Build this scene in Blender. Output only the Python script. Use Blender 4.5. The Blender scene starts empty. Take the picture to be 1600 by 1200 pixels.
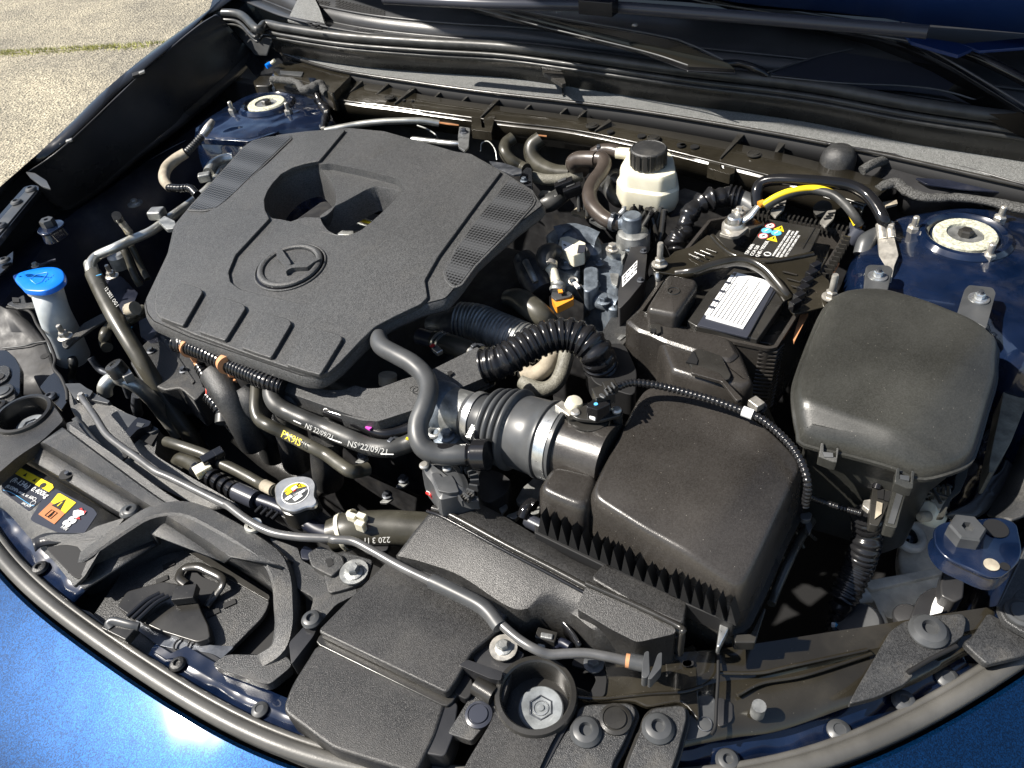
import bpy, bmesh, math, random
from mathutils import Vector, Matrix, noise
from mathutils.geometry import tessellate_polygon
random.seed(7)
R = math.radians
S = bpy.context.scene
COL = S.collection

# ---------------------------------------------------------------- camera
F_PX = 1200.0
CAM = Vector((0.54104327, -0.87722426, 0.50932402))
MC = (Matrix.Rotation(0.63163859, 3, 'Z') @ Matrix.Rotation(0.8305228, 3, 'X') @ Matrix.Rotation(-0.12569047, 3, 'Z'))
cd = bpy.data.cameras.new('camera')
cam = bpy.data.objects.new('camera', cd)
COL.objects.link(cam)
cam.matrix_world = Matrix.Translation(CAM) @ MC.to_4x4()
cd.sensor_fit = 'HORIZONTAL'
cd.sensor_width = 36
cd.lens = 36 * F_PX / 1600
cd.clip_start = 0.01
cd.clip_end = 400
S.camera = cam

# ---------------------------------------------------------------- sky, sun, exposure
SUN_DIR = Vector((-0.57, -0.40, 0.80)).normalized()      # towards the sun
el = math.asin(SUN_DIR.z)
w = bpy.data.worlds.new('World')
S.world = w
w.use_nodes = True
nt = w.node_tree
bg = nt.nodes['Background']
sky = nt.nodes.new('ShaderNodeTexSky')
sky.sky_type = 'NISHITA'
sky.sun_disc = False
sky.sun_elevation = el
sky.sun_rotation = math.atan2(SUN_DIR.x, SUN_DIR.y)
nt.links.new(sky.outputs[0], bg.inputs[0])
bg.inputs[1].default_value = 0.065
sl = bpy.data.lights.new('sun', 'SUN')
sl.energy = 4.8
sl.angle = R(0.53)
sl.color = (1.0, 0.94, 0.85)
so = bpy.data.objects.new('sun', sl)
COL.objects.link(so)
so.rotation_euler = (-SUN_DIR).to_track_quat('-Z', 'Y').to_euler()
S.view_settings.view_transform = 'Standard'
S.view_settings.look = 'None'
S.view_settings.exposure = 1.08
S.view_settings.gamma = 1

# ---------------------------------------------------------------- measuring
# Points were measured in enlargements of the photograph; each frame is (x0, y0, scale).
FR = {'': (0, 0, 1), 'A': (0, 0, .3375), 'B': (530, 0, .3375), 'C': (1060, 0, .3375), 'D': (0, 390, .3375), 'E': (530, 390, .3375),
      'F': (1060, 390, .3375), 'G': (0, 780, .35), 'H': (520, 780, .35), 'I': (1040, 780, .35),
      'P1': (0, 280, .1625), 'P2': (0, 470, .1625), 'P3': (0, 660, .1625), 'P4': (740, 200, .1875), 'P5': (800, 350, .1625),
      'P6': (980, 280, .225), 'P7': (1340, 640, .1625), 'P8': (620, 640, .1625), 'Q1': (380, 80, .2), 'Q2': (400, 0, .2),
      'Q3': (260, 560, .25), 'Q4': (400, 220, .2), 'Q5': (1200, 400, .25), 'Q6': (0, 700, .2), 'Q7': (760, 600, .1875), 'Q8': (1100, 700, .1875)}


def U(x, y, z):
    d = MC @ Vector(((x - 800) / F_PX, -(y - 600) / F_PX, -1))
    t = (z - CAM.z) / d.z
    return CAM + d * t


def W(fr, s, z=None, dz=0):
    """'x,y,z x,y ...' -> world points; z carries over."""
    x0, y0, k = FR[fr]
    out = []
    for tok in s.split():
        v = [float(a) for a in tok.split(',')]
        if len(v) > 2:
            z = v[2]
        out.append(U(x0 + v[0] * k, y0 + v[1] * k, z + dz))
    return out


# ---------------------------------------------------------------- materials
MATS = {}


def mat(name, col, rough=0.5, metal=0.0, grain=0.0, gscale=900, var=0.0, vscale=40, coat=0.0, spec=0.5, dirt=0.0, flake=0.0,
        sss=0.0, spots=0.0, trans=0.0, speck=0.0, crough=.04, wave=0.0, gdist=0.0006, varcol=None):
    m = bpy.data.materials.new(name)
    m.use_nodes = True
    n = m.node_tree.nodes
    L = m.node_tree.links
    b = n['Principled BSDF']
    b.inputs['Base Color'].default_value = (*col, 1)
    b.inputs['Roughness'].default_value = rough
    b.inputs['Metallic'].default_value = metal
    b.inputs['Specular IOR Level'].default_value = spec
    b.inputs['Coat Weight'].default_value = coat
    b.inputs['Coat Roughness'].default_value = crough
    if trans:
        b.inputs['Transmission Weight'].default_value = trans
    if sss:
        b.inputs['Subsurface Weight'].default_value = sss
        b.inputs['Subsurface Radius'].default_value = (.02, .018, .014)
        b.inputs['Subsurface Scale'].default_value = 0.6
    tc = n.new('ShaderNodeTexCoord')
    src = tc.outputs['Object']
    colout = None

    def tex(scale, detail=2, rough_=0.5):
        t = n.new('ShaderNodeTexNoise')
        t.inputs['Scale'].default_value = scale
        t.inputs['Detail'].default_value = detail
        t.inputs['Roughness'].default_value = rough_
        L.new(src, t.inputs['Vector'])
        return t

    def ramp(inp, a, b_, c0=(0, 0, 0, 1), c1=(1, 1, 1, 1)):
        r = n.new('ShaderNodeValToRGB')
        r.color_ramp.elements[0].position = a
        r.color_ramp.elements[1].position = b_
        r.color_ramp.elements[0].color = c0
        r.color_ramp.elements[1].color = c1
        L.new(inp, r.inputs[0])
        return r.outputs[0]

    def mix(fac, a, b_):
        x = n.new('ShaderNodeMix')
        x.data_type = 'RGBA'
        if isinstance(fac, float):
            x.inputs[0].default_value = fac
        else:
            L.new(fac, x.inputs[0])
        for i, v in ((6, a), (7, b_)):
            if isinstance(v, tuple):
                x.inputs[i].default_value = v
            else:
                L.new(v, x.inputs[i])
        return x.outputs[2]
    if var:
        c2 = varcol or tuple(min(1, c * (1 + 2 * var) + 0.01 * var) for c in col)
        colout = mix(ramp(tex(vscale, 5, .6).outputs[0], .4, .65), (*col, 1), (*c2, 1))
        t = tex(vscale * 2.3, 4)
        mr = n.new('ShaderNodeMapRange')
        mr.inputs[1].default_value = .3
        mr.inputs[2].default_value = .7
        mr.inputs[3].default_value = max(.02, rough - .12 * min(1, var * 2))
        mr.inputs[4].default_value = min(1, rough + .12 * min(1, var * 2))
        L.new(t.outputs[0], mr.inputs[0])
        L.new(mr.outputs[0], b.inputs['Roughness'])
    if dirt:
        colout = mix(ramp(tex(vscale * .8 + 13, 8, .7).outputs[0], .52, .78, (0, 0, 0, 1), (dirt, dirt, dirt, 1)),
                     colout or (*col, 1), (.25, .22, .17, 1))
    if spots:
        v = n.new('ShaderNodeTexVoronoi')
        v.inputs['Scale'].default_value = 170
        L.new(src, v.inputs['Vector'])
        colout = mix(ramp(v.outputs['Distance'], .02, .065, (spots, spots, spots, 1), (0, 0, 0, 1)), colout or (*col, 1), (.45, .42, .36, 1))
    if flake:
        v = n.new('ShaderNodeTexVoronoi')
        v.inputs['Scale'].default_value = 1300
        L.new(src, v.inputs['Vector'])
        colout = mix(ramp(v.outputs['Color'], .3, .95), colout or (*col, 1), (*[min(1, c * (1 + flake)) for c in col], 1))
    if speck:
        v = n.new('ShaderNodeTexVoronoi')
        v.inputs['Scale'].default_value = 1000
        L.new(src, v.inputs['Vector'])
        colout = mix(ramp(v.outputs['Color'], .15, .9, (0, 0, 0, 1), (1, 1, 1, 1)), mix(speck, colout or (*col, 1), (0, 0, 0, 1)), mix(speck * .12, colout or (*col, 1), (.8, .8, .8, 1)))
    if colout:
        L.new(colout, b.inputs['Base Color'])
    if grain:
        t = tex(gscale, 2, .6)
        bp = n.new('ShaderNodeBump')
        bp.inputs['Strength'].default_value = grain
        bp.inputs['Distance'].default_value = gdist
        L.new(t.outputs[0], bp.inputs['Height'])
        L.new(bp.outputs[0], b.inputs['Normal'])
    if wave:
        t = tex(22, 1)
        bw = n.new('ShaderNodeBump')
        bw.inputs['Distance'].default_value = wave
        L.new(t.outputs[0], bw.inputs['Height'])
        if grain:
            L.new(bp.outputs[0], bw.inputs['Normal'])
        L.new(bw.outputs[0], b.inputs['Normal'])
        if coat:
            L.new(bw.outputs[0], b.inputs['Coat Normal'])
    MATS[name] = m
    return m


mat('cover_plastic', (.037, .038, .039), .46, grain=.6, gscale=1300, var=.15, vscale=6, gdist=.0009, speck=.38, dirt=.06)
mat('grain_black', (.0135, .013, .0125), .37, grain=.5, gscale=1300, var=.35, vscale=8, spots=.3, gdist=.0007, speck=.2, dirt=.05)
mat('rough_black', (.0185, .019, .0195), .38, grain=.6, gscale=1200, var=.4, vscale=12, dirt=.25, gdist=.0009, speck=.25, spots=.25)
mat('smooth_black', (.020, .019, .017), .27, grain=.12, gscale=1200, var=.3, vscale=15, spots=.3)
mat('airbox_plastic', (.022, .0195, .017), .27, grain=.3, gscale=1300, var=.35, vscale=7, spots=.6, gdist=.0004, speck=.1, wave=.0008)
mat('fuse_plastic', (.022, .022, .019), .36, grain=.2, gscale=1300, var=.3, vscale=9, spots=.5, speck=.1, gdist=.0004, wave=.0008)
mat('gloss_black', (.010, .010, .011), .12, grain=.05, gscale=500)
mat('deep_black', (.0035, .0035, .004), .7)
mat('dark_metal', (.055, .06, .07), .45, metal=.6, var=.6, vscale=50, dirt=.3)
mat('block_dark', (.009, .009, .010), .6, var=.6, vscale=30, dirt=.10)
mat('olive_black', (.015, .013, .009), .20, var=.3, vscale=8, coat=.35, spots=.25, wave=.001, dirt=.05)
mat('bay_blue', (.0009, .0045, .017), .22, var=.4, vscale=12, coat=1.0, spec=.5, dirt=.06, wave=.010)
mat('bay_blue_dull', (.005, .007, .016), .42, metal=.1, var=.4, vscale=15, dirt=.12)
mat('body_blue', (.0007, .0105, .036), .38, metal=.6, coat=1.0, flake=2.4, spec=.1, crough=.05, wave=.0004)
mat('fender_black', (.012, .013, .015), .22, coat=.4, var=.2, vscale=6)
mat('liner_black', (.018, .018, .019), .33, grain=.1, gscale=600, var=.5, vscale=5, dirt=.06)
mat('rubber', (.024, .0245, .024), .42, var=.4, vscale=25, grain=.1, gscale=700, dirt=.12)
mat('rubber_grey', (.043, .045, .047), .40, var=.25, vscale=20, dirt=.08)
mat('seal_rubber', (.065, .063, .058), .38, var=.3, vscale=10, grain=.15, gscale=500)
mat('hose_olive', (.036, .034, .026), .36, var=.4, vscale=20, grain=.08, dirt=.10)
mat('hose_brown', (.040, .032, .027), .34, var=.3, vscale=20, grain=.08, dirt=.06)
mat('corrugated', (.012, .012, .013), .22, grain=.05)
mat('braid', (.13, .125, .10), .6, grain=.9, gscale=600, var=.3, speck=.4)
mat('bright_metal', (.62, .63, .62), .30, metal=.9, var=.2, vscale=60)
mat('cast_metal', (.22, .225, .22), .48, metal=.7, var=.4, vscale=60, grain=.5, gscale=500, dirt=.2)
mat('cast_blue', (.11, .13, .155), .5, metal=.6, var=.5, vscale=60, grain=.5, gscale=500, dirt=.3)
mat('rod_paint', (.10, .10, .10), .35, metal=.3, var=.2)
mat('zinc', (.42, .40, .36), .38, metal=.7, var=.3, vscale=90, dirt=.15)
mat('pipe_alu', (.50, .50, .46), .34, metal=.8, var=.2, vscale=30)
mat('white_plastic', (.62, .59, .47), .33, sss=.3, var=.1, vscale=30)
mat('tank_plastic', (.42, .45, .46), .35, sss=.2, var=.1)
mat('white_print', (.80, .80, .78), .5)
mat('dim_print', (.40, .40, .38), .6)
mat('lens_grey', (.15, .16, .165), .14, coat=.8, var=.3, vscale=80)
mat('label_white', (.85, .85, .84), .35, var=.04, vscale=200)
mat('label_dark', (.035, .038, .05), .3)
mat('yellow', (.85, .62, .02), .4)
mat('orange', (.75, .30, .03), .4)
mat('label_brown', (.45, .17, .06), .45)
mat('clip_orange', (.52, .25, .12), .45)
mat('red', (.60, .03, .03), .4)
mat('cap_blue', (.0, .16, .72), .32, var=.05, vscale=60)
mat('sky_print', (.10, .42, .75), .4)
mat('pink', (.7, .08, .5), .5)
mat('foam', (.10, .095, .075), .9, grain=1.0, gscale=350, var=.5, vscale=60)
mat('mastic', (.045, .045, .042), .8, grain=1.0, gscale=500, speck=.7, gdist=.0015)
mat('cowl_grey', (.19, .195, .19), .5, grain=1.0, gscale=1000, gdist=.0016, speck=.5)
mat('cowl_black', (.03, .031, .033), .38, grain=.2, gscale=600, var=.2, vscale=10)
mat('glass', (.003, .004, .006), .04, spec=.6, var=.0)
mat('bearing', (.36, .36, .28), .7, var=.5, vscale=260, grain=.6, speck=.3)
mat('hinge_blue', (.010, .030, .115), .35, coat=.4)
mat('silver_cap', (.50, .50, .49), .35, metal=.85, var=.15, vscale=60)
mat('wire_red', (.5, .06, .04), .4)
mat('tan_dirt', (.24, .21, .16), .8, var=.4, vscale=40, grain=.5)
mat('headlamp_white', (.62, .60, .52), .3, var=.3, vscale=25, dirt=.3)
mat('hood_under', (.008, .016, .05), .3, coat=.6)


def make_mesh_mat():
    m = bpy.data.materials.new('mesh_inset')
    m.use_nodes = True
    n = m.node_tree.nodes
    L = m.node_tree.links
    b = n['Principled BSDF']
    tc = n.new('ShaderNodeTexCoord')
    mp = n.new('ShaderNodeMapping')
    mp.inputs['Rotation'].default_value = (0, 0, .0)
    v = n.new('ShaderNodeTexVoronoi')
    v.inputs['Scale'].default_value = 240
    v.inputs['Randomness'].default_value = 0
    L.new(tc.outputs['Object'], mp.inputs[0])
    L.new(mp.outputs[0], v.inputs['Vector'])
    r = n.new('ShaderNodeValToRGB')
    r.color_ramp.elements[0].position = .30
    r.color_ramp.elements[0].color = (.002, .002, .002, 1)
    r.color_ramp.elements[1].position = .52
    r.color_ramp.elements[1].color = (.055, .057, .06, 1)
    L.new(v.outputs['Distance'], r.inputs[0])
    L.new(r.outputs[0], b.inputs['Base Color'])
    b.inputs['Roughness'].default_value = .4
    bp = n.new('ShaderNodeBump')
    bp.inputs['Distance'].default_value = .001
    L.new(v.outputs['Distance'], bp.inputs['Height'])
    L.new(bp.outputs[0], b.inputs['Normal'])
    MATS['mesh_inset'] = m


make_mesh_mat()


def make_asphalt():
    m = bpy.data.materials.new('asphalt')
    m.use_nodes = True
    n = m.node_tree.nodes
    L = m.node_tree.links
    b = n['Principled BSDF']
    tc = n.new('ShaderNodeTexCoord')
    v = n.new('ShaderNodeTexVoronoi')
    v.inputs['Scale'].default_value = 80
    L.new(tc.outputs['Object'], v.inputs['Vector'])
    r = n.new('ShaderNodeValToRGB')
    r.color_ramp.elements[0].position = 0.0
    r.color_ramp.elements[0].color = (.13, .118, .09, 1)
    r.color_ramp.elements[1].position = 1.0
    r.color_ramp.elements[1].color = (.50, .45, .34, 1)
    L.new(v.outputs['Color'], r.inputs[0])
    t = n.new('ShaderNodeTexNoise')
    t.inputs['Scale'].default_value = 1.3
    t.inputs['Detail'].default_value = 6
    L.new(tc.outputs['Object'], t.inputs['Vector'])
    r2 = n.new('ShaderNodeValToRGB')
    r2.color_ramp.elements[0].position = .35
    r2.color_ramp.elements[0].color = (.62, .62, .63, 1)
    r2.color_ramp.elements[1].position = .65
    r2.color_ramp.elements[1].color = (1.12, 1.1, 1.05, 1)
    L.new(t.outputs[0], r2.inputs[0])
    mx = n.new('ShaderNodeMix')
    mx.data_type = 'RGBA'
    mx.blend_type = 'MULTIPLY'
    mx.inputs[0].default_value = 1
    L.new(r.outputs[0], mx.inputs[6])
    L.new(r2.outputs[0], mx.inputs[7])
    L.new(mx.outputs[2], b.inputs['Base Color'])
    b.inputs['Roughness'].default_value = .9
    bp = n.new('ShaderNodeBump')
    bp.inputs['Distance'].default_value = .012
    bp.inputs['Strength'].default_value = .9
    L.new(v.outputs['Distance'], bp.inputs['Height'])
    L.new(bp.outputs[0], b.inputs['Normal'])
    MATS['asphalt'] = m


make_asphalt()
mat('grass', (.30, .30, .10), .7, var=.6, vscale=6)

# ---------------------------------------------------------------- object helpers
WL = {}


def tag(o, label=None, cat=None, group=None, kind=None):
    for k, v in (('label', label), ('category', cat), ('group', group), ('kind', kind)):
        if v:
            o[k] = v
    return o


def thing(name, label, cat, loc, group=None):
    o = bpy.data.objects.new(name, None)
    o.empty_display_size = .02
    COL.objects.link(o)
    o.location = loc
    WL[o.name] = Vector(loc)
    return tag(o, label, cat, group)


def link(name, me, m, parent=None, smooth=35, bevel=0, seg=2, solid=0, center=None):
    """link a mesh given in world coordinates, origin moved to its middle"""
    vs = [v.co for v in me.vertices]
    if center is None:
        mn = Vector([min(v[i] for v in vs) for i in range(3)])
        mx = Vector([max(v[i] for v in vs) for i in range(3)])
        center = (mn + mx) / 2
    me.transform(Matrix.Translation(-center))
    o = bpy.data.objects.new(name, me)
    COL.objects.link(o)
    if isinstance(m, str):
        m = MATS[m]
    if not me.materials:
        me.materials.append(m)
    o.location = center
    WL[o.name] = center.copy()
    if parent is not None:
        o.parent = parent
        o.location = center - WL[parent.name]
    if smooth:
        for p in me.polygons:
            p.use_smooth = True
        me.set_sharp_from_angle(angle=R(smooth))
    if solid:
        md = o.modifiers.new('solid', 'SOLIDIFY')
        md.thickness = solid
        md.offset = -1
    if bevel:
        md = o.modifiers.new('bevel', 'BEVEL')
        md.width = bevel
        md.segments = seg
        md.limit_method = 'ANGLE'
        md.angle_limit = R(28)
        md.harden_normals = True
    return o


def bmlink(name, bm, m, parent=None, **k):
    bmesh.ops.recalc_face_normals(bm, faces=bm.faces)
    me = bpy.data.meshes.new(name)
    bm.to_mesh(me)
    bm.free()
    return link(name, me, m, parent, **k)


def rnd(pts, r, n=4):
    """round the corners of a closed polygon; r in metres (or list)"""
    out = []
    N = len(pts)
    for i, p in enumerate(pts):
        rr = r[i] if isinstance(r, (list, tuple)) else r
        a, c = pts[i - 1], pts[(i + 1) % N]
        da, dc = (a - p), (c - p)
        la, lc = da.length, dc.length
        k = min(rr, la * .48, lc * .48)
        if k <= 1e-6:
            out += [p.copy() for _ in range(n + 1)] if 0 else [p.copy()]
            continue
        A, C_ = p + da * (k / la), p + dc * (k / lc)
        for j in range(n + 1):
            t = j / n
            out.append(A * (1 - t) ** 2 + p * 2 * t * (1 - t) + C_ * t * t)
    return out


def spline(pts, n=8, closed=False):
    P = list(pts)
    out = []
    N = len(P)
    rng = range(N if closed else N - 1)
    for i in rng:
        if closed:
            p0, p1, p2, p3 = P[i - 1], P[i], P[(i + 1) % N], P[(i + 2) % N]
        else:
            p1, p2 = P[i], P[i + 1]
            p0 = P[i - 1] if i else p1 * 2 - p2
            p3 = P[i + 2] if i + 2 < N else p2 * 2 - p1
        # centripetal-ish
        for j in range(n):
            t = j / n
            out.append(0.5 * ((2 * p1) + (p2 - p0) * t + (2 * p0 - 5 * p1 + 4 * p2 - p3) * t * t + (3 * p1 - p0 - 3 * p2 + p3) * t ** 3))
    if not closed:
        out.append(P[-1].copy())
    return out


def resample(pts, n):
    L = [0]
    for a, b in zip(pts, pts[1:]):
        L.append(L[-1] + (b - a).length)
    out = []
    j = 0
    for i in range(n):
        s = L[-1] * i / (n - 1)
        while j < len(L) - 2 and L[j + 1] < s:
            j += 1
        d = L[j + 1] - L[j]
        t = (s - L[j]) / d if d > 0 else 0
        out.append(pts[j].lerp(pts[j + 1], min(1, t)))
    return out


def area2(p):
    return sum(p[i - 1].x * p[i].y - p[i].x * p[i - 1].y for i in range(len(p)))


def inset(pts, d, dz=0):
    """offset a closed polygon in plan; positive d shrinks"""
    s = 1 if area2(pts) > 0 else -1
    out = []
    N = len(pts)
    for i, p in enumerate(pts):
        a = pts[i - 1]
        b = pts[(i + 1) % N]
        e1 = (p - a)
        e2 = (b - p)
        e1.z = e2.z = 0
        if e1.length < 1e-9:
            e1 = e2.copy()
        if e2.length < 1e-9:
            e2 = e1.copy()
        e1.normalize()
        e2.normalize()
        n1 = Vector((-e1.y, e1.x, 0)) * s
        n2 = Vector((-e2.y, e2.x, 0)) * s
        m = n1 + n2
        if m.length < 1e-6:
            m = n1
        m.normalize()
        c = max(.35, m.dot(n1))
        out.append(p + m * (d / c) + Vector((0, 0, dz)))
    return out


def prism(name, top, depth, m, parent=None, holes=(), bevel=.0012, grow=0, bottom=None, seg=2, both=True, **k):
    """slab with the plan outline 'top' (world points), going 'depth' down; holes are further outlines"""
    bm = bmesh.new()
    loops = [top] + list(holes)
    tv = []
    for lp in loops:
        tv.append([bm.verts.new(p) for p in lp])
    bv = []
    for i, lp in enumerate(loops):
        lo = inset(lp, (-grow if i == 0 else grow), -depth) if grow else [p + Vector((0, 0, -depth)) for p in lp]
        if bottom is not None and i == 0:
            lo = bottom
        bv.append([bm.verts.new(p) for p in lo])
    flat = [v for l in tv for v in l]
    flatb = [v for l in bv for v in l]
    if not holes:
        bm.faces.new(tv[0])
        if both:
            bm.faces.new(bv[0][::-1])
    else:
        tris = tessellate_polygon([[Vector((p.x, p.y, 0)) for p in lp] for lp in loops])
        for t in tris:
            try:
                bm.faces.new([flat[i] for i in t])
                if both:
                    bm.faces.new([flatb[i] for i in t][::-1])
            except ValueError:
                pass
    for a, b in zip(tv, bv):
        N = len(a)
        for i in range(N):
            j = (i + 1) % N
            bm.faces.new((a[i], b[i], b[j], a[j]))
    return bmlink(name, bm, m, parent, bevel=bevel, seg=seg, **k)


def loft(name, rings, m, parent=None, cap_top=True, cap_bot=False, closed=True, **k):
    """skin a list of rings with equal counts; first ring is the top cap"""
    bm = bmesh.new()
    vs = [[bm.verts.new(p) for p in r] for r in rings]
    N = len(rings[0])
    for a, b in zip(vs, vs[1:]):
        for i in range(N if closed else N - 1):
            j = (i + 1) % N
            bm.faces.new((a[i], b[i], b[j], a[j]))
    if closed and cap_top:
        bm.faces.new(vs[0])
    if closed and cap_bot:
        bm.faces.new(vs[-1][::-1])
    return bmlink(name, bm, m, parent, **k)


def sheet(name, rows, m, parent=None, n=40, sm=True, thick=.0025, **k):
    """surface through rows of points, each row made a smooth line of n points"""
    rr = [resample(spline(r, 8) if sm and len(r) > 2 else r, n) for r in rows]
    bm = bmesh.new()
    vs = [[bm.verts.new(p) for p in r] for r in rr]
    for a, b in zip(vs, vs[1:]):
        for i in range(n - 1):
            bm.faces.new((a[i], a[i + 1], b[i + 1], b[i]))
    for f in bm.faces:
        f.normal_update()
    up = sum(f.normal.z for f in bm.faces)
    me = bpy.data.meshes.new(name)
    if up < 0:
        for f in bm.faces:
            f.normal_flip()
    bm.to_mesh(me)
    bm.free()
    return link(name, me, m, parent, solid=thick, **k)


def _frames(P):
    T = []
    for i in range(len(P)):
        d = P[min(i + 1, len(P) - 1)] - P[max(i - 1, 0)]
        T.append(d.normalized() if d.length > 1e-9 else Vector((0, 0, 1)))
    up = Vector((0, 0, 1))
    if abs(T[0].dot(up)) > .95:
        up = Vector((1, 0, 0))
    nrm = (up - T[0] * up.dot(T[0])).normalized()
    fr = []
    for t in T:
        nrm = (nrm - t * nrm.dot(t))
        if nrm.length < 1e-6:
            nrm = Vector((1, 0, 0)) - t * t.x
        nrm.normalize()
        fr.append((nrm.copy(), t.cross(nrm)))
    return fr


def tube(name, pts, r, m, parent=None, corr=None, seg=14, n=8, sm=True, flat=1.0, cap=True, wob=0, **k):
    """hose or pipe; r a number or a list per point; corr=(pitch, depth) makes it ribbed"""
    P = spline(pts, n) if sm and len(pts) > 2 else list(pts)
    rs = None
    if isinstance(r, (list, tuple)):
        q = spline([Vector((v, 0, 0)) for v in r], n) if sm and len(pts) > 2 else [Vector((v, 0, 0)) for v in r]
        rs = [v.x for v in q]
    if corr:
        L = sum((b - a).length for a, b in zip(P, P[1:]))
        cnt = max(6, int(L / corr[0]) * 6)
        if rs:
            rr = resample([Vector((i, v, 0)) for i, v in enumerate(rs)], cnt)
            rs = [v.y for v in rr]
        P = resample(P, cnt)
        base = rs or [r] * cnt
        prof = [0, .0, -.9, -1, -.9, 0]
        rs = [base[i] + corr[1] * prof[i % 6] for i in range(cnt)]
    if rs is None:
        rs = [r] * len(P)
    fr = _frames(P)
    bm = bmesh.new()
    rings = []
    for p, (u, v), rad in zip(P, fr, rs):
        rr = rad
        if wob:
            rr = rad * (1 + wob * noise.noise(p * 150))
        rings.append([bm.verts.new(p + (u * math.cos(a) * flat + v * math.sin(a)) * rr) for a in [2 * math.pi * q / seg for q in range(seg)]])
    for a, b in zip(rings, rings[1:]):
        for i in range(seg):
            j = (i + 1) % seg
            bm.faces.new((a[i], a[j], b[j], b[i]))
    if cap:
        bm.faces.new(rings[0][::-1])
        bm.faces.new(rings[-1])
    return bmlink(name, bm, m, parent, smooth=k.pop('smooth', 50), **k)


def basis(axis):
    a = Vector(axis).normalized()
    u = Vector((1, 0, 0))
    if abs(a.x) > .9:
        u = Vector((0, 1, 0))
    u = (u - a * u.dot(a)).normalized()
    return a, u, a.cross(u)


def lathe_bm(bm, c, axis, prof, seg=20, ph=0):
    """prof: list of (radius, height along axis)"""
    a, u, v = basis(axis)
    rings = []
    for r_, h in prof:
        if r_ <= 1e-6:
            rings.append([bm.verts.new(c + a * h)])
        else:
            rings.append([bm.verts.new(c + a * h + (u * math.cos(q) + v * math.sin(q)) * r_) for q in [ph + 2 * math.pi * i / seg for i in range(seg)]])
    for x, y in zip(rings, rings[1:]):
        for i in range(seg):
            j = (i + 1) % seg
            if len(x) == 1 and len(y) == 1:
                break
            if len(x) == 1:
                bm.faces.new((x[0], y[i], y[j]))
            elif len(y) == 1:
                bm.faces.new((x[i], x[j], y[0]))
            else:
                bm.faces.new((x[i], x[j], y[j], y[i]))
    if abs(prof[0][1] - prof[-1][1]) < 1e-7 and prof[0][0] > 0 and prof[-1][0] > 0:
        x, y = rings[-1], rings[0]
        for i in range(seg):
            j = (i + 1) % seg
            bm.faces.new((x[i], x[j], y[j], y[i]))
        return
    for rg in (rings[0], rings[-1]):
        if len(rg) > 2:
            bm.faces.new(rg)


def lathe(name, c, axis, prof, m, parent=None, seg=24, ph=0, **k):
    bm = bmesh.new()
    lathe_bm(bm, Vector(c), axis, prof, seg, ph)
    return bmlink(name, bm, m, parent, **k)


def box_bm(bm, c, dx, dy, dz, ax=(1, 0, 0), up=(0, 0, 1)):
    ax = Vector(ax).normalized()
    up = Vector(up)
    up = (up - ax * up.dot(ax)).normalized()
    ay = up.cross(ax)
    v = []
    for sz in (-1, 1):
        for sx, sy in ((-1, -1), (1, -1), (1, 1), (-1, 1)):
            v.append(bm.verts.new(Vector(c) + ax * sx * dx / 2 + ay * sy * dy / 2 + up * sz * dz / 2))
    for f in ((0, 3, 2, 1), (4, 5, 6, 7), (0, 1, 5, 4), (1, 2, 6, 5), (2, 3, 7, 6), (3, 0, 4, 7)):
        bm.faces.new([v[i] for i in f])


def box(name, c, dx, dy, dz, m, parent=None, ax=(1, 0, 0), up=(0, 0, 1), bevel=.001, **k):
    bm = bmesh.new()
    box_bm(bm, c, dx, dy, dz, ax, up)
    return bmlink(name, bm, m, parent, bevel=bevel, **k)


_bolt_cache = {}


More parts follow.
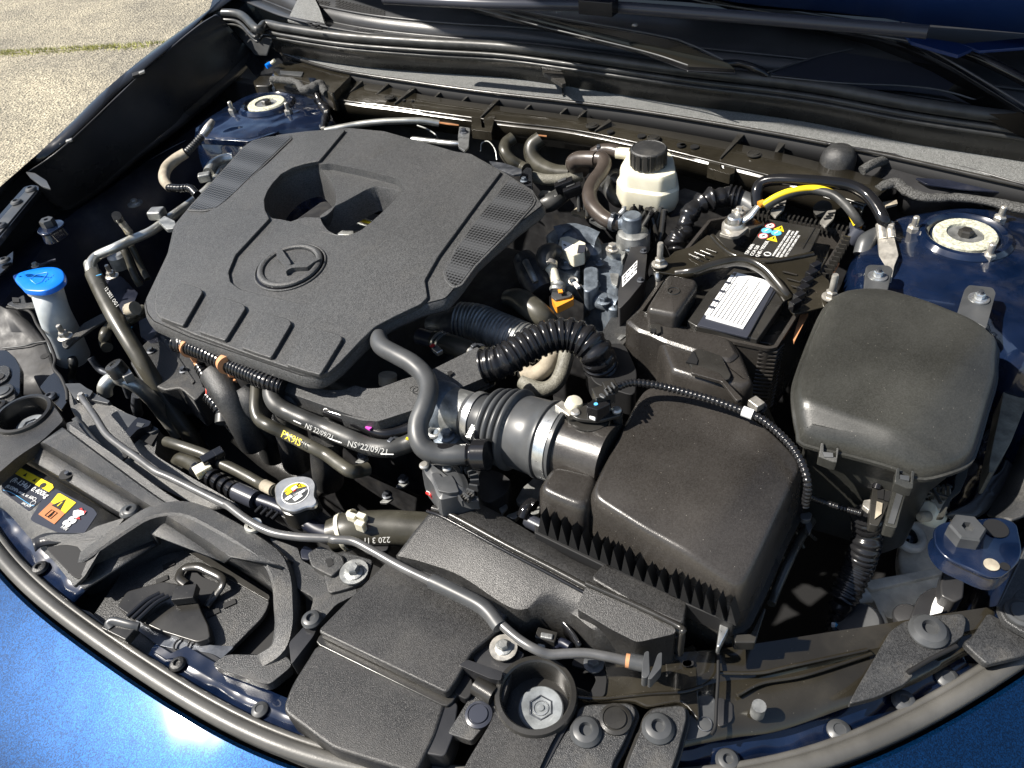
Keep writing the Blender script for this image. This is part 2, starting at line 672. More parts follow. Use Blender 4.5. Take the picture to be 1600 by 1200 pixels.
def bolt(c, r, kind='hex', parent=None, axis=(0, 0, 1), name='bolt', m=None):
    """one fastener; meshes of the same kind share data"""
    key = (kind, round(r, 4), m)
    defm = {'hex': 'zinc', 'stud': 'zinc', 'torx': 'grain_black', 'plug': 'grain_black', 'rivet': 'rubber_grey', 'bighex': 'rubber_grey', 'screw': 'zinc'}
    mm = MATS[m or defm.get(kind, 'zinc')]
    if key not in _bolt_cache:
        bm = bmesh.new()
        z = Vector((0, 0, 0))
        if kind in ('hex', 'stud'):
            lathe_bm(bm, z, (0, 0, 1), [(0, 0), (r, 0), (r, r * .15), (r * .72, r * .28), (0, r * .28)], 20)
            lathe_bm(bm, z, (0, 0, 1), [(r * .66, r * .2), (r * .66, r * .8), (r * .55, r * .95), (0, r * .95)], 6)
            if kind == 'stud':
                lathe_bm(bm, z, (0, 0, 1), [(r * .34, r * .9), (r * .34, r * 2.0), (r * .25, r * 2.1), (0, r * 2.1)], 12)
        elif kind == 'bighex':
            lathe_bm(bm, z, (0, 0, 1), [(r * 1.0, 0), (r * 1.0, r * .8), (r * .9, r * .95), (r * .35, r * .95), (r * .3, r * .6), (0, r * .6)], 6)
        elif kind == 'torx':
            lathe_bm(bm, z, (0, 0, 1), [(r, 0), (r, r * .12), (r * .8, r * .38), (r * .5, r * .5), (r * .42, r * .5), (r * .34, r * .2), (0, r * .2)], 24)
        elif kind == 'plug':
            lathe_bm(bm, z, (0, 0, 1), [(r, 0), (r, r * .15), (r * .8, r * .22), (r * .76, r * .15), (r * .7, r * .15), (r * .66, r * .28), (0, r * .3)], 24)
        elif kind == 'rivet':
            lathe_bm(bm, z, (0, 0, 1), [(r, 0), (r * .95, r * .12), (r * .6, r * .34), (r * .5, r * .36), (r * .46, r * .26), (0, r * .26)], 24)
        elif kind == 'screw':
            lathe_bm(bm, z, (0, 0, 1), [(r, 0), (r, r * .3), (r * .7, r * .6), (0, r * .65)], 16)
        bmesh.ops.recalc_face_normals(bm, faces=bm.faces)
        me = bpy.data.meshes.new(kind + '_' + name)
        bm.to_mesh(me)
        bm.free()
        for p in me.polygons:
            p.use_smooth = True
        me.set_sharp_from_angle(angle=R(30))
        me.materials.append(mm)
        _bolt_cache[key] = me
    o = bpy.data.objects.new(name, _bolt_cache[key])
    COL.objects.link(o)
    c = Vector(c)
    o.location = c - (WL[parent.name] if parent is not None else Vector())
    o.parent = parent
    q = Vector((0, 0, 1)).rotation_difference(Vector(axis).normalized())
    o.rotation_euler = (q.to_matrix() @ Matrix.Rotation(random.uniform(0, 1), 3, 'Z')).to_euler()
    WL[o.name] = c
    return o


def torus(name, c, axis, R1, r1, m, parent=None, seg=40, s2=10, flat=1.0):
    a, u, v = basis(axis)
    c = Vector(c)
    bm = bmesh.new()
    rings = []
    for i in range(seg):
        q = 2 * math.pi * i / seg
        d = u * math.cos(q) + v * math.sin(q)
        rings.append([bm.verts.new(c + d * (R1 + r1 * math.cos(t)) + a * r1 * flat * math.sin(t)) for t in [2 * math.pi * j / s2 for j in range(s2)]])
    for i in range(seg):
        A, B = rings[i], rings[(i + 1) % seg]
        for j in range(s2):
            k = (j + 1) % s2
            bm.faces.new((A[j], B[j], B[k], A[k]))
    return bmlink(name, bm, m, parent)


def text(s, p, xdir, size, m, parent, name='lettering', ydir=None, thick=.00015, align='LEFT'):
    """flat print lying in the plane of xdir and ydir, lower left at p"""
    cu = bpy.data.curves.new('t', 'FONT')
    cu.body = s
    cu.size = size
    cu.extrude = thick
    cu.align_x = align
    cu.resolution_u = 2
    o = bpy.data.objects.new('t', cu)
    COL.objects.link(o)
    dg = bpy.context.evaluated_depsgraph_get()
    me = bpy.data.meshes.new_from_object(o.evaluated_get(dg))
    COL.objects.unlink(o)
    bpy.data.objects.remove(o)
    x = Vector(xdir).normalized()
    y = Vector(ydir) if ydir is not None else Vector((0, 0, 1)).cross(x)
    y = (y - x * y.dot(x)).normalized()
    z = x.cross(y)
    M = Matrix((x, y, z)).transposed().to_4x4()
    me.transform(Matrix.Translation(Vector(p)) @ M)
    me.materials.clear()
    return link(name, me, m, parent, smooth=0)
# ================================================================ GROUND
def V(x, y, z):
    return Vector((x, y, z))


GZ = -0.93
g = link('asphalt_ground', (lambda me: me)(bpy.data.meshes.new('asphalt_ground')), 'asphalt') if 0 else None
bm = bmesh.new()
q = [bm.verts.new(p) for p in (V(-90, -90, GZ), V(90, -90, GZ), V(90, 90, GZ), V(-90, 90, GZ))]
bm.faces.new(q)
g = bmlink('asphalt_ground', bm, 'asphalt')
tag(g, kind='structure')

# weeds in the paving joint
a, b = U(-140, 92, GZ), U(245, 70, GZ)
bm = bmesh.new()
for i in range(2600):
    t = random.random()
    p = a.lerp(b, t)
    wdt = .05 + .09 * abs(noise.noise(V(t * 9, 0, 0)))
    if noise.noise(V(t * 14, 3, 0)) < -.12:
        wdt *= .35
    off = random.gauss(0, wdt)
    p = p + V(.3, .8, 0).normalized() * off
    h = random.uniform(.006, .028) * (1.1 - min(1, abs(off) / .12))
    if h < .004:
        continue
    d = V(random.uniform(-1, 1), random.uniform(-1, 1), 0) * h * .6
    s = V(random.uniform(-1, 1), random.uniform(-1, 1), 0).normalized() * .003
    bm.faces.new([bm.verts.new(p - s), bm.verts.new(p + s), bm.verts.new(p + d + V(0, 0, h))])
me = bpy.data.meshes.new('grass')
bm.to_mesh(me)
bm.free()
gr = link('grass', me, 'grass', smooth=0)
tag(gr, 'thin line of green weeds in the paving joint', 'grass', kind='stuff')
# shallow joint itself
s = (b - a).normalized()
nn = V(-s.y, s.x, 0)
j = prism('paving_joint', [a - nn * .012 + V(0, 0, .004), b - nn * .008 + V(0, 0, .004), b + nn * .008 + V(0, 0, .004), a + nn * .012 + V(0, 0, .004)], .004, 'tan_dirt', bevel=0, both=False)
tag(j, kind='structure')

# ================================================================ CAR BODY SHELL
body = thing('car_body_shell', 'dark blue painted steel shell around the whole engine bay', 'car body', (0, 0, -.5))
# outer fender on the far side (left in the photo)
F0 = [(400, -46, .11), (344, 0, .10), (320, 20, .095), (236, 81, .08), (162, 142, .06), (111, 192, .04), (67, 233, .025), (0, 292, .0), (-60, 348, -.02), (-130, 415, -.04)]
f0 = [U(*p) for p in F0]
f1 = W('A', '1110,-30,.105 1010,40,.098 965,62,.094 880,140,.088 700,290,.078 560,410,.06 430,540,.045 300,655,.03 200,735,.015 110,800,.0 0,905,-.01 -150,1050,-.03 -300,1200,-.05')
out = [p + V(-.05, .0, -.045) for p in f0]
out2 = [p + V(-.085, .0, -.16) for p in f0]
out3 = [p + V(-.09, 0, -.60) for p in f0]
mid = [p + V(-.022, 0, -.012) for p in f0]
sheet('fender', [out3, out2, out, mid, f0, f1], 'fender_black', body, n=60)
# far side apron below the plastic side cover
A0 = W('', '470,70,-.04 400,95,-.05 330,175,-.07 240,245,-.09 160,302,-.10 100,345,-.11 50,410,-.12 0,480,-.13 -60,560,-.15')
sheet('inner_wing', [[p + V(-.05, 0, -.003) for p in A0], A0, [p + V(.03, .0, -.03) for p in A0], [p + V(.055, 0, -.10) for p in A0], [p + V(.07, 0, -.30) for p in A0], [p + V(.10, 0, -.55) for p in A0]], 'bay_blue_dull', body, n=60)
tube('wing_seam', W('A', '250,1010,-.115 390,935,-.11 560,830,-.10 730,718,-.09 860,650,-.08'), .0022, 'bay_blue', body)
prism('cowl_corner', W('', '322,30,.045 345,-40,.06 660,-40,.06 660,30,.05 470,70,.03 450,110,.0 400,118,-.01'), .004, 'fender_black', body, bevel=0)
prism('cowl_side_plate', rnd(W('A', '1055,105,.055 1190,150,.06 1265,165,.05 1235,250,.02 1180,248,.02'), .003), .003, 'rubber_grey', body)
prism('cowl_side_plate', rnd(W('A', '1330,95,.085 1385,-20,.10 1450,-20 1480,40 1500,100 1520,132,.08'), .003), .003, 'cowl_grey', body)
# near side apron (right in the photo)
B0 = [V(.86, .35, .02), V(.80, .1, .0), V(.745, -.1, -.02), V(.71, -.25, -.05), V(.70, -.36, -.12), V(.69, -.42, -.19), V(.68, -.47, -.26)]
sheet('inner_wing', [[p + V(.18, 0, .01) for p in B0], [p + V(.05, 0, .008) for p in B0], B0, [p + V(-.025, 0, -.02) for p in B0], [p + V(-.04, 0, -.08) for p in B0], [p + V(-.05, 0, -.25) for p in B0], [p + V(-.06, 0, -.5) for p in B0]], 'bay_blue', body, n=60)
B1 = [V(.96, .4, .07), V(.92, .1, .05), V(.90, -.15, .0), V(.88, -.30, -.05)]
sheet('fender', [B1, [p + V(.05, 0, -.02) for p in B1], [p + V(.09, 0, -.12) for p in B1], [p + V(.09, 0, -.6) for p in B1]], 'body_blue', body, n=40)
# firewall and floor
box('firewall', (0, .11, -.33), 1.75, .02, .62, 'block_dark', body)
box('undertray', (0, -.33, -.60), 1.7, 1.0, .02, 'deep_black', body)
box('front_bulkhead', (-.05, -.70, -.42), 1.25, .02, .40, 'deep_black', body)

# ================================================================ BUMPER, SEAL, HOOD LEDGE
seal_px = [(0, 885), (70, 936), (140, 986), (210, 1034), (280, 1083), (350, 1126), (430, 1168), (525, 1208)]
seal_pr = [(1197, 1228), (1320, 1180), (1400, 1143), (1495, 1092), (1565, 1048), (1640, 993), (1720, 930)]
sp = [U(x, y, -.118) for x, y in seal_px]
sr = [U(x, y, -.118 + .0005 * i) for i, (x, y) in enumerate(seal_pr)]
left_ext = [V(-.80, -.50, -.118), V(-.68, -.62, -.118), V(-.52, -.705, -.118), V(-.38, -.742, -.118)]
SEAL = left_ext + sp + sr
SEAL = spline(SEAL, 6)


def off(line, d, dz=0):
    """offset the seal line in plan; positive d goes outwards (to the nose)"""
    o_ = []
    for i, p in enumerate(line):
        t = (line[min(i + 1, len(line) - 1)] - line[max(i - 1, 0)])
        t.z = 0
        t.normalize()
        o_.append(p + V(t.y, -t.x, 0) * d + V(0, 0, dz))
    return o_


SL = resample(SEAL, 110)
for _ in range(60):
    SL = [SL[0]] + [(a_ + b_ * 2 + c_) / 4 for a_, b_, c_ in zip(SL, SL[1:], SL[2:])] + [SL[-1]]
bump = thing('front_bumper', 'metallic blue painted nose panel in the lower left corner', 'bumper', (0, -.85, -.3))
sheet('bumper_skin', [off(SL, .0115, -.020), off(SL, .0125, -.008), off(SL, .016, -.0055), off(SL, .03, -.0098), off(SL, .06, -.0195), off(SL, .10, -.0335), off(SL, .15, -.053), off(SL, .20, -.076), off(SL, .24, -.110), off(SL, .27, -.20), off(SL, .28, -.4)],
      'body_blue', bump, n=220, sm=False)
sheet('shut_line', [off(SL, .012, -.03), off(SL, -.012, -.028)], 'deep_black', bump, n=220, sm=False)
seal = thing('bonnet_seal', 'long grey rubber weatherstrip curving along the blue nose panel', 'seal', (.1, -.77, -.12))
tube('seal_bulb', off(SL, .003, -.001), .0072, 'seal_rubber', seal, seg=14, sm=False, flat=.9)
tube('seal_lip', off(SL, -.0065, -.0035), .0034, 'seal_rubber', seal, seg=10, sm=False)
sheet('seal_base', [off(SL, .009, -.010), off(SL, -.011, -.0065)], 'rubber', seal, n=220, sm=False, thick=.003)

# body coloured ledge behind the seal, in two runs
def near(line, p):
    return min(range(len(line)), key=lambda i: (line[i] - p).length)


def ledge(name, p0, p1, wid, label):
    i, j_ = sorted((near(SL, p0), near(SL, p1)))
    ln = resample(SL[i:j_ + 1], 40)
    t_ = thing(name, label, 'body flange', ln[20] + V(0, 0, -.02))
    wds = [wid(k / 39) for k in range(40)]
    def o2(f, dz):
        base = [off(ln, 1, 0)[k] - ln[k] for k in range(40)]
        return [ln[k] - base[k] * (.010 + (wds[k] - .010) * f) + V(0, 0, dz) for k in range(40)]
    sheet('flange', [o2(0, -.007), o2(.45, -.0055), o2(.5, -.0045), o2(1, -.004), o2(1.03, -.012)], 'bay_blue' if 'dark' in label else 'bay_blue', t_, n=40, sm=False)
    return t_


lf = ledge('bonnet_ledge', U(-160, 760, -.12), U(105, 945, -.12), lambda t: .040, 'blue ledge beside the seal at the left picture edge')
bolt(U(63, 888, -.1215), .0085, 'torx', lf)
mf = ledge('bonnet_ledge', U(225, 1030, -.12), U(620, 1225, -.12), lambda t: .034 if t > .08 else .022, 'blue ledge beside the seal below the latch recess')
for x, y in ((278, 1038), (406, 1109), (502, 1155)):
    bolt(U(x, y, -.1215), .0075, 'torx' if x != 406 else 'rivet', mf)
rf = ledge('bonnet_ledge', U(1000, 1240, -.12), U(1555, 1050, -.12), lambda t: .038 + .008 * math.sin(t * 3.1), 'dark blue ledge with round rivets on the lower right')
for x, y, k in ((1137, 1189, 'torx'), (1311, 1142, 'rivet'), (1412, 1096, 'torx'), (1480, 1059, 'rivet')):
    bolt(U(x, y, -.1215), .0095, k, rf, m='rubber_grey')

# ================================================================ FAR SIDE PLASTIC COVER
lc = thing('wing_side_cover', 'long black plastic side cover on the far wing beside the paving', 'side cover', (-.7, 0, 0))
L0 = W('A', '1000,72,.093 900,135,.088 700,298,.074 560,425,.058 430,550,.043 300,670,.028 205,745,.013 118,800,.004')
L1 = W('A', '1030,92,.088 920,165,.082 740,305,.068 590,430,.05 460,560,.036 330,690,.02 230,780,.007 150,828,-.002')
L1b = W('A', '1055,105,.078 950,190,.07 775,330,.055 625,460,.038 490,595,.022 360,725,.005 260,815,-.008 200,850,-.014')
L2 = W('A', '1110,150,.04 1000,270,.03 830,410,.01 670,550,-.005 540,680,-.02 400,800,-.04 300,880,-.055 235,890,-.06')
L3 = W('A', '1205,245,-.0 1130,330,-.01 980,470,-.03 810,610,-.045 640,735,-.06 490,860,-.08 340,962,-.09 290,968,-.09')
R0 = resample(spline(L0, 6), 40)
R3 = resample(spline(L3, 6), 40)
prf = [(0, 0), (.04, .004), (.09, .006), (.15, .005), (.22, .001), (.32, -.006), (.5, -.014), (.68, -.013), (.80, -.010), (.83, -.004), (.87, -.006), (1, 0)]
sheet('cover_panel', [[a_.lerp(b_, t) + V(0, 0, dz) for a_, b_ in zip(R0, R3)] for t, dz in prf], 'liner_black', lc, n=50, sm=False)
rp = W('A', '1060,260,.02 900,430,.0 700,600,-.02 520,750,-.04 370,870,-.055 310,930,-.065')
prism('end_flap', rnd(W('A', '118,795,.006 160,800 215,835 235,875 195,862 140,822'), .004), .003, 'rubber_grey', lc)
for x, y in ((655, 345), (320, 660)):
    c = W('A', f'{x},{y},{.075 if x > 500 else .026}')[0]
    box('clip_notch', c + V(-.006, 0, 0), .022, .016, .006, 'deep_black', lc, ax=(.6, .8, .1))
    box('clip', c + V(.004, 0, .004), .010, .007, .004, 'zinc', lc, ax=(.6, .8, .1))

fl = thing('wing_flange', 'grey black bolted steel strip in front of the far wing cover', 'flange', U(30, 320, -.03))
prism('flange', rnd(W('P1', '230,75,.0 300,55 375,62 372,105 60,490 -60,640 -200,800 -200,560'), .003), .008, 'fender_black', fl)
prism('raised_strip', rnd(W('P1', '262,92,.002 300,72 345,75 340,110 40,470 -80,600 -180,700 -180,590'), .003), .003, 'rubber_grey', fl)
for x, y in ((300, 100), (160, 225), (10, 450)):
    bolt(W('P1', f'{x},{y},.0025')[0], .0085, 'torx', fl, m='rubber_grey')
lw = thing('wing_bracket', 'black triangular steel bracket with a torx bolt at the left edge', 'bracket', U(5, 420, -.05))
prism('bracket_plate', W('P1', '-150,780,-.05 60,740 130,685 125,800 -20,930 -200,1050'), .004, 'fender_black', lw)
bolt(W('P1', '45,785,-.046')[0], .0085, 'torx', lw, m='rubber_grey')

# big hex nut and blue bracket, both sides
def bignut(c, poly, label, z, holes=()):
    t_ = thing('wing_mount', label, 'mount', c)
    prism('mount_plate', rnd(poly, .012), .004, 'bay_blue', t_, holes=holes, bevel=.0015)
    sheetless = inset(rnd(poly, .012), .004, -.004)
    prism('mount_flange', sheetless, .014, 'bay_blue', t_, grow=.004)
    bolt(c, .0105 if c.x < 0 else .0135, 'bighex', t_)
    return t_


bignut(U(77, 352, -.02), W('P1', '345,510,-.02 440,545 610,440 620,400 575,380 460,400 370,460'), 'blue mounting plate under a big hex nut beside the washer cap', -.02)
bignut(U(1505, 838, -.02), W('I', '1196,130,-.02 1240,100 1500,78 1570,105 1600,260 1485,368 1250,262 1200,200'), 'blue mounting plate with a big grey hex nut at the lower right', -.02)
for x, y, r_ in ((1475, 130, .009), (1455, 292, .0055), (1515, 300, .0035)):
    c = W('I', f'{x},{y},-.019')[0]
    o = lathe('plate_hole', c, (0, 0, 1), [(r_, 0), (r_, .0006), (0, .0006)], 'deep_black' if r_ != .0055 else 'tan_dirt')
    o.parent = bpy.data.objects['wing_mount.001']
    o.location = c - WL['wing_mount.001']

# ================================================================ STRUT TOWERS
def tower(c, poly, bolts, label, blue):
    t_ = thing('strut_tower', label, 'strut tower', c + V(0, 0, -.2))
    pr = rnd(poly, .02)
    loft('tower_dome', [inset(pr, .012, .0), inset(pr, .004, -.003), inset(pr, -.002, -.012), inset(pr, -.008, -.05), inset(pr, -.02, -.30)], blue, t_)
    lathe('raised_ring', c, (0, 0, 1), [(.050, -.006), (.050, .001), (.046, .006), (.042, .007), (.038, .004), (.036, -.002), (.0, -.002)], blue, t_, seg=48)
    bear_ = lathe('bearing', c + V(0, 0, -.002), (0, 0, 1), [(.033, 0), (.033, .006), (.031, .008), (.020, .008), (.0185, .004), (.010, .003), (0, .003)], 'bearing', t_, seg=48)
    lathe('bearing_seat', c + V(0, 0, .0015), (0, 0, 1), [(.0185, 0), (.0185, .0022), (.012, .0014), (0, .0014)], 'cast_metal', bear_, seg=32)
    lathe('rod_nut', c, (0, 0, 1), [(.008, .002), (.008, .009), (.006, .0105), (0, .0105)], 'smooth_black', bear_, seg=6)
    for b_ in bolts:
        bolt(b_ + V(0, 0, -.003), .0105, 'stud', t_, m='zinc')
        lathe('washer', b_ + V(0, 0, -.006), (0, 0, 1), [(.013, 0), (.013, .003), (0, .003)], blue, t_)
    return t_


tl = tower(U(417.5, 165, 0), W('A', '920,560,-.0 1010,500 1140,430 1290,395 1420,425 1530,500 1560,560 1440,590 1260,600 1150,640 890,625'), W('A', '1078,520,.0 1270,415,.0 1338,525,.0'), 'blue strut tower with three nuts near the far cowl corner', 'bay_blue')
tr = tower(U(1507, 371, 0), W('', '1330,400,.0 1395,335 1500,318 1640,325 1760,400 1740,560 1600,560 1530,480 1340,450'), [U(1426, 361, 0), U(1561, 345, 0), U(1543, 404, 0)], 'dark blue strut tower with three nuts above the fuse box', 'bay_blue')
# stamped shelf in front of each tower
prism('stamped_shelf', rnd(W('A', '905,590,-.004 960,560 1150,575 1300,560 1290,610 1150,655 900,640'), .004), .01, 'bay_blue', tl)
prism('stamped_shelf', rnd(W('F', '985,20,-.012 1200,20 1310,60 1290,110 1300,250 1200,270 980,215'), .01), .02, 'bay_blue', tr, bevel=.004)
for x, y in ((1010, 595), (1125, 580), (1115, 612)):
    lathe('shelf_hole', W('A', f'{x},{y},-.0035')[0], (0, 0, 1), [(.004, 0), (.004, .0006), (0, .0006)], 'deep_black', tl)
prism('hook_slot', W('A', '1015,550,-.0035 1030,548 1032,558 1045,558 1045,564 1018,564'), .0005, 'zinc', tl, bevel=0)
lathe('shelf_hole', W('F', '1048,22,-.0115')[0], (0, 0, 1), [(.008, 0), (.008, .0006), (0, .0006)], 'deep_black', tr)
lathe('shelf_dimple', W('F', '1215,165,-.0115')[0], (0, 0, 1), [(.004, 0), (.003, .0016), (0, .0018)], 'bay_blue', tr)

# ================================================================ COWL
cs = thing('cowl_seal', 'long black rubber seal along the front edge of the cowl', 'seal', (0, .15, .07))
CS = '337,20,.088 375,23 402,46 416,38,.086 449,44 540,57 660,66 786,73 900,87 1070,110 1262,133 1431,163 1600,187 1700,202'
CSP = W('', CS)
tube('seal_bulb', CSP, .0078, 'rubber', cs, seg=14, n=10)
tube('seal_lip', [p + V(0, -.011, -.009) for p in CSP], .0032, 'rubber', cs, seg=10, n=10)
tube('seal_lip', [p + V(0, -.010, -.017) for p in CSP], .0026, 'rubber', cs, seg=10, n=10)

cb = thing('cowl_box', 'grey textured cowl ledge running below the rubber seal', 'cowl', (0, .1, 0))
lip = [p + V(0, .004, -.008) for p in CSP[3:]]
lip2 = [p + V(0, .006, -.05) for p in CSP[3:]]
sheet('riser', [lip, lip2], 'smooth_black', cb, n=50)
b_top = W('', '430,60,.036 450,66 530,86 640,97 750,108 850,118 1000,132 1190,160 1400,200 1600,245 1700,262')
b_bot = W('', '440,80,.031 458,86 530,106 650,125 760,140 876,153 1000,169 1171,197 1296,220 1397,240 1600,285 1700,305')
bt2 = [p + V(0, .03, .001) for p in b_top]
sheet('textured_ledge', [bt2, b_top, [a_.lerp(b_, .5) + V(0, 0, .001) for a_, b_ in zip(b_top, b_bot)], b_bot, [p + V(0, -.003, -.004) for p in b_bot]], 'cowl_grey', cb, n=70)
tube('ledge_edge', [p + V(0, -.003, -.003) for p in b_bot], .0028, 'smooth_black', cb)
sheet('ledge_front', [[p + V(0, -.001, -.003) for p in b_bot], [p + V(0, .004, -.045) for p in b_bot]], 'deep_black', cb, n=50)
# joint with overlap clip in the ledge
jj = W('', '876,116,.0375 880,150,.0335')
box('ledge_joint', (jj[0] + jj[1]) / 2 + V(0, 0, .0005), (jj[0] - jj[1]).length, .0018, .002, 'deep_black', cb, ax=jj[0] - jj[1], bevel=0)
prism('joint_clip', rnd(W('B', '925,280,.062 1000,280 1035,335 1050,385 1030,390 945,335'), .002), .006, 'smooth_black', cb)
prism('joint_clip', rnd(W('B', '1025,335,.0385 1055,380 1040,392 1015,385'), .002), .003, 'smooth_black', cb)

# ribbed dark shelf ahead of the cowl
rs = thing('cowl_shelf', 'glossy olive black ribbed shelf between cowl ledge and engine', 'shelf', (0, .03, 0))
r_top = W('', '455,92,.014 500,108 545,120 650,146 760,163 876,178 1000,197 1160,226 1300,258 1400,285')
r_bot = W('', '470,140,.006 505,152 535,158 640,172 739,186 830,197 928,210 1070,243 1200,276 1300,303 1350,322')
r_bot = [p for p in resample(spline(r_bot, 6), 10)]
r_top = [p for p in resample(spline(r_top, 6), 10)]
sheet('shelf_deck', [r_top, [a_.lerp(b_, .5) for a_, b_ in zip(r_top, r_bot)], r_bot, [p + V(0, -.003, -.003) for p in r_bot], [p + V(0, -.004, -.028) for p in r_bot]], 'olive_black', rs, n=60)
tube('front_bead', [p + V(0, .001, .001) for p in r_bot], .0022, 'olive_black', rs)


def rib(fr, x0, y0, x1, y1, z0=.02, z1=.0085, wdt=.003):
    p0, p1 = W(fr, f'{x0},{y0},{z0} {x1},{y1},{z1}')
    d = (p1 - p0)
    n_ = V(-d.y, d.x, 0).normalized() * wdt
    bm = bmesh.new()
    v = [bm.verts.new(p) for p in (p0 - n_, p0 + n_, p1 + n_ * .2, p1 - n_ * .2)]
    v2 = [bm.verts.new(p) for p in (p0 - n_ + V(0, 0, -.012), p0 + n_ + V(0, 0, -.012), p1 + n_ * .2 + V(0, 0, -.003), p1 - n_ * .2 + V(0, 0, -.003))]
    bm.faces.new(v)
    for i in range(4):
        k_ = (i + 1) % 4
        bm.faces.new((v[i], v2[i], v2[k_], v[k_]))
    bmlink('rib', bm, 'smooth_black', rs)


for x, y in ((105, 372), (225, 385), (345, 402), (480, 412), (610, 428), (905, 462), (1065, 485), (1140, 510)):
    rib('B', x, y, x - 62, y + 60)
for x, y, X, Y in ((745, 445, 655, 540), (1255, 555, 1185, 605), (345, 405, 255, 478)):
    rib('B', x, y, X, Y, .02, .010, .0045)
for x, y, X, Y in ((300, 610, 195, 730), (480, 660, 440, 720)):
    rib('C', x, y, X, Y, .02, .010, .0045)
for fr, s_ in (('B', '612,540,.009 655,545 660,590 675,592 668,545 722,535 705,612 612,600'), ('C', '150,705,.007 195,715 195,780 210,785 210,728 270,742 260,800 240,808 135,778')):
    prism('retaining_clip', rnd(W(fr, s_), .001), .014, 'olive_black', rs)
for fr, x, y in (('B', 1170, 583), ('B', 235, 452), ('C', 350, 715), ('B', 1455, 640)):
    bolt(W(fr, f'{x},{y},.0125')[0], .0095, 'plug', rs, m='smooth_black')
for fr, x, y, r_ in (('B', 1255, 610, .005), ('B', 1400, 630, .006), ('C', 75, 680, .006), ('C', 20, 672, .004), ('B', 1583, 672, .006), ('B', 300, 465, .0025), ('B', 340, 468, .0025)):
    lathe('shelf_hole', W(fr, f'{x},{y},.0108')[0], (0, 0, 1), [(r_, -.001), (r_, .001), (0, .001)], 'deep_black', rs)
for s_ in ('410,545,-.005 520,555 615,572 615,582 500,572 415,556', '730,585,-.005 850,600 965,620 960,628 840,612 730,598'):
    prism('copper_edge', W('B', s_), .002, 'clip_orange', rs, bevel=0)
prism('copper_edge', W('C', '40,735,-.008 135,752 135,768 40,750'), .002, 'clip_orange', rs, bevel=0)

# far end of the shelf: boxed corner and mastic
fe = thing('cowl_end_panel', 'olive black cowl end box beside the far strut tower', 'panel', U(480, 120, .0))
prism('end_box', rnd(W('Q1', '250,110,.024 400,55 560,75 750,130 840,190 700,330 620,300 560,260 420,220 220,200'), .006), .03, 'olive_black', fe, bevel=.003, grow=.004)
prism('end_tab', rnd(W('Q1', '75,235,.012 130,190 230,190 300,210 200,270 90,270'), .005), .02, 'olive_black', fe, bevel=.002)
prism('end_insert', rnd(W('Q1', '285,150,.026 470,160 455,195 290,175'), .002), .002, 'rubber_grey', fe)
prism('end_insert', rnd(W('Q1', '505,205,.026 570,210 530,248'), .002), .002, 'bay_blue', fe)
tube('sealing_bead', W('Q1', '220,220,.026 300,225,.026 420,245 470,300 540,290,.027 600,270 650,330,.02'), [.006, .006, .006, .007, .009, .009, .006], 'mastic', fe, wob=.25, seg=16)
tube('blue_clip', W('Q1', '180,120,.03 215,98,.032'), .0045, 'cap_blue', fe)
tube('clip_tip', W('Q1', '215,98,.032 245,72,.04'), .003, 'white_plastic', fe)

# near end: dome, panel, mastic
ne = thing('cowl_end_panel', 'black cowl end panel with a domed cap above the battery cables', 'panel', U(1420, 270, .0))
e_top = W('', '1290,225,.03 1400,243 1500,262 1600,290 1700,310')
e_mid = W('C', '700,690,.0 900,745,.012 1100,780,.012 1300,800 1600,830 1900,880')
e_bot = W('C', '760,830,.002 900,865,.004 1000,832,.008 1090,895,.006 1300,890 1450,905 1600,950 1900,1010')
sheet('end_skin', [e_top, e_mid, e_bot, [p + V(0, 0, -.03) for p in e_bot]], 'liner_black', ne, n=50)
prism('end_recess', rnd(W('C', '1095,822,.0145 1330,835 1560,860 1590,895 1320,875 1150,852'), .003), .002, 'bay_blue_dull', ne)
tube('sealing_bead', W('C', '925,872,.012 1000,848,.012 1070,890,.010 1150,915 1300,915 1450,935 1600,968 1800,1000'), [.006, .0085, .0085, .008, .007, .0075, .0085, .008], 'mastic', ne, flat=.6, wob=.2, seg=16)
lathe('domed_cap', U(1306, 268, .0), (0, 0, 1), [(.022, -.02), (.022, .018), (.020, .026), (.014, .033), (.006, .036), (0, .0365)], 'rough_black', ne, seg=32)
tube('gathered_fold', W('C', '850,790,.02 900,760,.024 960,740,.02'), .006, 'mastic', ne)

# cowl grille, wipers, glass
cg = thing('cowl_grille', 'black perforated cowl grille at the foot of the windscreen', 'grille', (-.3, .3, .1))
c0 = [p + V(0, .004, .002) for p in CSP]
CSG = W('', '300,-30,.088 400,12 449,30 540,50 660,64 786,73,.086 900,87 1070,110 1262,133 1431,163 1600,187 1700,202')
c0 = [p + V(0, .004, .002) for p in CSG]
g1 = [p + V(0, .055, -.012) for p in CSG]
g2 = [p + V(0, .072, .004) for p in CSG]
g3 = [p + V(0, .20, .035) for p in CSG]
sheet('grille_base', [c0, g1], 'cowl_black', cg, n=60)
sheet('grille_raised', [g1, g2, g3], 'cowl_black', cg, n=60)


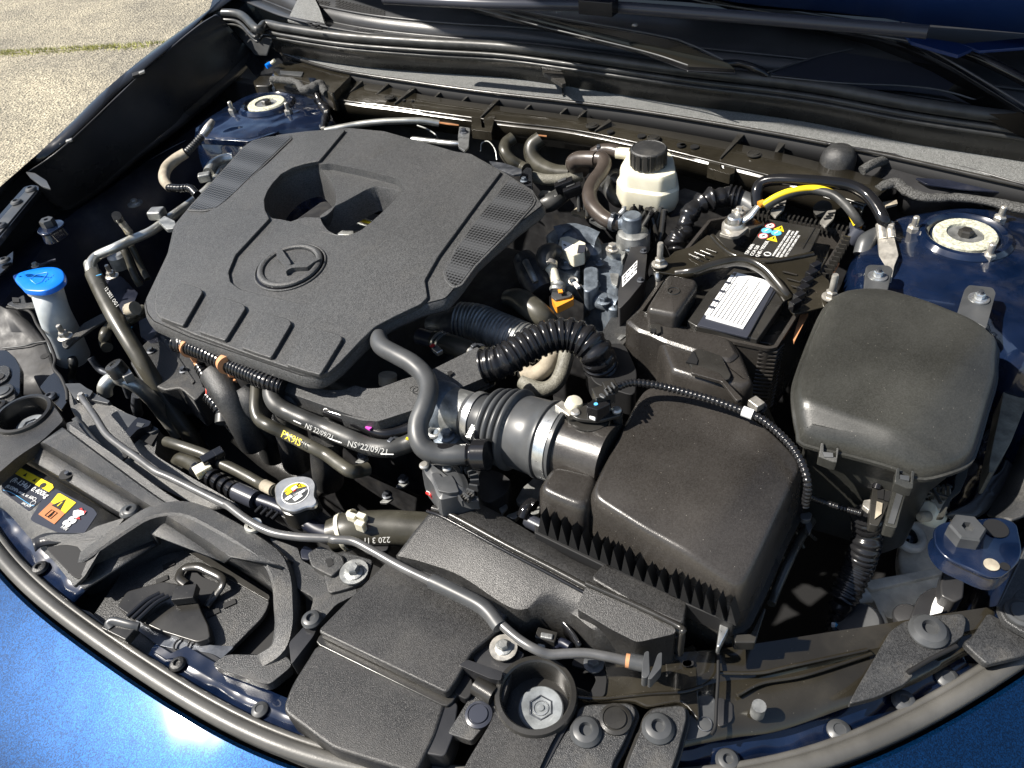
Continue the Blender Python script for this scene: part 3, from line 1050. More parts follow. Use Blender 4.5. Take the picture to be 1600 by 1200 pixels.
def surf_pt(x, y, la, lb, cnt=60):
    """point where the view of (x, y) meets the strip between rows la and lb"""
    A_, B_ = resample(spline(la, 8), cnt), resample(spline(lb, 8), cnt)
    d = MC @ V((x - 800) / F_PX, -(y - 600) / F_PX, -1)
    best = None
    for i in range(cnt - 1):
        n_ = (A_[i + 1] - A_[i]).cross(B_[i] - A_[i])
        if abs(n_.dot(d)) < 1e-9:
            continue
        t = (A_[i] - CAM).dot(n_) / n_.dot(d)
        p = CAM + d * t
        e = (A_[i + 1] - A_[i]).normalized()
        s_ = (p - A_[i]).dot(e)
        if best is None or abs(s_) < best[0]:
            best = (abs(s_), p, n_.normalized() * (1 if n_.z > 0 else -1))
    return best[1], best[2]


slot_me = None


def slots(fr, rows, la, lb, sz=(.0085, .0060)):
    global slot_me
    for (x0, y0, x1, y1, cnt) in rows:
        x_, y_, k = FR[fr]
        for i in range(cnt):
            t = i / max(1, cnt - 1)
            p, n_ = surf_pt(x_ + (x0 + (x1 - x0) * t) * k, y_ + (y0 + (y1 - y0) * t) * k, la, lb)
            if slot_me is None:
                bm = bmesh.new()
                box_bm(bm, (0, 0, 0), sz[0], sz[1], .0016)
                slot_me = bpy.data.meshes.new('slot')
                bm.to_mesh(slot_me)
                bm.free()
                slot_me.materials.append(MATS['deep_black'])
            o = bpy.data.objects.new('slot', slot_me)
            COL.objects.link(o)
            o.parent = cg
            o.location = p - WL[cg.name]
            o.rotation_euler = V(0, 0, 1).rotation_difference(n_).to_euler()


slots('Q2', [(640, 8 + 20 * i, 990 + (-20) * i * 0, 92 + 14 * i, 14) for i in range(4)], g2, g3)
slots('Q2', [(475, 12 + 18 * i, 560, 22 + 18 * i, 4) for i in range(3)], g2, g3)
slots('Q2', [(790, 230, 970, 245, 8), (785, 243, 900, 250, 6), (1285, 272, 1425, 285, 7), (1515, 290, 1600, 298, 5), (455, 130, 515, 190, 4), (435, 155, 500, 215, 4), (415, 180, 470, 222, 4)], c0, g1)
for k_, (aa, bb) in enumerate(((g1, -.004), (g2, .0))):
    tube('grille_moulding', [p + V(0, bb, .001) for p in aa], .0022, 'cowl_black', cg)

ws = thing('windscreen', 'dark windscreen glass behind the wipers at the top right', 'windscreen', (0, .5, .2))
g4 = [V(p.x, p.y - .012, p.z - .006) for p in g3]
w1 = [V(-1.0, .40, .10), V(-.5, .33, .11), V(0, .31, .115), V(.5, .32, .11), V(1.1, .36, .10)]
w2 = [V(p.x, p.y + .5, p.z + .30) for p in w1]
sheet('windscreen_glass', [w1, w2], 'glass', ws, n=40, thick=.005)
sheet('frit_band', [[p + V(0, -.05, -.03) for p in w1], [p + V(0, .0, -.006) for p in w1]], 'gloss_black', ws, n=40)


def wiper(label, arm, blade, r_):
    t_ = thing('wiper', label, 'wiper', arm[0])
    tube('arm', arm, r_, 'smooth_black', t_, flat=.6)
    tube('blade', blade, r_ * .55, 'gloss_black', t_)
    tube('blade_rubber', [p + V(0, .003, -.006) for p in blade], r_ * .3, 'rubber', t_)


t_ = thing('wiper', 'flat dark wiper arm and blade lying behind the middle of the cowl', 'wiper', U(850, 30, .12))
prism('arm', W('', '640,-25,.135 700,-6 800,15 1022,56,.122 1060,64 1135,98,.112 1150,108 1075,104 1006,80 850,42 700,4 640,-12'), .006, 'gloss_black', t_, bevel=.0015)
tube('blade', W('', '660,-22,.140 800,13 1022,54,.127 1075,68 1130,93,.116'), .0013, 'rubber_grey', t_)
tube('blade_edge', W('', '660,-6,.140 760,18 850,42 1006,80,.125 1075,102,.118'), .0011, 'rubber_grey', t_)
tube('wiper_foot', W('', '1110,102,.10 1150,99 1180,107 1200,118,.092'), .005, 'gloss_black', t_)
t_ = thing('wiper', 'broad dark wiper crossing the shaded cowl at top right', 'wiper', U(1300, 40, .12))
prism('arm', W('', '1000,-30,.132 1100,-4 1200,19 1262,37 1370,56,.124 1420,68 1490,105,.112 1620,185,.095 1700,240,.09 1700,258 1600,195 1470,110 1400,76 1340,68 1200,36 1060,12 1000,0'), .006, 'gloss_black', t_, bevel=.0015)
tube('blade', W('', '1060,-8,.136 1100,3 1200,19 1262,37 1370,56,.128 1440,72 1560,140,.108 1650,195,.098'), .0014, 'rubber_grey', t_)
lens = thing('water_panel', 'dark lens shaped cowl panel between the wiper and the seal on the right', 'panel', U(1400, 100, .08))
prism('lens_skin', rnd(W('', '1200,113,.096 1275,89 1335,76 1397,70 1432,73 1470,86 1522,119 1600,172,.09 1560,172 1475,142 1412,135 1319,130 1240,122'), .004), .006, 'label_dark', lens, bevel=.001)
tube('lens_rim', W('', '1200,113,.098 1275,89 1335,76 1397,70 1432,73 1470,86 1522,119 1600,173,.092'), .0010, 'rubber_grey', lens)
tube('panel_fold', W('', '1205,119,.094 1319,130 1412,134 1480,143 1560,168,.088 1600,178'), .0011, 'rubber_grey', lens)
gb_ = thing('scuttle_bar', 'grey blue bar with a joint along the foot of the windscreen', 'bar', U(850, 0, .17))
tube('bar', W('', '600,-2,.175 760,6 920,9,.172 1100,22 1300,38 1450,50'), .0075, 'label_dark', gb_)
box('bar_joint', U(935, 10, .176), .05, .02, .018, 'gloss_black', gb_, ax=(1, 0, 0))
bolt(U(992, 40, .125), .0045, 'screw', gb_)
hg = thing('hinge_assembly', 'shaded blue painted hinge arm at the top right corner', 'hinge', U(1480, 60, .12))
prism('hinge_arm', rnd(W('', '1408,32,.135 1414,46 1432,57 1500,67 1520,76 1497,86 1460,76 1424,65 1412,50 1404,36'), .002), .004, 'hinge_blue', hg, bevel=.001)
prism('hinge_arm', W('', '1503,68,.13 1620,57 1700,52 1700,68 1620,72 1530,79'), .004, 'hinge_blue', hg, bevel=.001)
tube('hinge_link', W('', '1500,80,.12 1540,95 1600,125,.115 1680,170'), .006, 'gloss_black', hg)

# raised bonnet: hinged at the cowl, standing open over the bay; out of frame, it casts the shade and shows in the glass
ho = thing('open_bonnet', 'raised blue bonnet over the cowl seen only in the glass', 'bonnet', (0, .30, .10))
ang = R(52)
rows = []
for i in range(9):
    t = i / 8
    row = []
    for k_ in range(21):
        u_ = -1 + 2 * k_ / 20
        half = .76 - (.10 if u_ > 0 else .17) * t ** 2
        fwd = (.98 - .20 * (abs(u_) ** 2.6)) * t
        x = u_ * half
        bulge = .03 * (1 - u_ * u_) * math.sin(t * 3.1)
        row.append(V(x, .31 - math.cos(ang) * fwd + bulge * math.sin(ang), .125 + math.sin(ang) * fwd + bulge * math.cos(ang)))
    rows.append(row)
sheet('bonnet_skin', rows, 'hood_under', ho, n=40)
e0 = W('', '1030,-22,.150 1120,-3 1200,8 1290,16 1385,27 1410,33 1500,41 1600,50 1760,66')
sheet('rear_inner_panel', [e0, [p + V(0, -.012, .05) for p in e0], [p + V(0, -.05, .14) for p in e0]], 'hinge_blue', ho, n=40)
# ================================================================ ENGINE COVER
ec = thing('engine_cover', 'large grey grained engine cover with a round winged emblem', 'engine cover', U(500, 400, -.02))


def ez(p):
    """cover height: highest at the back, falling gently to the front"""
    return .012 + .045 * max(0, min(1, (p.y + .54) / .46))


def E3(fr, s, lift=0.0):
    """points on the cover's sloping upper face"""
    out_ = []
    for tok in s.split():
        v = [float(a) for a in tok.split(',')]
        x0, y0, k = FR[fr]
        z = .03
        for _ in range(6):
            p = U(x0 + v[0] * k, y0 + v[1] * k, z + lift + (v[2] if len(v) > 2 else 0))
            z = ez(p)
        out_.append(p)
    return out_


# lower slab: emblem tongue and mesh-pad level
slab = E3('', '432,211 478,205 545,200 600,205 660,222 712,237 735,240 785,268 832,297 841,312', -.004)
slab += [p + V(0, 0, .016) for p in E3('', '849,338 805,372 745,425 718,462 699,484 660,494 620,512 590,530 566,553 535,585 516,600 500,606 480,604 400,576 300,541 250,518 240,506 236,486', -.020)]
slab += E3('', '246,430 262,396 272,352 300,318', -.004)
slab = rnd(slab, .004, 2)
# holes of the recess in plan
oval = spline(E3('Q4', '70,450 90,395 130,335 200,262 290,208 380,178 470,168 540,215 600,300 622,400 600,480 540,540 480,560 370,558 290,580 200,612 120,600 78,540', -.004), 3, closed=True)[:]
union = rnd(E3('Q4', '70,450 90,395 130,335 200,262 290,208 380,178 470,165 500,184 580,176 760,212 940,252 1090,290 1145,335 1150,385 1100,450 1000,545 900,640 820,705 740,738 680,745 620,740 560,728 400,660 200,615 120,605 78,540', -.004), .004, 2)
loft('cover_skirt', [inset(slab, -.001, -.001), inset(slab, -.004, -.006), inset(slab, -.004, -.013), inset(slab, -.001, -.017)], 'cover_plastic', ec, cap_top=False)
prism('lower_panel', slab, .004, 'cover_plastic', ec, holes=[union], bevel=.0015)
# upper shell, U-shaped in plan, 4 mm higher than the tongue and the pads
shell = E3('', '479,206 540,202 499,251 487,253 474,256 458,261 440,271 426,286 418,298 413,311 414,327 421,341 368,398 357,425 360,440 376,452 470,474 486,474 507,461 545,428 606,370 731,240 742,243 783,268 745,318 685,400 664,437 668,464 658,474 616,494 586,510 562,533 531,566 514,581 499,586 481,584 400,557 301,521 251,498 243,487 242,472 248,430 264,397 276,350 290,345 318,334 348,318 405,266', .0)
shell = rnd(shell, [.0015] * 2 + [.001] * 8 + [.006] * 3 + [.003] * 30, 2) if 0 else rnd(shell, .0022, 2)
prism('upper_shell', shell, .006, 'cover_plastic', ec, bevel=.0012)
# recessed deck between the two openings and the walls of both cups
kidney = rnd(E3('Q4', '495,588 600,515 700,470 790,420 860,380 940,352 1060,372 1135,385 1095,450 1000,545 900,636 820,700 740,733 680,740 625,735 560,700 520,650', -.012), .004, 2)
oval_s = inset([p + V(0, 0, -.008) for p in oval], .001)
prism('recess_deck', [p + V(0, 0, -.009) for p in inset(union, -.002)], .003, 'cover_plastic', ec, holes=[oval_s, kidney], bevel=.0014)
loft('recess_wall', [[p + V(0, 0, .0) for p in union], [p + V(0, 0, -.010) for p in inset(union, .0015)]], 'cover_plastic', ec, cap_top=False)
for lp, dpt in ((oval_s, .040), (kidney, .032)):
    loft('cup_wall', [lp, inset(lp, .001, -.002), inset(lp, .004, -dpt * .6), inset(lp, .008, -dpt)], 'cover_plastic', ec, cap_top=False)
# cup rims catching the light
# things seen in the cup: injector rail and yellow loom
cup = thing('fuel_rail', 'steel rail with a yellow stripe deep inside the cover opening', 'fuel rail', U(560, 345, -.03))
tube('rail', W('Q4', '690,580,-.02 800,620 920,665'), .006, 'bright_metal', cup)
prism('rail_stripe', W('Q4', '720,590,-.008 780,590 915,635 915,650 780,612 722,606'), .003, 'yellow', cup)
box('rail_bracket', U(547, 330, -.012), .012, .008, .006, 'cast_metal', cup, ax=(.6, -.5, 0))
tube('rail_clip', W('Q4', '545,620,-.02 560,690'), .0022, 'orange', cup)
prism('rail_foot', W('Q4', '560,680,-.03 700,700 830,700 740,735 600,730'), .003, 'cast_metal', cup)

# mesh pads
for nm, s_, fr in (('', '875,968 1080,740 1130,682 1172,652 1235,636 1338,628 1343,642 1290,692 1050,925 1000,962 940,972', 'A'), ('', '795,282 803,282 830,304 834,312 831,320 797,358 740,415 719,444 709,447 700,438 696,424 715,387 745,345', '')):
    pp = rnd(E3(fr, s_, -.0025), .002, 2)
    prism('pad_rim', inset(pp, -.003), .003, 'cover_plastic', ec, bevel=.0008)
    prism('mesh_insert', [p + V(0, 0, .0006) for p in pp], .002, 'mesh_inset', ec, bevel=0)
# four raised pads on the front face
for s_ in ('742,312 752,282 812,165 833,150 930,180 938,196 848,352 795,334', '918,378 928,358 1008,226 1030,218 1128,252 1137,270 1043,420 980,400', '1115,452 1128,428 1200,298 1222,288 1342,324 1348,342 1255,500 1192,480', '1322,530 1340,500 1425,368 1450,360 1577,394 1585,412 1482,578 1410,560'):
    prism('coil_pad', rnd(E3('D', s_, .0045), .0026, 2), .005, 'cover_plastic', ec, bevel=.0012)
# emblem in its round pocket
ce = E3('Q4', '262,966', .0)[0]
er = .0425
nrm = V(0, -.098, 1)
lathe('emblem_pocket', ce + V(0, 0, -.0036), nrm, [(er, -.001), (er, .0), (er - .002, .0006), (0, .0006)], 'gloss_black', ec, seg=64)
torus('emblem_rim', ce + V(0, 0, -.0032), nrm, er, .0012, 'cover_plastic', ec, seg=64)
torus('emblem_ring', ce + V(0, 0, -.0012), nrm, .0355, .0040, 'cover_plastic', ec, flat=.8, seg=64)
emb_ = lathe('emblem_disc', ce + V(0, 0, -.0030), nrm, [(.0315, 0), (.0312, .0012), (0, .0012)], 'cover_plastic', ec, seg=48)
wingl = rnd(E3('Q4', '160,868 185,835 205,850 235,900 262,935 272,965 240,975 232,1022 222,985 190,940 160,915', .0038), .0006, 2)
wingr = rnd(E3('Q4', '232,1025 240,975 285,968 350,945 420,932 495,908 500,922 450,948 400,985 330,988 285,990 250,1005', .0040), .0006, 2)
prism('emblem_wing', wingl, .007, 'cover_plastic', emb_, bevel=.0006)
prism('emblem_wing', wingr, .007, 'cover_plastic', emb_, bevel=.0006)

# ================================================================ ENGINE BLOCK UNDER THE COVER
eb = thing('engine_block', 'dark engine block hidden under the grained cover', 'engine', U(500, 400, -.2))
box('cylinder_head', (-.14, -.28, -.16), .42, .34, .16, 'block_dark', eb, bevel=.01)
box('block', (-.13, -.27, -.40), .40, .30, .32, 'block_dark', eb, bevel=.01)
# plastic intake runners in front of it
im = thing('intake_manifold', 'row of thick black intake runners below the front of the cover', 'manifold', U(430, 650, -.12))
for s_, r_ in (('300,95,-0.0372 390,240,-0.0496 480,400,-0.0806 545,530,-0.1178', .0165), ('480,200,-0.0504 560,310,-0.0672 630,450,-0.1176 672,600,-0.1680', .0165), ('760,380,-0.0714 780,460,-0.1008 800,560,-0.1344 820,650,-0.1680', .018), ('1010,470,-0.0756 1000,560,-0.1008 1005,680,-0.1344 1015,760,-0.1680', .018), ('800,230,-0.0420 780,300,-0.0504 770,380,-0.0756', .018), ('1110,370,-0.0504 1060,430,-0.0672 1030,500,-0.1008', .018)):
    tube('runner', W('Q3', s_), r_, 'rough_black', im, seg=22)
sheet('plenum', [W('Q3', '430,470,-.20 700,640,-.2 1000,800,-.2'), W('Q3', '400,520,-.22 640,720,-.22 940,880,-.22')], 'grain_black', im, thick=.03)

# ================================================================ AIR FILTER HOUSING
ab = thing('air_filter_housing', 'smooth grey brown air filter box in the middle foreground', 'air filter', U(1070, 790, -.08))
top = [(1016, 607, .004), (1060, 611, .004), (1120, 630, .003), (1175, 656, .001), (1218, 690, -.003), (1256, 730, -.010), (1222, 797, -.014), (1190, 868, -.018), (1160, 929, -.020), (1080, 876, -.014), (1000, 830, -.008), (921, 779, -.003), (948, 720, .0), (978, 662, .002), (1002, 617, .004)]
tp = rnd([U(*p) for p in top], .006, 2)


def planefit(pts):
    """z = a x + b y + c through a ring of points"""
    n_ = len(pts)
    mx, my, mz = (sum(p[i] for p in pts) / n_ for i in range(3))
    sxx = sum((p.x - mx) ** 2 for p in pts)
    syy = sum((p.y - my) ** 2 for p in pts)
    sxy = sum((p.x - mx) * (p.y - my) for p in pts)
    sxz = sum((p.x - mx) * (p.z - mz) for p in pts)
    syz = sum((p.y - my) * (p.z - mz) for p in pts)
    D_ = sxx * syy - sxy * sxy
    a_, b_ = (sxz * syy - syz * sxy) / D_, (syz * sxx - sxz * sxy) / D_
    return lambda p: mz + a_ * (p.x - mx) + b_ * (p.y - my)


class Folds:
    """a plane with soft folds; each fold is (point, point, slope, softness), falling on the right-hand side of p->q"""

    def __init__(self, base, folds=()):
        self.base = base
        self.f = []
        for p, q, k_, s_ in folds:
            d = V(q.x - p.x, q.y - p.y, 0).normalized()
            self.f.append((V(p.x, p.y, 0), V(d.y, -d.x, 0), k_, s_))

    def __call__(self, p):
        z = self.base(p)
        for o_, n_, k_, s_ in self.f:
            t = (V(p.x, p.y, 0) - o_).dot(n_)
            if t > s_:
                z -= k_ * t
            elif t > -s_:
                z -= k_ * (t + s_) ** 2 / (4 * s_)
        return z


def surf(fr, s_, zf, start=0.0):
    """points seen at these places on the surface z = zf(x, y)"""
    out_ = []
    x0, y0, k = FR[fr]
    for tok in s_.split():
        x, y = [float(v) for v in tok.split(',')[:2]]
        z = start
        for _ in range(25):
            p = U(x0 + x * k, y0 + y * k, z)
            z = .5 * z + .5 * zf(p)
        out_.append(U(x0 + x * k, y0 + y * k, z))
    return out_


def dome(ring, m, name, parent, zf=None, k_in=(0, .004, .010, .03), up=(0, .004, .007, .009), side=((-.002, -.006), (-.004, -.03), (-.006, -.06)), **kw):
    """moulded lid: folded flat top, rounded shoulder, drafted sides"""
    zf = zf or planefit(ring)
    ring = [V(p.x, p.y, 0) for p in ring]
    rings = []
    for ki, u_ in ((k_in[3], up[3]), (k_in[2], up[2]), (k_in[1], up[1]), (0, 0)):
        rings.append([V(p.x, p.y, u_) for p in inset(ring, ki)])
    for o_, d_ in side:
        rings.append(inset(ring, o_, d_))
    bm = bmesh.new()
    vs = [[bm.verts.new(p) for p in r] for r in rings]
    n_ = len(ring)
    for a, b in zip(vs, vs[1:]):
        for i in range(n_):
            j = (i + 1) % n_
            bm.faces.new((a[i], b[i], b[j], a[j]))
    bm.faces.new(vs[0])
    if isinstance(zf, Folds):
        for o_, nn_, k_, s_ in zf.f:
            if k_ == 0:
                continue
            for t in (-1, -.6, -.2, .2, .6, 1):
                bmesh.ops.bisect_plane(bm, geom=bm.verts[:] + bm.edges[:] + bm.faces[:], plane_co=o_ + nn_ * (t * s_), plane_no=nn_)
    for v in bm.verts:
        v.co.z += zf(v.co)
    return bmlink(name, bm, m, parent, smooth=60, **kw)


tpf = Folds(planefit(tp[:20] + tp[-12:]), [(U(1196, 690, 0), U(1040, 850, 0), -.0, .02)])
fa, fb_ = U(1200, 690, 0), U(1075, 862, 0)
tpf = Folds(planefit([U(*q_) for q_ in ((1016, 607, .004), (1060, 611, .004), (1175, 656, .002), (926, 787, -.004), (925, 768, -.003), (1000, 830, -.007))]), [(fb_, fa, .27, .010)])
tpf.f = [(o_, n_f if (V(U(980, 720, 0).x, U(980, 720, 0).y, 0) - o_).dot(n_f) < 0 else -n_f, k_f, s_f) for o_, n_f, k_f, s_f in tpf.f]
tp = rnd(surf('', ' '.join(f'{q_[0]},{q_[1]}' for q_ in top), tpf), .013, 5)
dome(tp, 'airbox_plastic', 'filter_lid', ab, tpf, k_in=(0, .0012, .003, .005), up=(0, .0026, .0042, .0046), side=((-.002, -.005), (-.004, -.025), (-.006, -.05)))
base = inset(tp, -.010, -.050)
loft('lid_flange', [inset(tp, -.005, -.050), base, inset(tp, -.010, -.057), inset(tp, -.003, -.058), inset(tp, .004, -.16)], 'smooth_black', ab)
# side lobe and outlet
lobe = rnd(W('Q7', '560,690,-.012 930,775 890,920 820,1062 620,985 432,896'), .010, 5)
dome(lobe, 'airbox_plastic', 'side_lobe', ab, None, k_in=(0, .0015, .0035, .006), up=(0, .0025, .004, .0045), side=((-.002, -.004), (-.003, -.025), (-.003, -.055)))
ax0, ax1, ax2 = W('E', '1002,893,-.022 1145,938,-.020 1260,975,-.018')
tube('outlet_tube', [ax0, ax1, ax2], .0335, 'airbox_plastic', ab, seg=36, sm=False)
prism('outlet_saddle', rnd(W('Q7', '620,560,-.012 760,440 1080,400 1140,420 960,760 600,660'), .005), .045, 'airbox_plastic', ab, bevel=.004)
# black wedges in place of triangular shadows along the lower edge of the lid
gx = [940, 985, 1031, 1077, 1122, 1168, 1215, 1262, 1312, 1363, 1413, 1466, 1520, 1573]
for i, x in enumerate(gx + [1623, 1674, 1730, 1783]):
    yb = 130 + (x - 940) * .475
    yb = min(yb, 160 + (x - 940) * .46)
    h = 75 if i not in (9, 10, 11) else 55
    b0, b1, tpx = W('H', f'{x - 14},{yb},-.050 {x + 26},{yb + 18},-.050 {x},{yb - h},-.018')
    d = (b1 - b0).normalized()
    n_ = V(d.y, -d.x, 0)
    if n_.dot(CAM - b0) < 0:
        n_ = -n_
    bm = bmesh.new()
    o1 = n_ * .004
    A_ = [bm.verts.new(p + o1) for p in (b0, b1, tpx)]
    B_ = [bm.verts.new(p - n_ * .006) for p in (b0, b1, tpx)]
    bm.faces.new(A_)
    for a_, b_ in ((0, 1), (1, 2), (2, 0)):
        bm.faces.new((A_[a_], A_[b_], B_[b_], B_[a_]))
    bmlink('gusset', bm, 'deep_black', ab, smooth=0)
prism('gusset_rail', W('H', '900,110,-.052 930,130 1250,270 1600,430 1800,530 1790,560 1580,470 1230,310 900,150'), .02, 'deep_black', ab)
for fr, s_ in (('I', '250,500,-.06 275,495 290,560 240,660 228,655'), ('I', '300,600,-.07 380,600 440,480 448,490 400,640 310,640')):
    prism('lid_clip', W(fr, s_), .012, 'smooth_black' if 'I' and '300' in s_ else 'bright_metal', ab)
for s_ in ('120,60,-.07 560,330', '60,0,-.06 0,0'):
    pass
for (x0, y0, x1, y1) in ((700, 560, 830, 830), (580, 770, 700, 990), (480, 1010, 560, 1180), (860, 700, 930, 760)):
    tube('web', W('Q8', f'{x0},{y0},-.07 {x1},{y1},-.10'), .0016, 'smooth_black', ab, sm=False)
tube('case_rim', W('Q8', '900,600,-.08 800,760 700,960 600,1190,-.09 560,1300'), .004, 'smooth_black', ab)
prism('case_tab', rnd(W('Q8', '790,545,-.06 880,530 905,545 890,600 820,600'), .003), .006, 'rubber_grey', ab)
prism('case_tab', rnd(W('Q8', '840,605,-.065 890,610 905,650 880,720 850,660'), .003), .004, 'rubber_grey', ab)

# airflow sensor on the outlet
mf_ = thing('airflow_sensor', 'black flat sensor screwed on top of the air filter outlet', 'sensor', U(925, 650, .01))
lathe('sensor_socket', W('Q7', '860,400,-.005')[0], (0, 0, 1), [(.018, -.02), (.018, .020), (0, .020)], 'smooth_black', mf_)
prism('sensor_flange', rnd(W('Q7', '700,255,.022 740,225 830,165 960,170 1080,205 1125,235 1115,260 940,305 850,300 760,290'), .004), .004, 'smooth_black', mf_)
for x, y in ((740, 240), (1085, 222)):
    bolt(W('Q7', f'{x},{y},.022')[0], .0045, 'screw', mf_)
for x, y in ((715, 330), (1085, 300)):
    tube('sensor_post', [W('Q7', f'{x},{y - 70},.018')[0], W('Q7', f'{x},{y - 70},.018')[0] + V(0, 0, -.03)], .0055, 'smooth_black', mf_, sm=False)
prism('sensor_body', rnd(W('Q7', '830,175,.036 930,90 1040,130 1030,165 925,215 835,190'), .001), .016, 'gloss_black', mf_)
prism('sensor_face', W('Q7', '850,250,.026 840,205 880,200 915,235 910,290 860,270'), .004, 'white_print', mf_)
lathe('paint_dot', W('Q7', '912,168,.0365')[0], (0, 0, 1), [(.0018, 0), (.0018, .0004), (0, .0004)], 'sky_print', mf_)
pl = thing('sensor_plug', 'black plug with clips on the sensor loom behind the airflow sensor', 'connector', U(945, 610, .03))
box('plug_body', W('Q7', '975,95,.036')[0], .018, .014, .012, 'smooth_black', pl, ax=(.7, .7, 0))
prism('plug_clip', W('Q7', '935,80,.044 965,70 1000,100 980,118 945,100'), .002, 'rubber_grey', pl)
box('plug_latch', W('Q7', '1030,30,.040')[0], .012, .010, .01, 'smooth_black', pl, ax=(.7, .7, 0))
for i in range(3):
    box('plug_rib', W('Q7', f'{1000 + 28 * i},{70 - 28 * i},.046')[0], .008, .0018, .003, 'rubber_grey', pl, ax=(.7, -.6, 0))

# bellows hose
bh = thing('intake_bellows', 'fat grey rubber bellows joining the throttle to the filter box', 'bellows', U(820, 690, -.03))
bx = (ax1 - ax0).normalized()
c = ax0 - bx * .0


def BX(d):
    return ax0 + bx * d


prof = []
for (d, r_) in ((-.118, .024), (-.105, .0245), (-.100, .027)):
    prof.append((BX(d), r_))
ringp = [(-.098, .0235), (-.093, .026), (-.086, .026), (-.082, .0245), (-.074, .0245)]
n_b = 4
d0 = -.072
for i in range(n_b):
    dd = d0 + i * .0082
    pk = .0345 + .0018 * i
    ringp += [(dd, pk - .0045), (dd + .0012, pk - .001), (dd + .0030, pk + .001), (dd + .0048, pk + .001), (dd + .0066, pk - .001), (dd + .0076, pk - .0045)]
ringp += [(-.0385, .0350), (-.036, .0362), (-.022, .0366), (-.012, .0368), (-.0105, .0385), (-.007, .0385), (-.006, .0362), (.008, .0362), (.009, .0385), (.0115, .0385), (.012, .034)]
bm = bmesh.new()
lathe_bm(bm, ax0, bx, [(r_, d) for d, r_ in ringp], 48)
bmlink('bellows_hose', bm, 'rubber_grey', bh, smooth=60)
lathe('hose_clamp', ax0, bx, [(.0372, -.0045), (.0372, .0065), (.0366, .0065), (.0366, -.0045)], 'bright_metal', bh, seg=48)
lathe('hose_clamp', BX(-.092), bx, [(.0268, 0), (.0268, .007), (.0262, .007), (.0262, 0)], 'bright_metal', bh, seg=40)
for i in range(9):
    p_ = W('P8', f'{690 + 7 * i},{270 - 14 * i},-.008')[0]
    box('clamp_worm', p_, .006, .0016, .003, 'bright_metal', bh, ax=bx, bevel=.0003)
box('clamp_screw', W('Q7', '660,215,.016')[0], .020, .009, .005, 'zinc', bh, ax=(.8, -.3, .0))
lathe('clamp_cap', W('Q7', '728,170,.018')[0], (.4, .2, 1), [(.008, -.004), (.008, .003), (.006, .006), (0, .007)], 'white_plastic', bh)
box('clamp_buckle', W('Q7', '572,365,.010')[0], .006, .012, .003, 'zinc', bh, ax=bx)

# ================================================================ FUSE BOX
fb = thing('fuse_box', 'large smooth olive grey fuse box with rounded corners on the right', 'fuse box', U(1400, 600, -.05))
def smooth_ring(r_):
    return spline(r_, 3, closed=True)


fpl = planefit([U(1320, 480, .034), U(1530, 530, .034), U(1275, 640, .024), U(1400, 685, .024)])
ff = Folds(fpl, [(U(1411, 690, .022), U(1274, 641, .022), .75, .008), (U(1410, 688, .02), U(1545, 525, .02), .38, .018), (U(1272, 640, .02), U(1262, 560, .02), .0, .01), (U(1300, 470, .03), U(1500, 500, .03), .0, .01)])
ff = Folds(fpl, [(U(1274, 641, .022), U(1411, 690, .022), .85, .005), (U(1545, 525, .02), U(1412, 688, .02), .36, .012), (U(1300, 480, .03), U(1262, 600, .03), .45, .012), (U(1530, 490, .03), U(1330, 468, .03), .30, .012)])
FO = '740,212 840,192 950,196 1060,222 1130,242 1240,282 1345,325 1430,385 1476,440 1472,520 1468,600 1430,730 1390,870 1350,962 1260,1008 1145,1037 1070,1020 1000,985 800,930 590,880 565,830 548,740 541,640 560,560 620,400 680,270'
for o_, n_f, k_f, s_f in list(ff.f):
    pass
cen_f = U(1400, 590, .03)
ff.f = [(o_, n_f if (V(cen_f.x, cen_f.y, 0) - o_).dot(n_f) < 0 else -n_f, k_f, s_f) for o_, n_f, k_f, s_f in ff.f]
fo = surf('F', FO, ff, .01)
dome(smooth_ring(fo), 'fuse_plastic', 'fuse_box_lid', fb, ff, k_in=(0, .0015, .004, .008), up=(0, .003, .005, .0056), side=((-.0008, -.002), (-.001, -.004)))
lipf = smooth_ring(fo)
loft('lid_rim', [inset(lipf, .001, -.0035), inset(lipf, -.003, -.0045), inset(lipf, -.003, -.0075), inset(lipf, .002, -.008)], 'fuse_plastic', fb, cap_top=False)
body_r = inset(lipf, .006, -.006)
loft('fuse_box_body', [body_r, inset(lipf, .010, -.035), inset(lipf, .018, -.06), inset(lipf, .02, -.14)], 'fuse_plastic', fb)
for s_, ah in (('858,190,.022 868,78,.020 885,68 975,72 995,90 965,205', (922, 125)), ('1290,300,.022 1325,185,.020 1345,163 1455,175 1470,200 1425,365 1405,350 1350,325', (1390, 228))):
    lug_ = prism('mounting_lug', rnd(W('F', s_), .003), .005, 'rubber_grey', fb, bevel=.0015)
    cc = W('F', f'{ah[0]},{ah[1]},.0205')[0]
    lathe('lug_washer', cc, (0, 0, 1), [(.0095, 0), (.0095, .0012), (.0075, .0012), (0, .001)], 'bright_metal', lug_)
    bolt(cc, .0072, 'hex', lug_, m='bright_metal')
    lathe('lug_stud', cc, (0, 0, 1), [(.0024, 0), (.0024, .010), (0, .0105)], 'dark_metal', lug_)
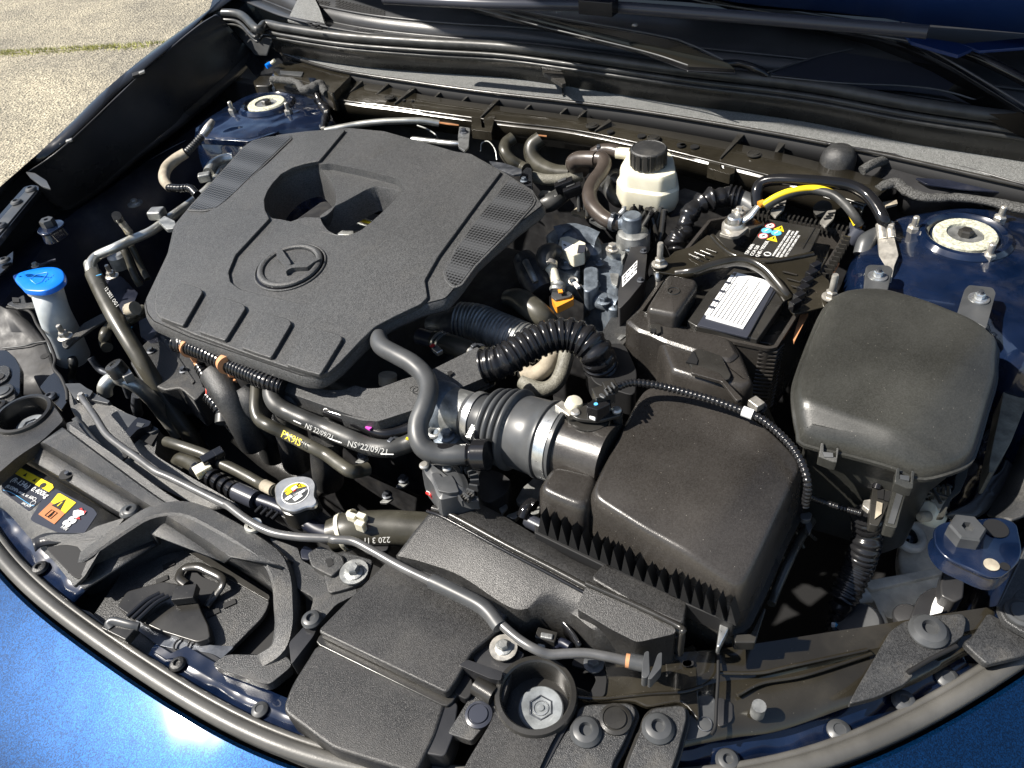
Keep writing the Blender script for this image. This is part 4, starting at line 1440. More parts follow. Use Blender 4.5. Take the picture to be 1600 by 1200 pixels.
for s_, s2 in (('655,945,-.02 665,880,-.01 680,878 680,930 735,945 738,900 750,905 740,970 720,970', '672,925,-.014 720,930 722,950 680,948'), ('1005,1065,-.02 1015,995,-.01 1030,992 1030,1045 1080,1060 1085,1005 1100,1010 1090,1090 1060,1090', '1030,1030,-.014 1072,1036 1072,1058 1032,1050')):
    lat_ = prism('lid_latch', [p + V(0, -.004, .0) for p in surf('F', ' '.join(','.join(t_.split(',')[:2]) for t_ in s_.split()), ff)], .010, 'fuse_plastic', fb, bevel=.0006)
    prism('latch_window', [p + V(0, -.004, .001) for p in surf('F', ' '.join(','.join(t_.split(',')[:2]) for t_ in s2.split()), ff)], .003, 'rubber_grey', lat_, bevel=0)
tube('side_loop', W('Q8', '1150,185,-.05 1235,215,-.05 1270,250,-.055 1240,290,-.06'), .0022, 'fuse_plastic', fb)
# lattice of ribs under the near corner, lit from behind
for i in range(7):
    a_ = W('P7', f'{600 + 45 * i},{760 - 6 * i},-.05 {560 + 52 * i},{880 + 10 * i},-.08')
    tube('lattice_rib', a_, .0014, 'fuse_plastic', fb, sm=False)
for s_ in ('580,860,-.06 900,740', '590,760,-.055 880,850', '640,940,-.08 900,870', '690,700,-.05 800,900'):
    tube('lattice_rib', W('P7', s_), .0016, 'fuse_plastic', fb, sm=False)
prism('lattice_back', W('P7', '700,740,-.07 900,740 905,830 870,930 790,960 700,900'), .003, 'tan_dirt', fb)
prism('corner_leg', rnd(W('P7', '985,590,-.04 1065,540 1050,640 990,780 900,850 830,1035 760,1035 830,900 930,760 940,640'), .002), .004, 'fuse_plastic', fb)

# ================================================================ BATTERY
bt = thing('battery_case', 'dark brown battery case with ribbed walls left of the fuse box', 'battery case', U(1140, 470, -.08))
rim = rnd(W('', '981,500,.0 1000,482 1040,425 1107,343 1180,330 1322,360 1318,375 1270,455 1214,543 1200,545 1120,528'), .003, 2)
inner = inset(rim, .004)
prism('case_rim', rim, .004, 'airbox_plastic', bt, holes=[inner], bevel=.0008)
loft('case_wall', [inset(rim, .001, -.003), inset(rim, .002, -.05), inset(rim, .003, -.13)], 'airbox_plastic', bt, cap_top=False)
bmid = resample([U(1214, 543, -.002), U(1214, 543, -.10)], 2)
for i in range(17):
    z = -.006 - i * .0052
    tube('corner_rib', [U(1206, 545, 0) + V(-.012, -.001, z), U(1214, 543, 0) + V(0, 0, z), U(1214, 543, 0) + V(.003, .014, z)], .0016, 'airbox_plastic', bt, sm=False, seg=6)
p0, p1 = U(1180, 331, 0), U(1322, 361, 0)
for i in range(22):
    p = p0.lerp(p1, i / 21)
    box('rear_rib', p + V(0, .001, -.002), .002, .008, .012, 'smooth_black', bt, bevel=0)
p0, p1 = U(1320, 372, 0), U(1270, 458, 0)
for i in range(14):
    p = p0.lerp(p1, i / 13)
    box('side_rib', p + V(.002, 0, -.004), .008, .002, .014, 'smooth_black', bt, bevel=0)
prism('side_strip', W('P6', '1200,940,-.01 1260,930 1160,1130 1150,1110'), .003, 'clip_orange', bt, bevel=0)
prism('side_strip', W('P6', '1440,570,-.01 1475,580 1420,680 1405,670'), .003, 'clip_orange', bt, bevel=0)
# front door of the case with its moulded grip
door = rnd(W('', '981,500,.002 1000,483 1035,492 1052,508 1080,506 1122,520 1140,528 1150,545 1168,612 1152,616 1120,608 1060,598 1000,590 988,560'), .003, 2)
loft('front_door', [inset(rnd(W('', '982,500,.003 1000,484 1035,492 1052,510 1118,524 1138,530 1150,552 1140,560 1120,556 1040,530 1020,520 1000,514'), .002, 2), .001),
                    inset(rnd(W('', '982,500,.003 1000,484 1035,492 1052,510 1118,524 1138,530 1150,552 1140,560 1120,556 1040,530 1020,520 1000,514'), .002, 2), -.003, -.003),
                    inset(rnd(W('', '982,500,.003 1000,484 1035,492 1052,510 1118,524 1138,530 1150,552 1140,560 1120,556 1040,530 1020,520 1000,514'), .002, 2), -.004, -.10)], 'airbox_plastic', bt, bevel=.001)
bul = rnd(W('', '1030,530,-.004 1040,514 1060,508 1118,522 1142,530 1156,552 1176,600 1160,606 1100,596 1050,580'), .004, 2)
dome(bul, 'airbox_plastic', 'door_bulge', bt, None, k_in=(0, .002, .004, .008), up=(0, .002, .003, .003), side=((-.002, -.004), (-.003, -.02), (-.003, -.07)))
prism('grip_recess', rnd(W('F', '70,465,.0035 90,455 200,490 245,580 235,600 190,605 75,560 45,520'), .003), .006, 'smooth_black', bt, bevel=.001)
prism('grip_floor', rnd(W('F', '60,540,.0045 90,535 190,570 215,600 300,690 270,700 200,610 60,570'), .002), .004, 'airbox_plastic', bt)
prism('grip_notch', W('F', '35,520,.005 70,465 90,510 85,530'), .002, 'deep_black', bt, bevel=0)
prism('dark_latch', rnd(W('P6', '150,1020,.006 180,1000 230,1010 235,1060 205,1075 200,1040 165,1040 160,1060'),   .001), .003, 'smooth_black', bt, bevel=.0005)
prism('latch_hole', W('P6', '165,1035,.0065 200,1040 195,1065 165,1060'), .001, 'deep_black', bt, bevel=0)

ba = thing('battery', 'black car battery with white and printed labels under its clamp', 'battery', U(1150, 430, -.08))
btop = rnd(W('', '1072,515,-.008 1150,400 1210,345 1295,358 1283,405 1228,520 1195,530 1120,514'), .002, 2)
prism('battery_body', [p + V(0, 0, -.006) for p in rnd(W('', '1010,495,-.008 1110,350 1300,375 1295,395 1215,532'), .002, 2)], .13, 'smooth_black', ba, bevel=.002)
prism('front_lid', rnd(W('P6', '415,980,.006 560,780 740,615 960,660 1090,845 905,1112 480,1020'), .0015), .012, 'smooth_black', ba, bevel=.0012)
prism('lid_panel', rnd(W('P6', '487,1010,.0075 740,640 1010,715 1035,770 835,1098'), .0008), .002, 'label_dark', ba, bevel=.0004)
rlid_ = prism('rear_lid', rnd(W('P6', '815,525,.006 975,275 1345,345 1270,500 1100,545'), .0015), .012, 'smooth_black', ba, bevel=.0012)
wl_ = W('P6', '765,648,.0086 1010,712 805,1036 545,962')
wlab_ = prism('white_label', wl_, .001, 'label_white', ba, bevel=0)
e1 = (wl_[0] - wl_[3]).normalized()
e2 = (wl_[1] - wl_[0]).normalized()
prism('label_strip', W('P6', '722,662,.0086 742,668 552,942 538,936'), .001, 'label_white', ba, bevel=0)
for t in (.18, .34, .58, .8):
    p = W('P6', '540,936,.0090')[0].lerp(W('P6', '724,664,.0090')[0], t)
    box('strip_gap', p + e2 * .0018, .0035, .006, .0006, 'label_dark', ba, ax=e1, bevel=0)
for i in range(9):
    tube('label_rule', [wl_[3].lerp(wl_[2], (i + .6) / 9.5) + V(0, 0, .00035) + e1 * .004, wl_[0].lerp(wl_[1], (i + .6) / 9.5) + V(0, 0, .00025) - e1 * (.006 + .012 * (i % 3))], .00042, 'rubber_grey', wlab_, sm=False, seg=4)
# warning pictograms on the rear lid
for x, y, k_ in ((993, 322, 'w'), (1062, 340, 'y'), (968, 356, 'b'), (1035, 372, 'b'), (945, 393, 'w'), (1015, 410, 'y')):
    p = W('P6', f'{x},{y},.0066')[0]
    if k_ == 'y':
        prism('warning_triangle', [p + (e1 * a_ + e2 * b_) * .0062 for a_, b_ in ((1, 0), (-.8, -1), (-.8, 1))], .0006, 'yellow', rlid_, bevel=0)
        box('pictogram', p + V(0, 0, .0004), .004, .0012, .0004, 'deep_black', rlid_, ax=e1, bevel=0)
    else:
        lathe('pictogram_disc', p, (0, 0, 1), [(.0058, -.0004), (.0058, 0), (0, 0)], 'white_print' if k_ == 'w' else 'sky_print', rlid_)
        if k_ == 'w':
            torus('pictogram_ring', p + V(0, 0, .0001), (0, 0, 1), .0052, .0006, 'red', rlid_, seg=24, s2=6, flat=.5)
        box('pictogram', p + V(0, 0, .0004), .005, .0014, .0004, 'deep_black' if k_ == 'w' else 'white_print', rlid_, ax=e1 + e2 * .5, bevel=0)
p = W('P6', '1020,540,.0068')[0]
lines_ = ['WARNING POISON CAUSES SEVERE', 'BURNS CONTAINS SULFURIC ACID', 'KEEP AWAY FROM FLAME OR SPARK', 'PROTECT EYES  EXPLOSIVE GAS']
for i, s_ in enumerate(lines_):
    text(s_, W('P6', f'{1020 + 26 * i},{535 + 6 * i},.0068')[0], e1, .0037, 'white_print', rlid_, ydir=-e2)
for i, s_ in enumerate(('12V 60Ah', 'CCA 520', 'Q-85 / 95D23L')):
    text(s_, W('P6', f'{835 + 38 * i},{525 + 8 * i},.0068')[0], e1, .0058, 'white_print', rlid_, ydir=-e2)
torus('recycling_mark', W('P6', '975,520,.0068')[0], (0, 0, 1), .0035, .0006, 'white_print', ba, seg=20, s2=6)
for y_ in ((540, 1270, 1210, 470),):
    tube('lid_seam', W('P6', '1220,480,.0066 1305,335'), .0005, 'deep_black', ba, sm=False, seg=6)
    tube('lid_seam', W('P6', '840,1092,.0080 1020,765'), .0005, 'deep_black', ba, sm=False, seg=6)
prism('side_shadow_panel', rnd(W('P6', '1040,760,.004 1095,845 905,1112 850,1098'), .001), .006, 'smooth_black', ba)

tc_ = thing('terminal_cover', 'brown black terminal cover with a moulded plus on the battery', 'terminal cover', U(1045, 455, .01))
to = rnd(W('P6', '275,682,.018 300,672 485,708 478,760 345,945 320,950 150,915 145,890'), .006, 4)
tcap_ = dome(to, 'airbox_plastic', 'cover_cap', tc_, None, k_in=(0, .0012, .0025, .004), up=(0, .0015, .0025, .003), side=((-.001, -.003), (-.001, -.012), (-.001, -.02)))
torus('plus_mark', W('P6', '322,775,.0215')[0], (0, 0, 1), .0062, .0006, 'smooth_black', tcap_, seg=28, s2=6)
box('plus_mark', W('P6', '300,778,.022')[0], .005, .0012, .0008, 'smooth_black', tcap_, ax=e1, bevel=0)
box('hinge', W('P6', '225,975,.002')[0], .034, .010, .008, 'smooth_black', tc_, ax=(1, -.28, 0))

cl = thing('battery_clamp', 'olive black steel hold down plate with an arched rib across the battery', 'clamp', U(1190, 420, .01))
cp = rnd(W('P6', '165,600,.014 205,560 290,540 330,500,.014 450,465 560,385,.018 600,400 660,470 740,530 860,560 960,578 1080,565 1300,518,.016 1325,530 1290,610 1250,650 1330,640 1400,700 1440,800 1400,880,.010 1160,938 1130,905 1110,820 1040,740 960,660 870,605 770,572 640,592 500,640 400,668 330,662 190,640'), .0015, 2)
prism('clamp_plate', cp, .0025, 'olive_black', cl, bevel=.0008)
hp = W('P6', '345,668,.012 450,652,.018 560,612,.022 680,580,.026 770,568,.027 870,585,.027 960,640,.025 1030,720,.020 1085,790,.015 1110,830,.010')
tube('arched_rib', hp, .0042, 'olive_black', cl, flat=1.6, seg=10)
for i in range(4):
    tube('pressed_bead', W('P6', f'{430 + 40 * i},{520 - 12 * i},.0165 {500 + 40 * i},{550 - 14 * i},.0165'), .0012, 'olive_black', cl)
    tube('pressed_bead', W('P6', f'{1080 + 30 * i},{640 + 50 * i},.0150 {1180 + 22 * i},{665 + 50 * i},.0150'), .0012, 'olive_black', cl)
tube('folded_edge', W('P6', '590,395,.019 660,470,.019 750,530 900,565 1060,562 1290,520,.017'), .003, 'olive_black', cl)
for i in range(6):
    p = W('P6', f'{1305 - 28 * i},{610 + 52 * i},.018')[0]
    box('wire_clip', p, .012, .007, .010, 'gloss_black', cl, ax=(.5, 1, 0))
for x, y in ((225, 592), (1412, 820)):
    b_ = W('P6', f'{x},{y},.015')[0]
    bolt(b_, .0088, 'hex', cl, m='zinc')
    lathe('clamp_stud', b_, (0, 0, 1), [(.0034, -.04), (.0034, .026), (.0028, .028), (0, .028)], 'zinc', cl)
tube('hook_bolt', W('P6', '205,650,.008 215,700,.0 230,690,-.01'), .0028, 'bright_metal', cl)

tm = thing('battery_terminal', 'pale zinc terminal clamp on the rear left of the battery', 'terminal', U(1145, 350, .01))
b_ = W('P6', '735,350,.004')[0]
lathe('terminal_ring', b_, (0, 0, 1), [(.0135, 0), (.0135, .007), (.0110, .011), (.0110, .005), (0, .005)], 'zinc', tm)
lathe('battery_post', b_, (0, 0, 1), [(.0085, .0), (.0080, .017), (.0068, .0185), (0, .0185)], 'bright_metal', tm)
prism('terminal_tongue', rnd(W('P6', '640,375,.010 690,330 800,300 860,290 850,330 770,395 720,400'), .002), .004, 'zinc', tm)
box('terminal_bolt', W('P6', '785,245,.014')[0], .018, .012, .014, 'zinc', tm, ax=(.6, 1, 0))
bolt(W('P6', '775,225,.022')[0], .0062, 'hex', tm)
tube('cable_lug', W('P6', '800,290,.014 850,255,.020 905,190,.028'), [.0058, .0052, .0048], 'bright_metal', tm, flat=.6)
box('current_sensor', W('P6', '850,330,.004')[0], .02, .024, .012, 'smooth_black', tm, ax=(.6, 1, 0))
# ================================================================ FRONT SHROUD (left) WITH WARNING LABELS
sh = thing('radiator_shroud', 'long grained black plastic shroud with the warning labels at lower left', 'shroud', U(120, 760, -.11))
r0 = W('', '-60,775,-.109 0,792 49,843 75,868 105,895 130,920')
r1 = W('', '19,712,-.109 60,735 100,758 179,806 215,828 245,850')
r1b = [p + V(0, .002, .012) for p in r1]
r2 = W('', '58,696,-.088 140,745 224,796 300,845 350,880')
r2b = W('', '66,690,-.078 150,737 232,788 310,836 360,870')
r3 = W('', '97,668,-.078 170,723 253,783 330,826 440,885')
r3b = [p + V(.001, .003, -.006) for p in r3]
r4 = W('', '105,660,-.082 180,712 262,772 340,815 450,872')
r5 = [p + V(0.002, .006, -.02) for p in r4]
sheet('shroud_panel', [r0, r1], 'rough_black', sh, n=50, thick=.003)
sheet('shroud_step', [[p + V(0, .001, -.004) for p in r1], r1b, r2], 'rough_black', sh, n=50, thick=.003)
sheet('shroud_ridge', [r2, r2b, r3, r3b, r4, r5], 'rough_black', sh, n=60, thick=.003)
bolt(W('P3', '310,315,-.0945')[0], .0085, 'plug', sh, m='smooth_black')
c = W('P3', '645,495,-.0925')[0]
lathe('locating_hole', c, (0, 0, 1), [(.0085, 0), (.0085, .0007), (0, .0007)], 'deep_black', sh)
lathe('locating_pin', c + V(.002, 0, .001), (0, 0, 1), [(.0025, 0), (.0025, .003), (0, .003)], 'dark_metal', sh)
bolt(W('P3', '1235,860,-.091')[0], .009, 'torx', sh, m='rubber_grey')
# edge rail alongside
rl = thing('shroud_rail', 'curved grey edge rail on the inner side of the labelled shroud', 'rail', U(170, 720, -.09))
sheet('rail_top', [W('', '112,655,-.088 138,686 158,708 182,727 250,775 330,818 420,862'), W('', '120,650,-.088 148,683 170,705 200,730 262,772 340,812 430,856')], 'rubber_grey', rl, thick=.01)
prism('rail_pad', rnd(W('P3', '650,0,-.084 740,-20 770,40 860,150 855,180 830,185 720,90'), .002), .006, 'rough_black', rl)
prism('rail_clip', W('P3', '845,200,-.084 880,170 890,185 860,212'), .003, 'bright_metal', rl)

# warning labels
lb = thing('refrigerant_label', 'dark refrigerant label with a yellow band of warning signs', 'label', U(40, 770, -.11))
Q = 'P3'
zl = -.1085


def plane_z(x, y):
    return zl


lsh_ = prism('label_sheet', rnd(W(Q, f'15,605,{zl} 165,455 200,430 510,600 520,640 290,845 270,850 15,660'), .002), .0006, 'label_dark', lb, bevel=0)
la = W(Q, f'145,492,{zl + .0006} 190,448 205,440 505,595 515,625 470,668')
prism('yellow_band', la, .0005, 'yellow', lsh_, bevel=0)
prism('shaded_band_end', W(Q, f'145,492,{zl + .0009} 180,455 250,525 225,545'), .0005, 'label_brown', lsh_, bevel=0) if 0 else None
ux = (la[3] - la[1]).normalized()
uy = (la[1] - la[0]).normalized()
for x, y in ((240, 505), (330, 556), (412, 604)):
    p = W(Q, f'{x},{y},{zl + .0010}')[0]
    if x < 390:
        prism('warning_triangle', [p + ux * a_ * .004 + uy * b_ * .004 for a_, b_ in ((-.6, -.4), (.6, -.4), (0, .8))], .0003, 'deep_black', lsh_, bevel=0)
    else:
        lathe('warning_disc', p, (0, 0, 1), [(.0035, 0), (.0035, .0002), (0, .0002)], 'deep_black', lsh_)
text('(R-134a)  0.400kg', W(Q, f'98,560,{zl + .0008}')[0], ux, .0088, 'white_print', lsh_, ydir=uy)
text('(0.55MPa max. at 60C)', W(Q, f'50,618,{zl + .0008}')[0], ux, .0056, 'white_print', lsh_, ydir=uy)
text('SAE J639', W(Q, f'205,780,{zl + .0008}')[0], ux, .0040, 'white_print', lsh_, ydir=uy)
tube('label_line', W(Q, f'30,650,{zl + .0008} 120,680 290,790 330,800'), .0003, 'sky_print', lsh_, seg=5)
torus('label_mark', W(Q, f'318,775,{zl + .0008}')[0], (0, 0, 1), .003, .0003, 'white_print', lsh_, seg=20, s2=5)
lb2 = thing('fan_warning_label', 'fan warning label with a yellow triangle, manual sign and red hand', 'label', U(110, 800, -.11))
lsh2_ = prism('label_sheet', rnd(W(Q, f'290,930,{zl} 430,700 540,640 900,830 935,880 800,1080 760,1090 560,1060 330,960'), .002), .0006, 'label_dark', lb2, bevel=0)
yl = W(Q, f'490,765,{zl + .0007} 555,685 580,683 730,770 625,875')
prism('yellow_field', yl, .0005, 'yellow', lsh2_, bevel=0)
prism('orange_field', W(Q, f'368,882,{zl + .0007} 488,767 623,877 522,978'), .0005, 'label_brown', lsh2_, bevel=0)
ux2 = (W(Q, f'730,770,{zl}')[0] - W(Q, f'570,683,{zl}')[0]).normalized()
uy2 = V(-ux2.y, ux2.x, 0)
p = W(Q, f'570,790,{zl + .0012}')[0]
prism('warning_triangle', [p + ux2 * a_ * .0075 + uy2 * b_ * .0065 for a_, b_ in ((-1, -.7), (1, -.7), (0, 1.3))], .0003, 'deep_black', lsh2_, bevel=0)
prism('warning_mark', [p + V(0, 0, .0003) + ux2 * a_ * .0008 + uy2 * b_ * .004 for a_, b_ in ((-1, -.6), (1, -.6), (.8, 1), (-.8, 1))], .0003, 'yellow', lsh2_, bevel=0)
p = W(Q, f'492,882,{zl + .0010}')[0]
for a_, b_, dx, dy in ((-.5, 0, .0045, .0085), (.5, 0, .0045, .0085)):
    bx_ = [p + ux2 * (a_ * .0055 + i_ * dx / 2) + uy2 * (j_ * dy / 2) for i_, j_ in ((-1, -1), (1, -1), (1, 1), (-1, 1), (-1, -1))]
    tube('manual_sign', bx_, .0005, 'deep_black', lsh2_, seg=5, sm=False)
text('i', p + ux2 * .001 - uy2 * .003, ux2, .008, 'deep_black', lsh2_, ydir=uy2)
p = W(Q, f'668,955,{zl + .0010}')[0]
for k_ in range(4):
    a_ = k_ * math.pi / 2 + .6
    pc = p + (ux2 * math.cos(a_) + uy2 * math.sin(a_)) * .0042
    prism('fan_blade', [pc + (ux2 * math.cos(t_) * .0030 + uy2 * math.sin(t_) * .0034) for t_ in [i_ * .785 for i_ in range(8)]], .0003, 'white_print', lsh2_, bevel=0)
hand = W(Q, f'700,890,{zl + .0012} 705,850 750,840 790,850 830,855 805,885 770,895 745,920 715,915')
prism('hand_sign', hand, .0003, 'white_print', lsh2_, bevel=0)
for s_ in ('760,830 785,820 800,850', '800,850 830,850 810,880', '730,925 770,930 755,900'):
    prism('hand_flash', W(Q, s_.replace(' ', f',{zl + .0013} ', 1)), .0003, 'red', lsh2_, bevel=0)
text('FAN', W(Q, f'580,1010,{zl + .0010}')[0], ux2, .005, 'white_print', lsh2_, ydir=uy2)

# ================================================================ LATCH RECESS
lt = thing('latch_surround', 'raised arched plastic frame around the bonnet latch well', 'latch frame', U(330, 920, -.11))
cen = W('G', '300,300,-.106 420,215,-.094 560,120,-.084 660,60,-.078 760,38,-.076 860,50,-.076 1000,120,-.076 1130,200,-.077 1215,270,-.079 1252,360,-.082 1260,460,-.087 1262,560,-.094 1235,660,-.102 1150,720,-.108')
# frame: profile swept along the arch, wider than tall
P_ = spline(cen, 6)
wid = [.0100 + .0025 * math.sin(i / len(P_) * 3.14) for i in range(len(P_))]
sec = []
for i, p in enumerate(P_):
    t = P_[min(i + 1, len(P_) - 1)] - P_[max(i - 1, 0)]
    t.z = 0
    t.normalize()
    n_ = V(-t.y, t.x, 0)
    w_ = wid[i]
    sec.append([p + n_ * w_ * 1.25 + V(0, 0, -.026), p + n_ * w_ * .95 + V(0, 0, -.006), p + n_ * w_ * .75 + V(0, 0, -.001), p - n_ * w_ * .5, p - n_ * w_ * .72 + V(0, 0, -.002), p - n_ * w_ * .80 + V(0, 0, -.010), p - n_ * w_ * .85 + V(0, 0, -.045), p - n_ * w_ * .9 + V(0, 0, -.062)])
sheet('arch_frame', [[s_[k_] for s_ in sec] for k_ in range(8)], 'rough_black', lt, n=90, sm=False, thick=.003)
prism('frame_wing', rnd(W('G', '130,185,-.1015 200,150 380,150 430,120 560,80,-.094 470,190 380,340 330,390,-.110 250,290 190,210'), .004), .004, 'rough_black', lt, bevel=.002)
sheet('wing_cuff', [W('G', '140,180,-.100 200,152 300,150 380,160 410,200'), W('G', '155,230,-.103 190,205 290,195 370,210 412,232')], 'liner_black', lt, n=24)
prism('wing_well', rnd(W('G', '200,215,-.1012 290,200 370,215 410,240 420,300 400,360 330,350'), .006), .002, 'deep_black', lt)
prism('frame_foot', rnd(W('G', '940,740,-.108 1010,690 1280,695 1310,740 1200,830 1130,810'), .006), .012, 'rough_black', lt, bevel=.003)
lw_ = thing('latch_well', 'grained recess floor under the bonnet latch arch', 'latch well', U(320, 940, -.15))
prism('well_floor', rnd(W('G', '560,300,-.135 700,150,-.135 1210,440,-.135 1180,520 1010,690 940,720 640,700 400,540'), .008), .006, 'rough_black', lw_)
prism('well_back', rnd(W('G', '700,145,-.132 760,150 1205,430 1200,455 1000,340 820,225'), .003), .005, 'smooth_black', lw_)
tube('keeper_loop', W('G', '830,380,-.128 800,350 820,310 880,300,-.124 930,320 985,350 990,385 950,440,-.130 920,480'), .0045, 'smooth_black', lw_, flat=.5)
prism('catch_pocket', rnd(W('G', '860,310,-.131 900,345 985,380 930,470 880,480 830,430'), .002), .003, 'deep_black', lw_)
for x, y in ((745, 282), (715, 348), (1018, 455), (945, 495)):
    box('slot', W('G', f'{x},{y},-.1295')[0] + V(0, 0, -.005), .012, .006, .002, 'deep_black', lw_, ax=(.6, 1, 0), bevel=0)
prism('catch_body', rnd(W('G', '565,410,-.122 730,365 800,380 870,420 900,500 930,560 940,620 880,640 720,590 590,530 520,480'), .004), .014, 'smooth_black', lw_, bevel=.002)
prism('catch_lower_plate', rnd(W('G', '580,560,-.130 650,530 700,550 820,600 940,650 1050,655 980,720 830,680 700,650'), .004), .004, 'dark_metal', lw_)
box('catch_block', W('G', '830,425,-.116')[0], .022, .016, .010, 'smooth_black', lw_, ax=(.7, .5, 0))
for i in range(3):
    tube('spring_bar', W('G', f'{570 + 22 * i},{525 + 8 * i},-.115 {650 + 22 * i},{455 + 6 * i},-.113 {715 + 20 * i},{420 + 6 * i},-.113'), .0024, 'gloss_black', lw_)
tube('release_lever', W('G', '500,575,-.108 488,556,-.106 510,545,-.105 580,562,-.106 620,570,-.108'), .0042, 'rubber_grey', lw_, flat=.7)
box('lever_pad', W('G', '540,585,-.112')[0], .032, .014, .010, 'smooth_black', lw_, ax=(1, .1, 0))
prism('front_lip', rnd(W('G', '400,500,-.128 640,700,-.128 800,760 1000,870 960,900 700,800 420,620 330,480'), .004), .02, 'liner_black', lw_)
torus('lip_boss', W('G', '810,650,-.127')[0], (0, 0, 1), .007, .001, 'liner_black', lw_)
prism('black_gap', W('G', '300,470,-.150 420,400 700,140 1230,440 1300,760 1100,900 800,880'), .01, 'deep_black', lw_, bevel=0)

# ================================================================ INTAKE DUCTS
da = thing('front_air_duct', 'flat black grained front intake duct under the support rod', 'duct', U(630, 980, -.1))
dt = rnd(W('', '495,986,-.080 612,868,-.080 700,893 800,948 778,985 737,1020 715,1060 698,1084'), .004, 2)
prism('duct_top', dt, .011, 'grain_black', da, bevel=.0022, seg=3)
prism('duct_step', [p + V(0, -.003, -.012) for p in inset(dt, -.003)], .012, 'smooth_black', da)
du = W('', '470,1010,-.092 500,998,-.092 700,1094 690,1120 650,1180 440,1090 420,1060')
du = rnd(W('', '497,1003,-.093 698,1094 680,1150 650,1210 520,1170 440,1110 455,1070'), .006, 2)
prism('duct_mouth', du, .04, 'grain_black', da, bevel=.003, seg=3)
prism('mouth_side', rnd(W('H', '480,905,-.095 520,890 560,910 540,1050 500,1150 380,1130'), .004), .03, 'liner_black', da)
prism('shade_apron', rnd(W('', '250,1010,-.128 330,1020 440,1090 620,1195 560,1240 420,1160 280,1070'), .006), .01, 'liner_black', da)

dbx = thing('intake_snorkel', 'long tent shaped black intake snorkel with a glossy seam ahead of the filter box', 'duct', U(860, 880, -.09))
rb = W('', '688,785,-.062 720,783,-.062 760,792 830,832 880,866 930,890 990,910 1075,935,-.07')
rr_ = W('', '676,795,-.058 705,806,-.058 790,852,-.058 860,888 930,925 1000,958 1040,978 1066,990,-.066')
rf_ = W('', '619,868,-.070 660,878,-.070 720,900 800,950 850,945 895,960 930,985 1000,1010,-.09')
rf2 = [p + V(.002, -.004, -.012) for p in rf_]
rm = [a_.lerp(b_, .5) + V(0, 0, .001) for a_, b_ in zip(rr_, rf_)]
sheet('snorkel_skin', [[p + V(0, .006, -.04) for p in rb], rb, [a_.lerp(b_, .5) + V(0, 0, .003) for a_, b_ in zip(rb, rr_)], rr_, rm, rf_, rf2, [p + V(0, 0, -.05) for p in rf2]], 'grain_black', dbx, n=60)
tube('seam', [p + V(0, 0, .0012) for p in rr_], .0028, 'smooth_black', dbx)
tube('seam', [p + V(-.003, -.005, .0004) for p in rr_], .0018, 'gloss_black', dbx)
blk = rnd(W('H', '1150,350,-.052 1220,272 1400,350 1588,440 1565,560 1350,470'), .003, 2)
prism('resonator_back', blk, .05, 'grain_black', dbx, bevel=.003, seg=3)
b2 = rnd(W('H', '1088,488,-.056 1130,382,-.053 1350,480 1535,575,-.054 1530,600 1358,640,-.060 1240,580'), .003, 2)
prism('resonator_front', b2, .05, 'grain_black', dbx, bevel=.003, seg=3)
tube('seam', W('H', '1130,375,-.0500 1350,472 1545,568 1560,600 1550,690,-.09'), .0025, 'smooth_black', dbx)
nb = thing('support_bracket', 'short black bracket with a washered bolt beside the front duct', 'bracket', U(760, 1010, -.09))
prism('bracket_shoe', rnd(W('H', '610,690,-.088 650,640 720,590 860,690 800,760 760,790 640,740'), .003), .012, 'liner_black', nb)
lathe('big_washer', W('H', '762,665,-.084')[0], (0, 0, 1), [(.0118, 0), (.0118, .0015), (0, .0015)], 'zinc', nb)
bolt(W('H', '762,662,-.0825')[0], .0072, 'hex', nb, m='cast_metal')
prism('bracket_wall', rnd(W('H', '560,740,-.078 600,715 760,770 750,810 700,800'), .002), .02, 'liner_black', nb)
prism('arch_opening', rnd(W('H', '530,860,-.090 570,770 620,790 630,850 600,900'), .006), .01, 'deep_black', nb)
prism('mount_pad', rnd(W('H', '510,1045,-.0945 600,900 640,860 700,870 745,900 720,960 620,1080'), .003), .01, 'rough_black', nb)
tube('rolled_edge', W('H', '640,830,-.090 720,880'), .008, 'smooth_black', nb)
bolt(W('H', '652,965,-.093')[0], .0110, 'plug', nb, m='label_dark')

# curved black shield between duct and olive panel, small clips
cs2 = thing('duct_shield', 'curved black shield in the hollow between ducts and olive panel', 'shield', U(860, 970, -.11))
sheet('shield_skin', [W('H', '720,590,-.082 780,500 880,470 980,510 1060,590 1100,650'), W('H', '760,640,-.105 820,560 900,540 980,570 1050,630 1080,700')], 'gloss_black', cs2, n=30)
box('clip_holder', W('H', '955,620,-.092')[0], .018, .010, .012, 'smooth_black', cs2, ax=(1, .2, 0))
prism('clip_top', W('H', '930,590,-.084 985,600 980,625 925,615'), .003, 'cast_metal', cs2)
prism('clip_top', W('H', '915,640,-.088 950,648 945,670 912,660'), .003, 'cast_metal', cs2)
tube('blue_lug', W('H', '990,660,-.098 1020,640,-.092 1060,660,-.09'), .004, 'bay_blue_dull', cs2)
bolt(W('H', '1165,735,-.094')[0], .0085, 'hex', cs2, m='rubber_grey')
prism('slot_frame', rnd(W('H', '1090,690,-.100 1200,715 1225,800 1215,880 1130,900 1180,800 1140,760 1060,740'), .004), .003, 'deep_black', cs2)

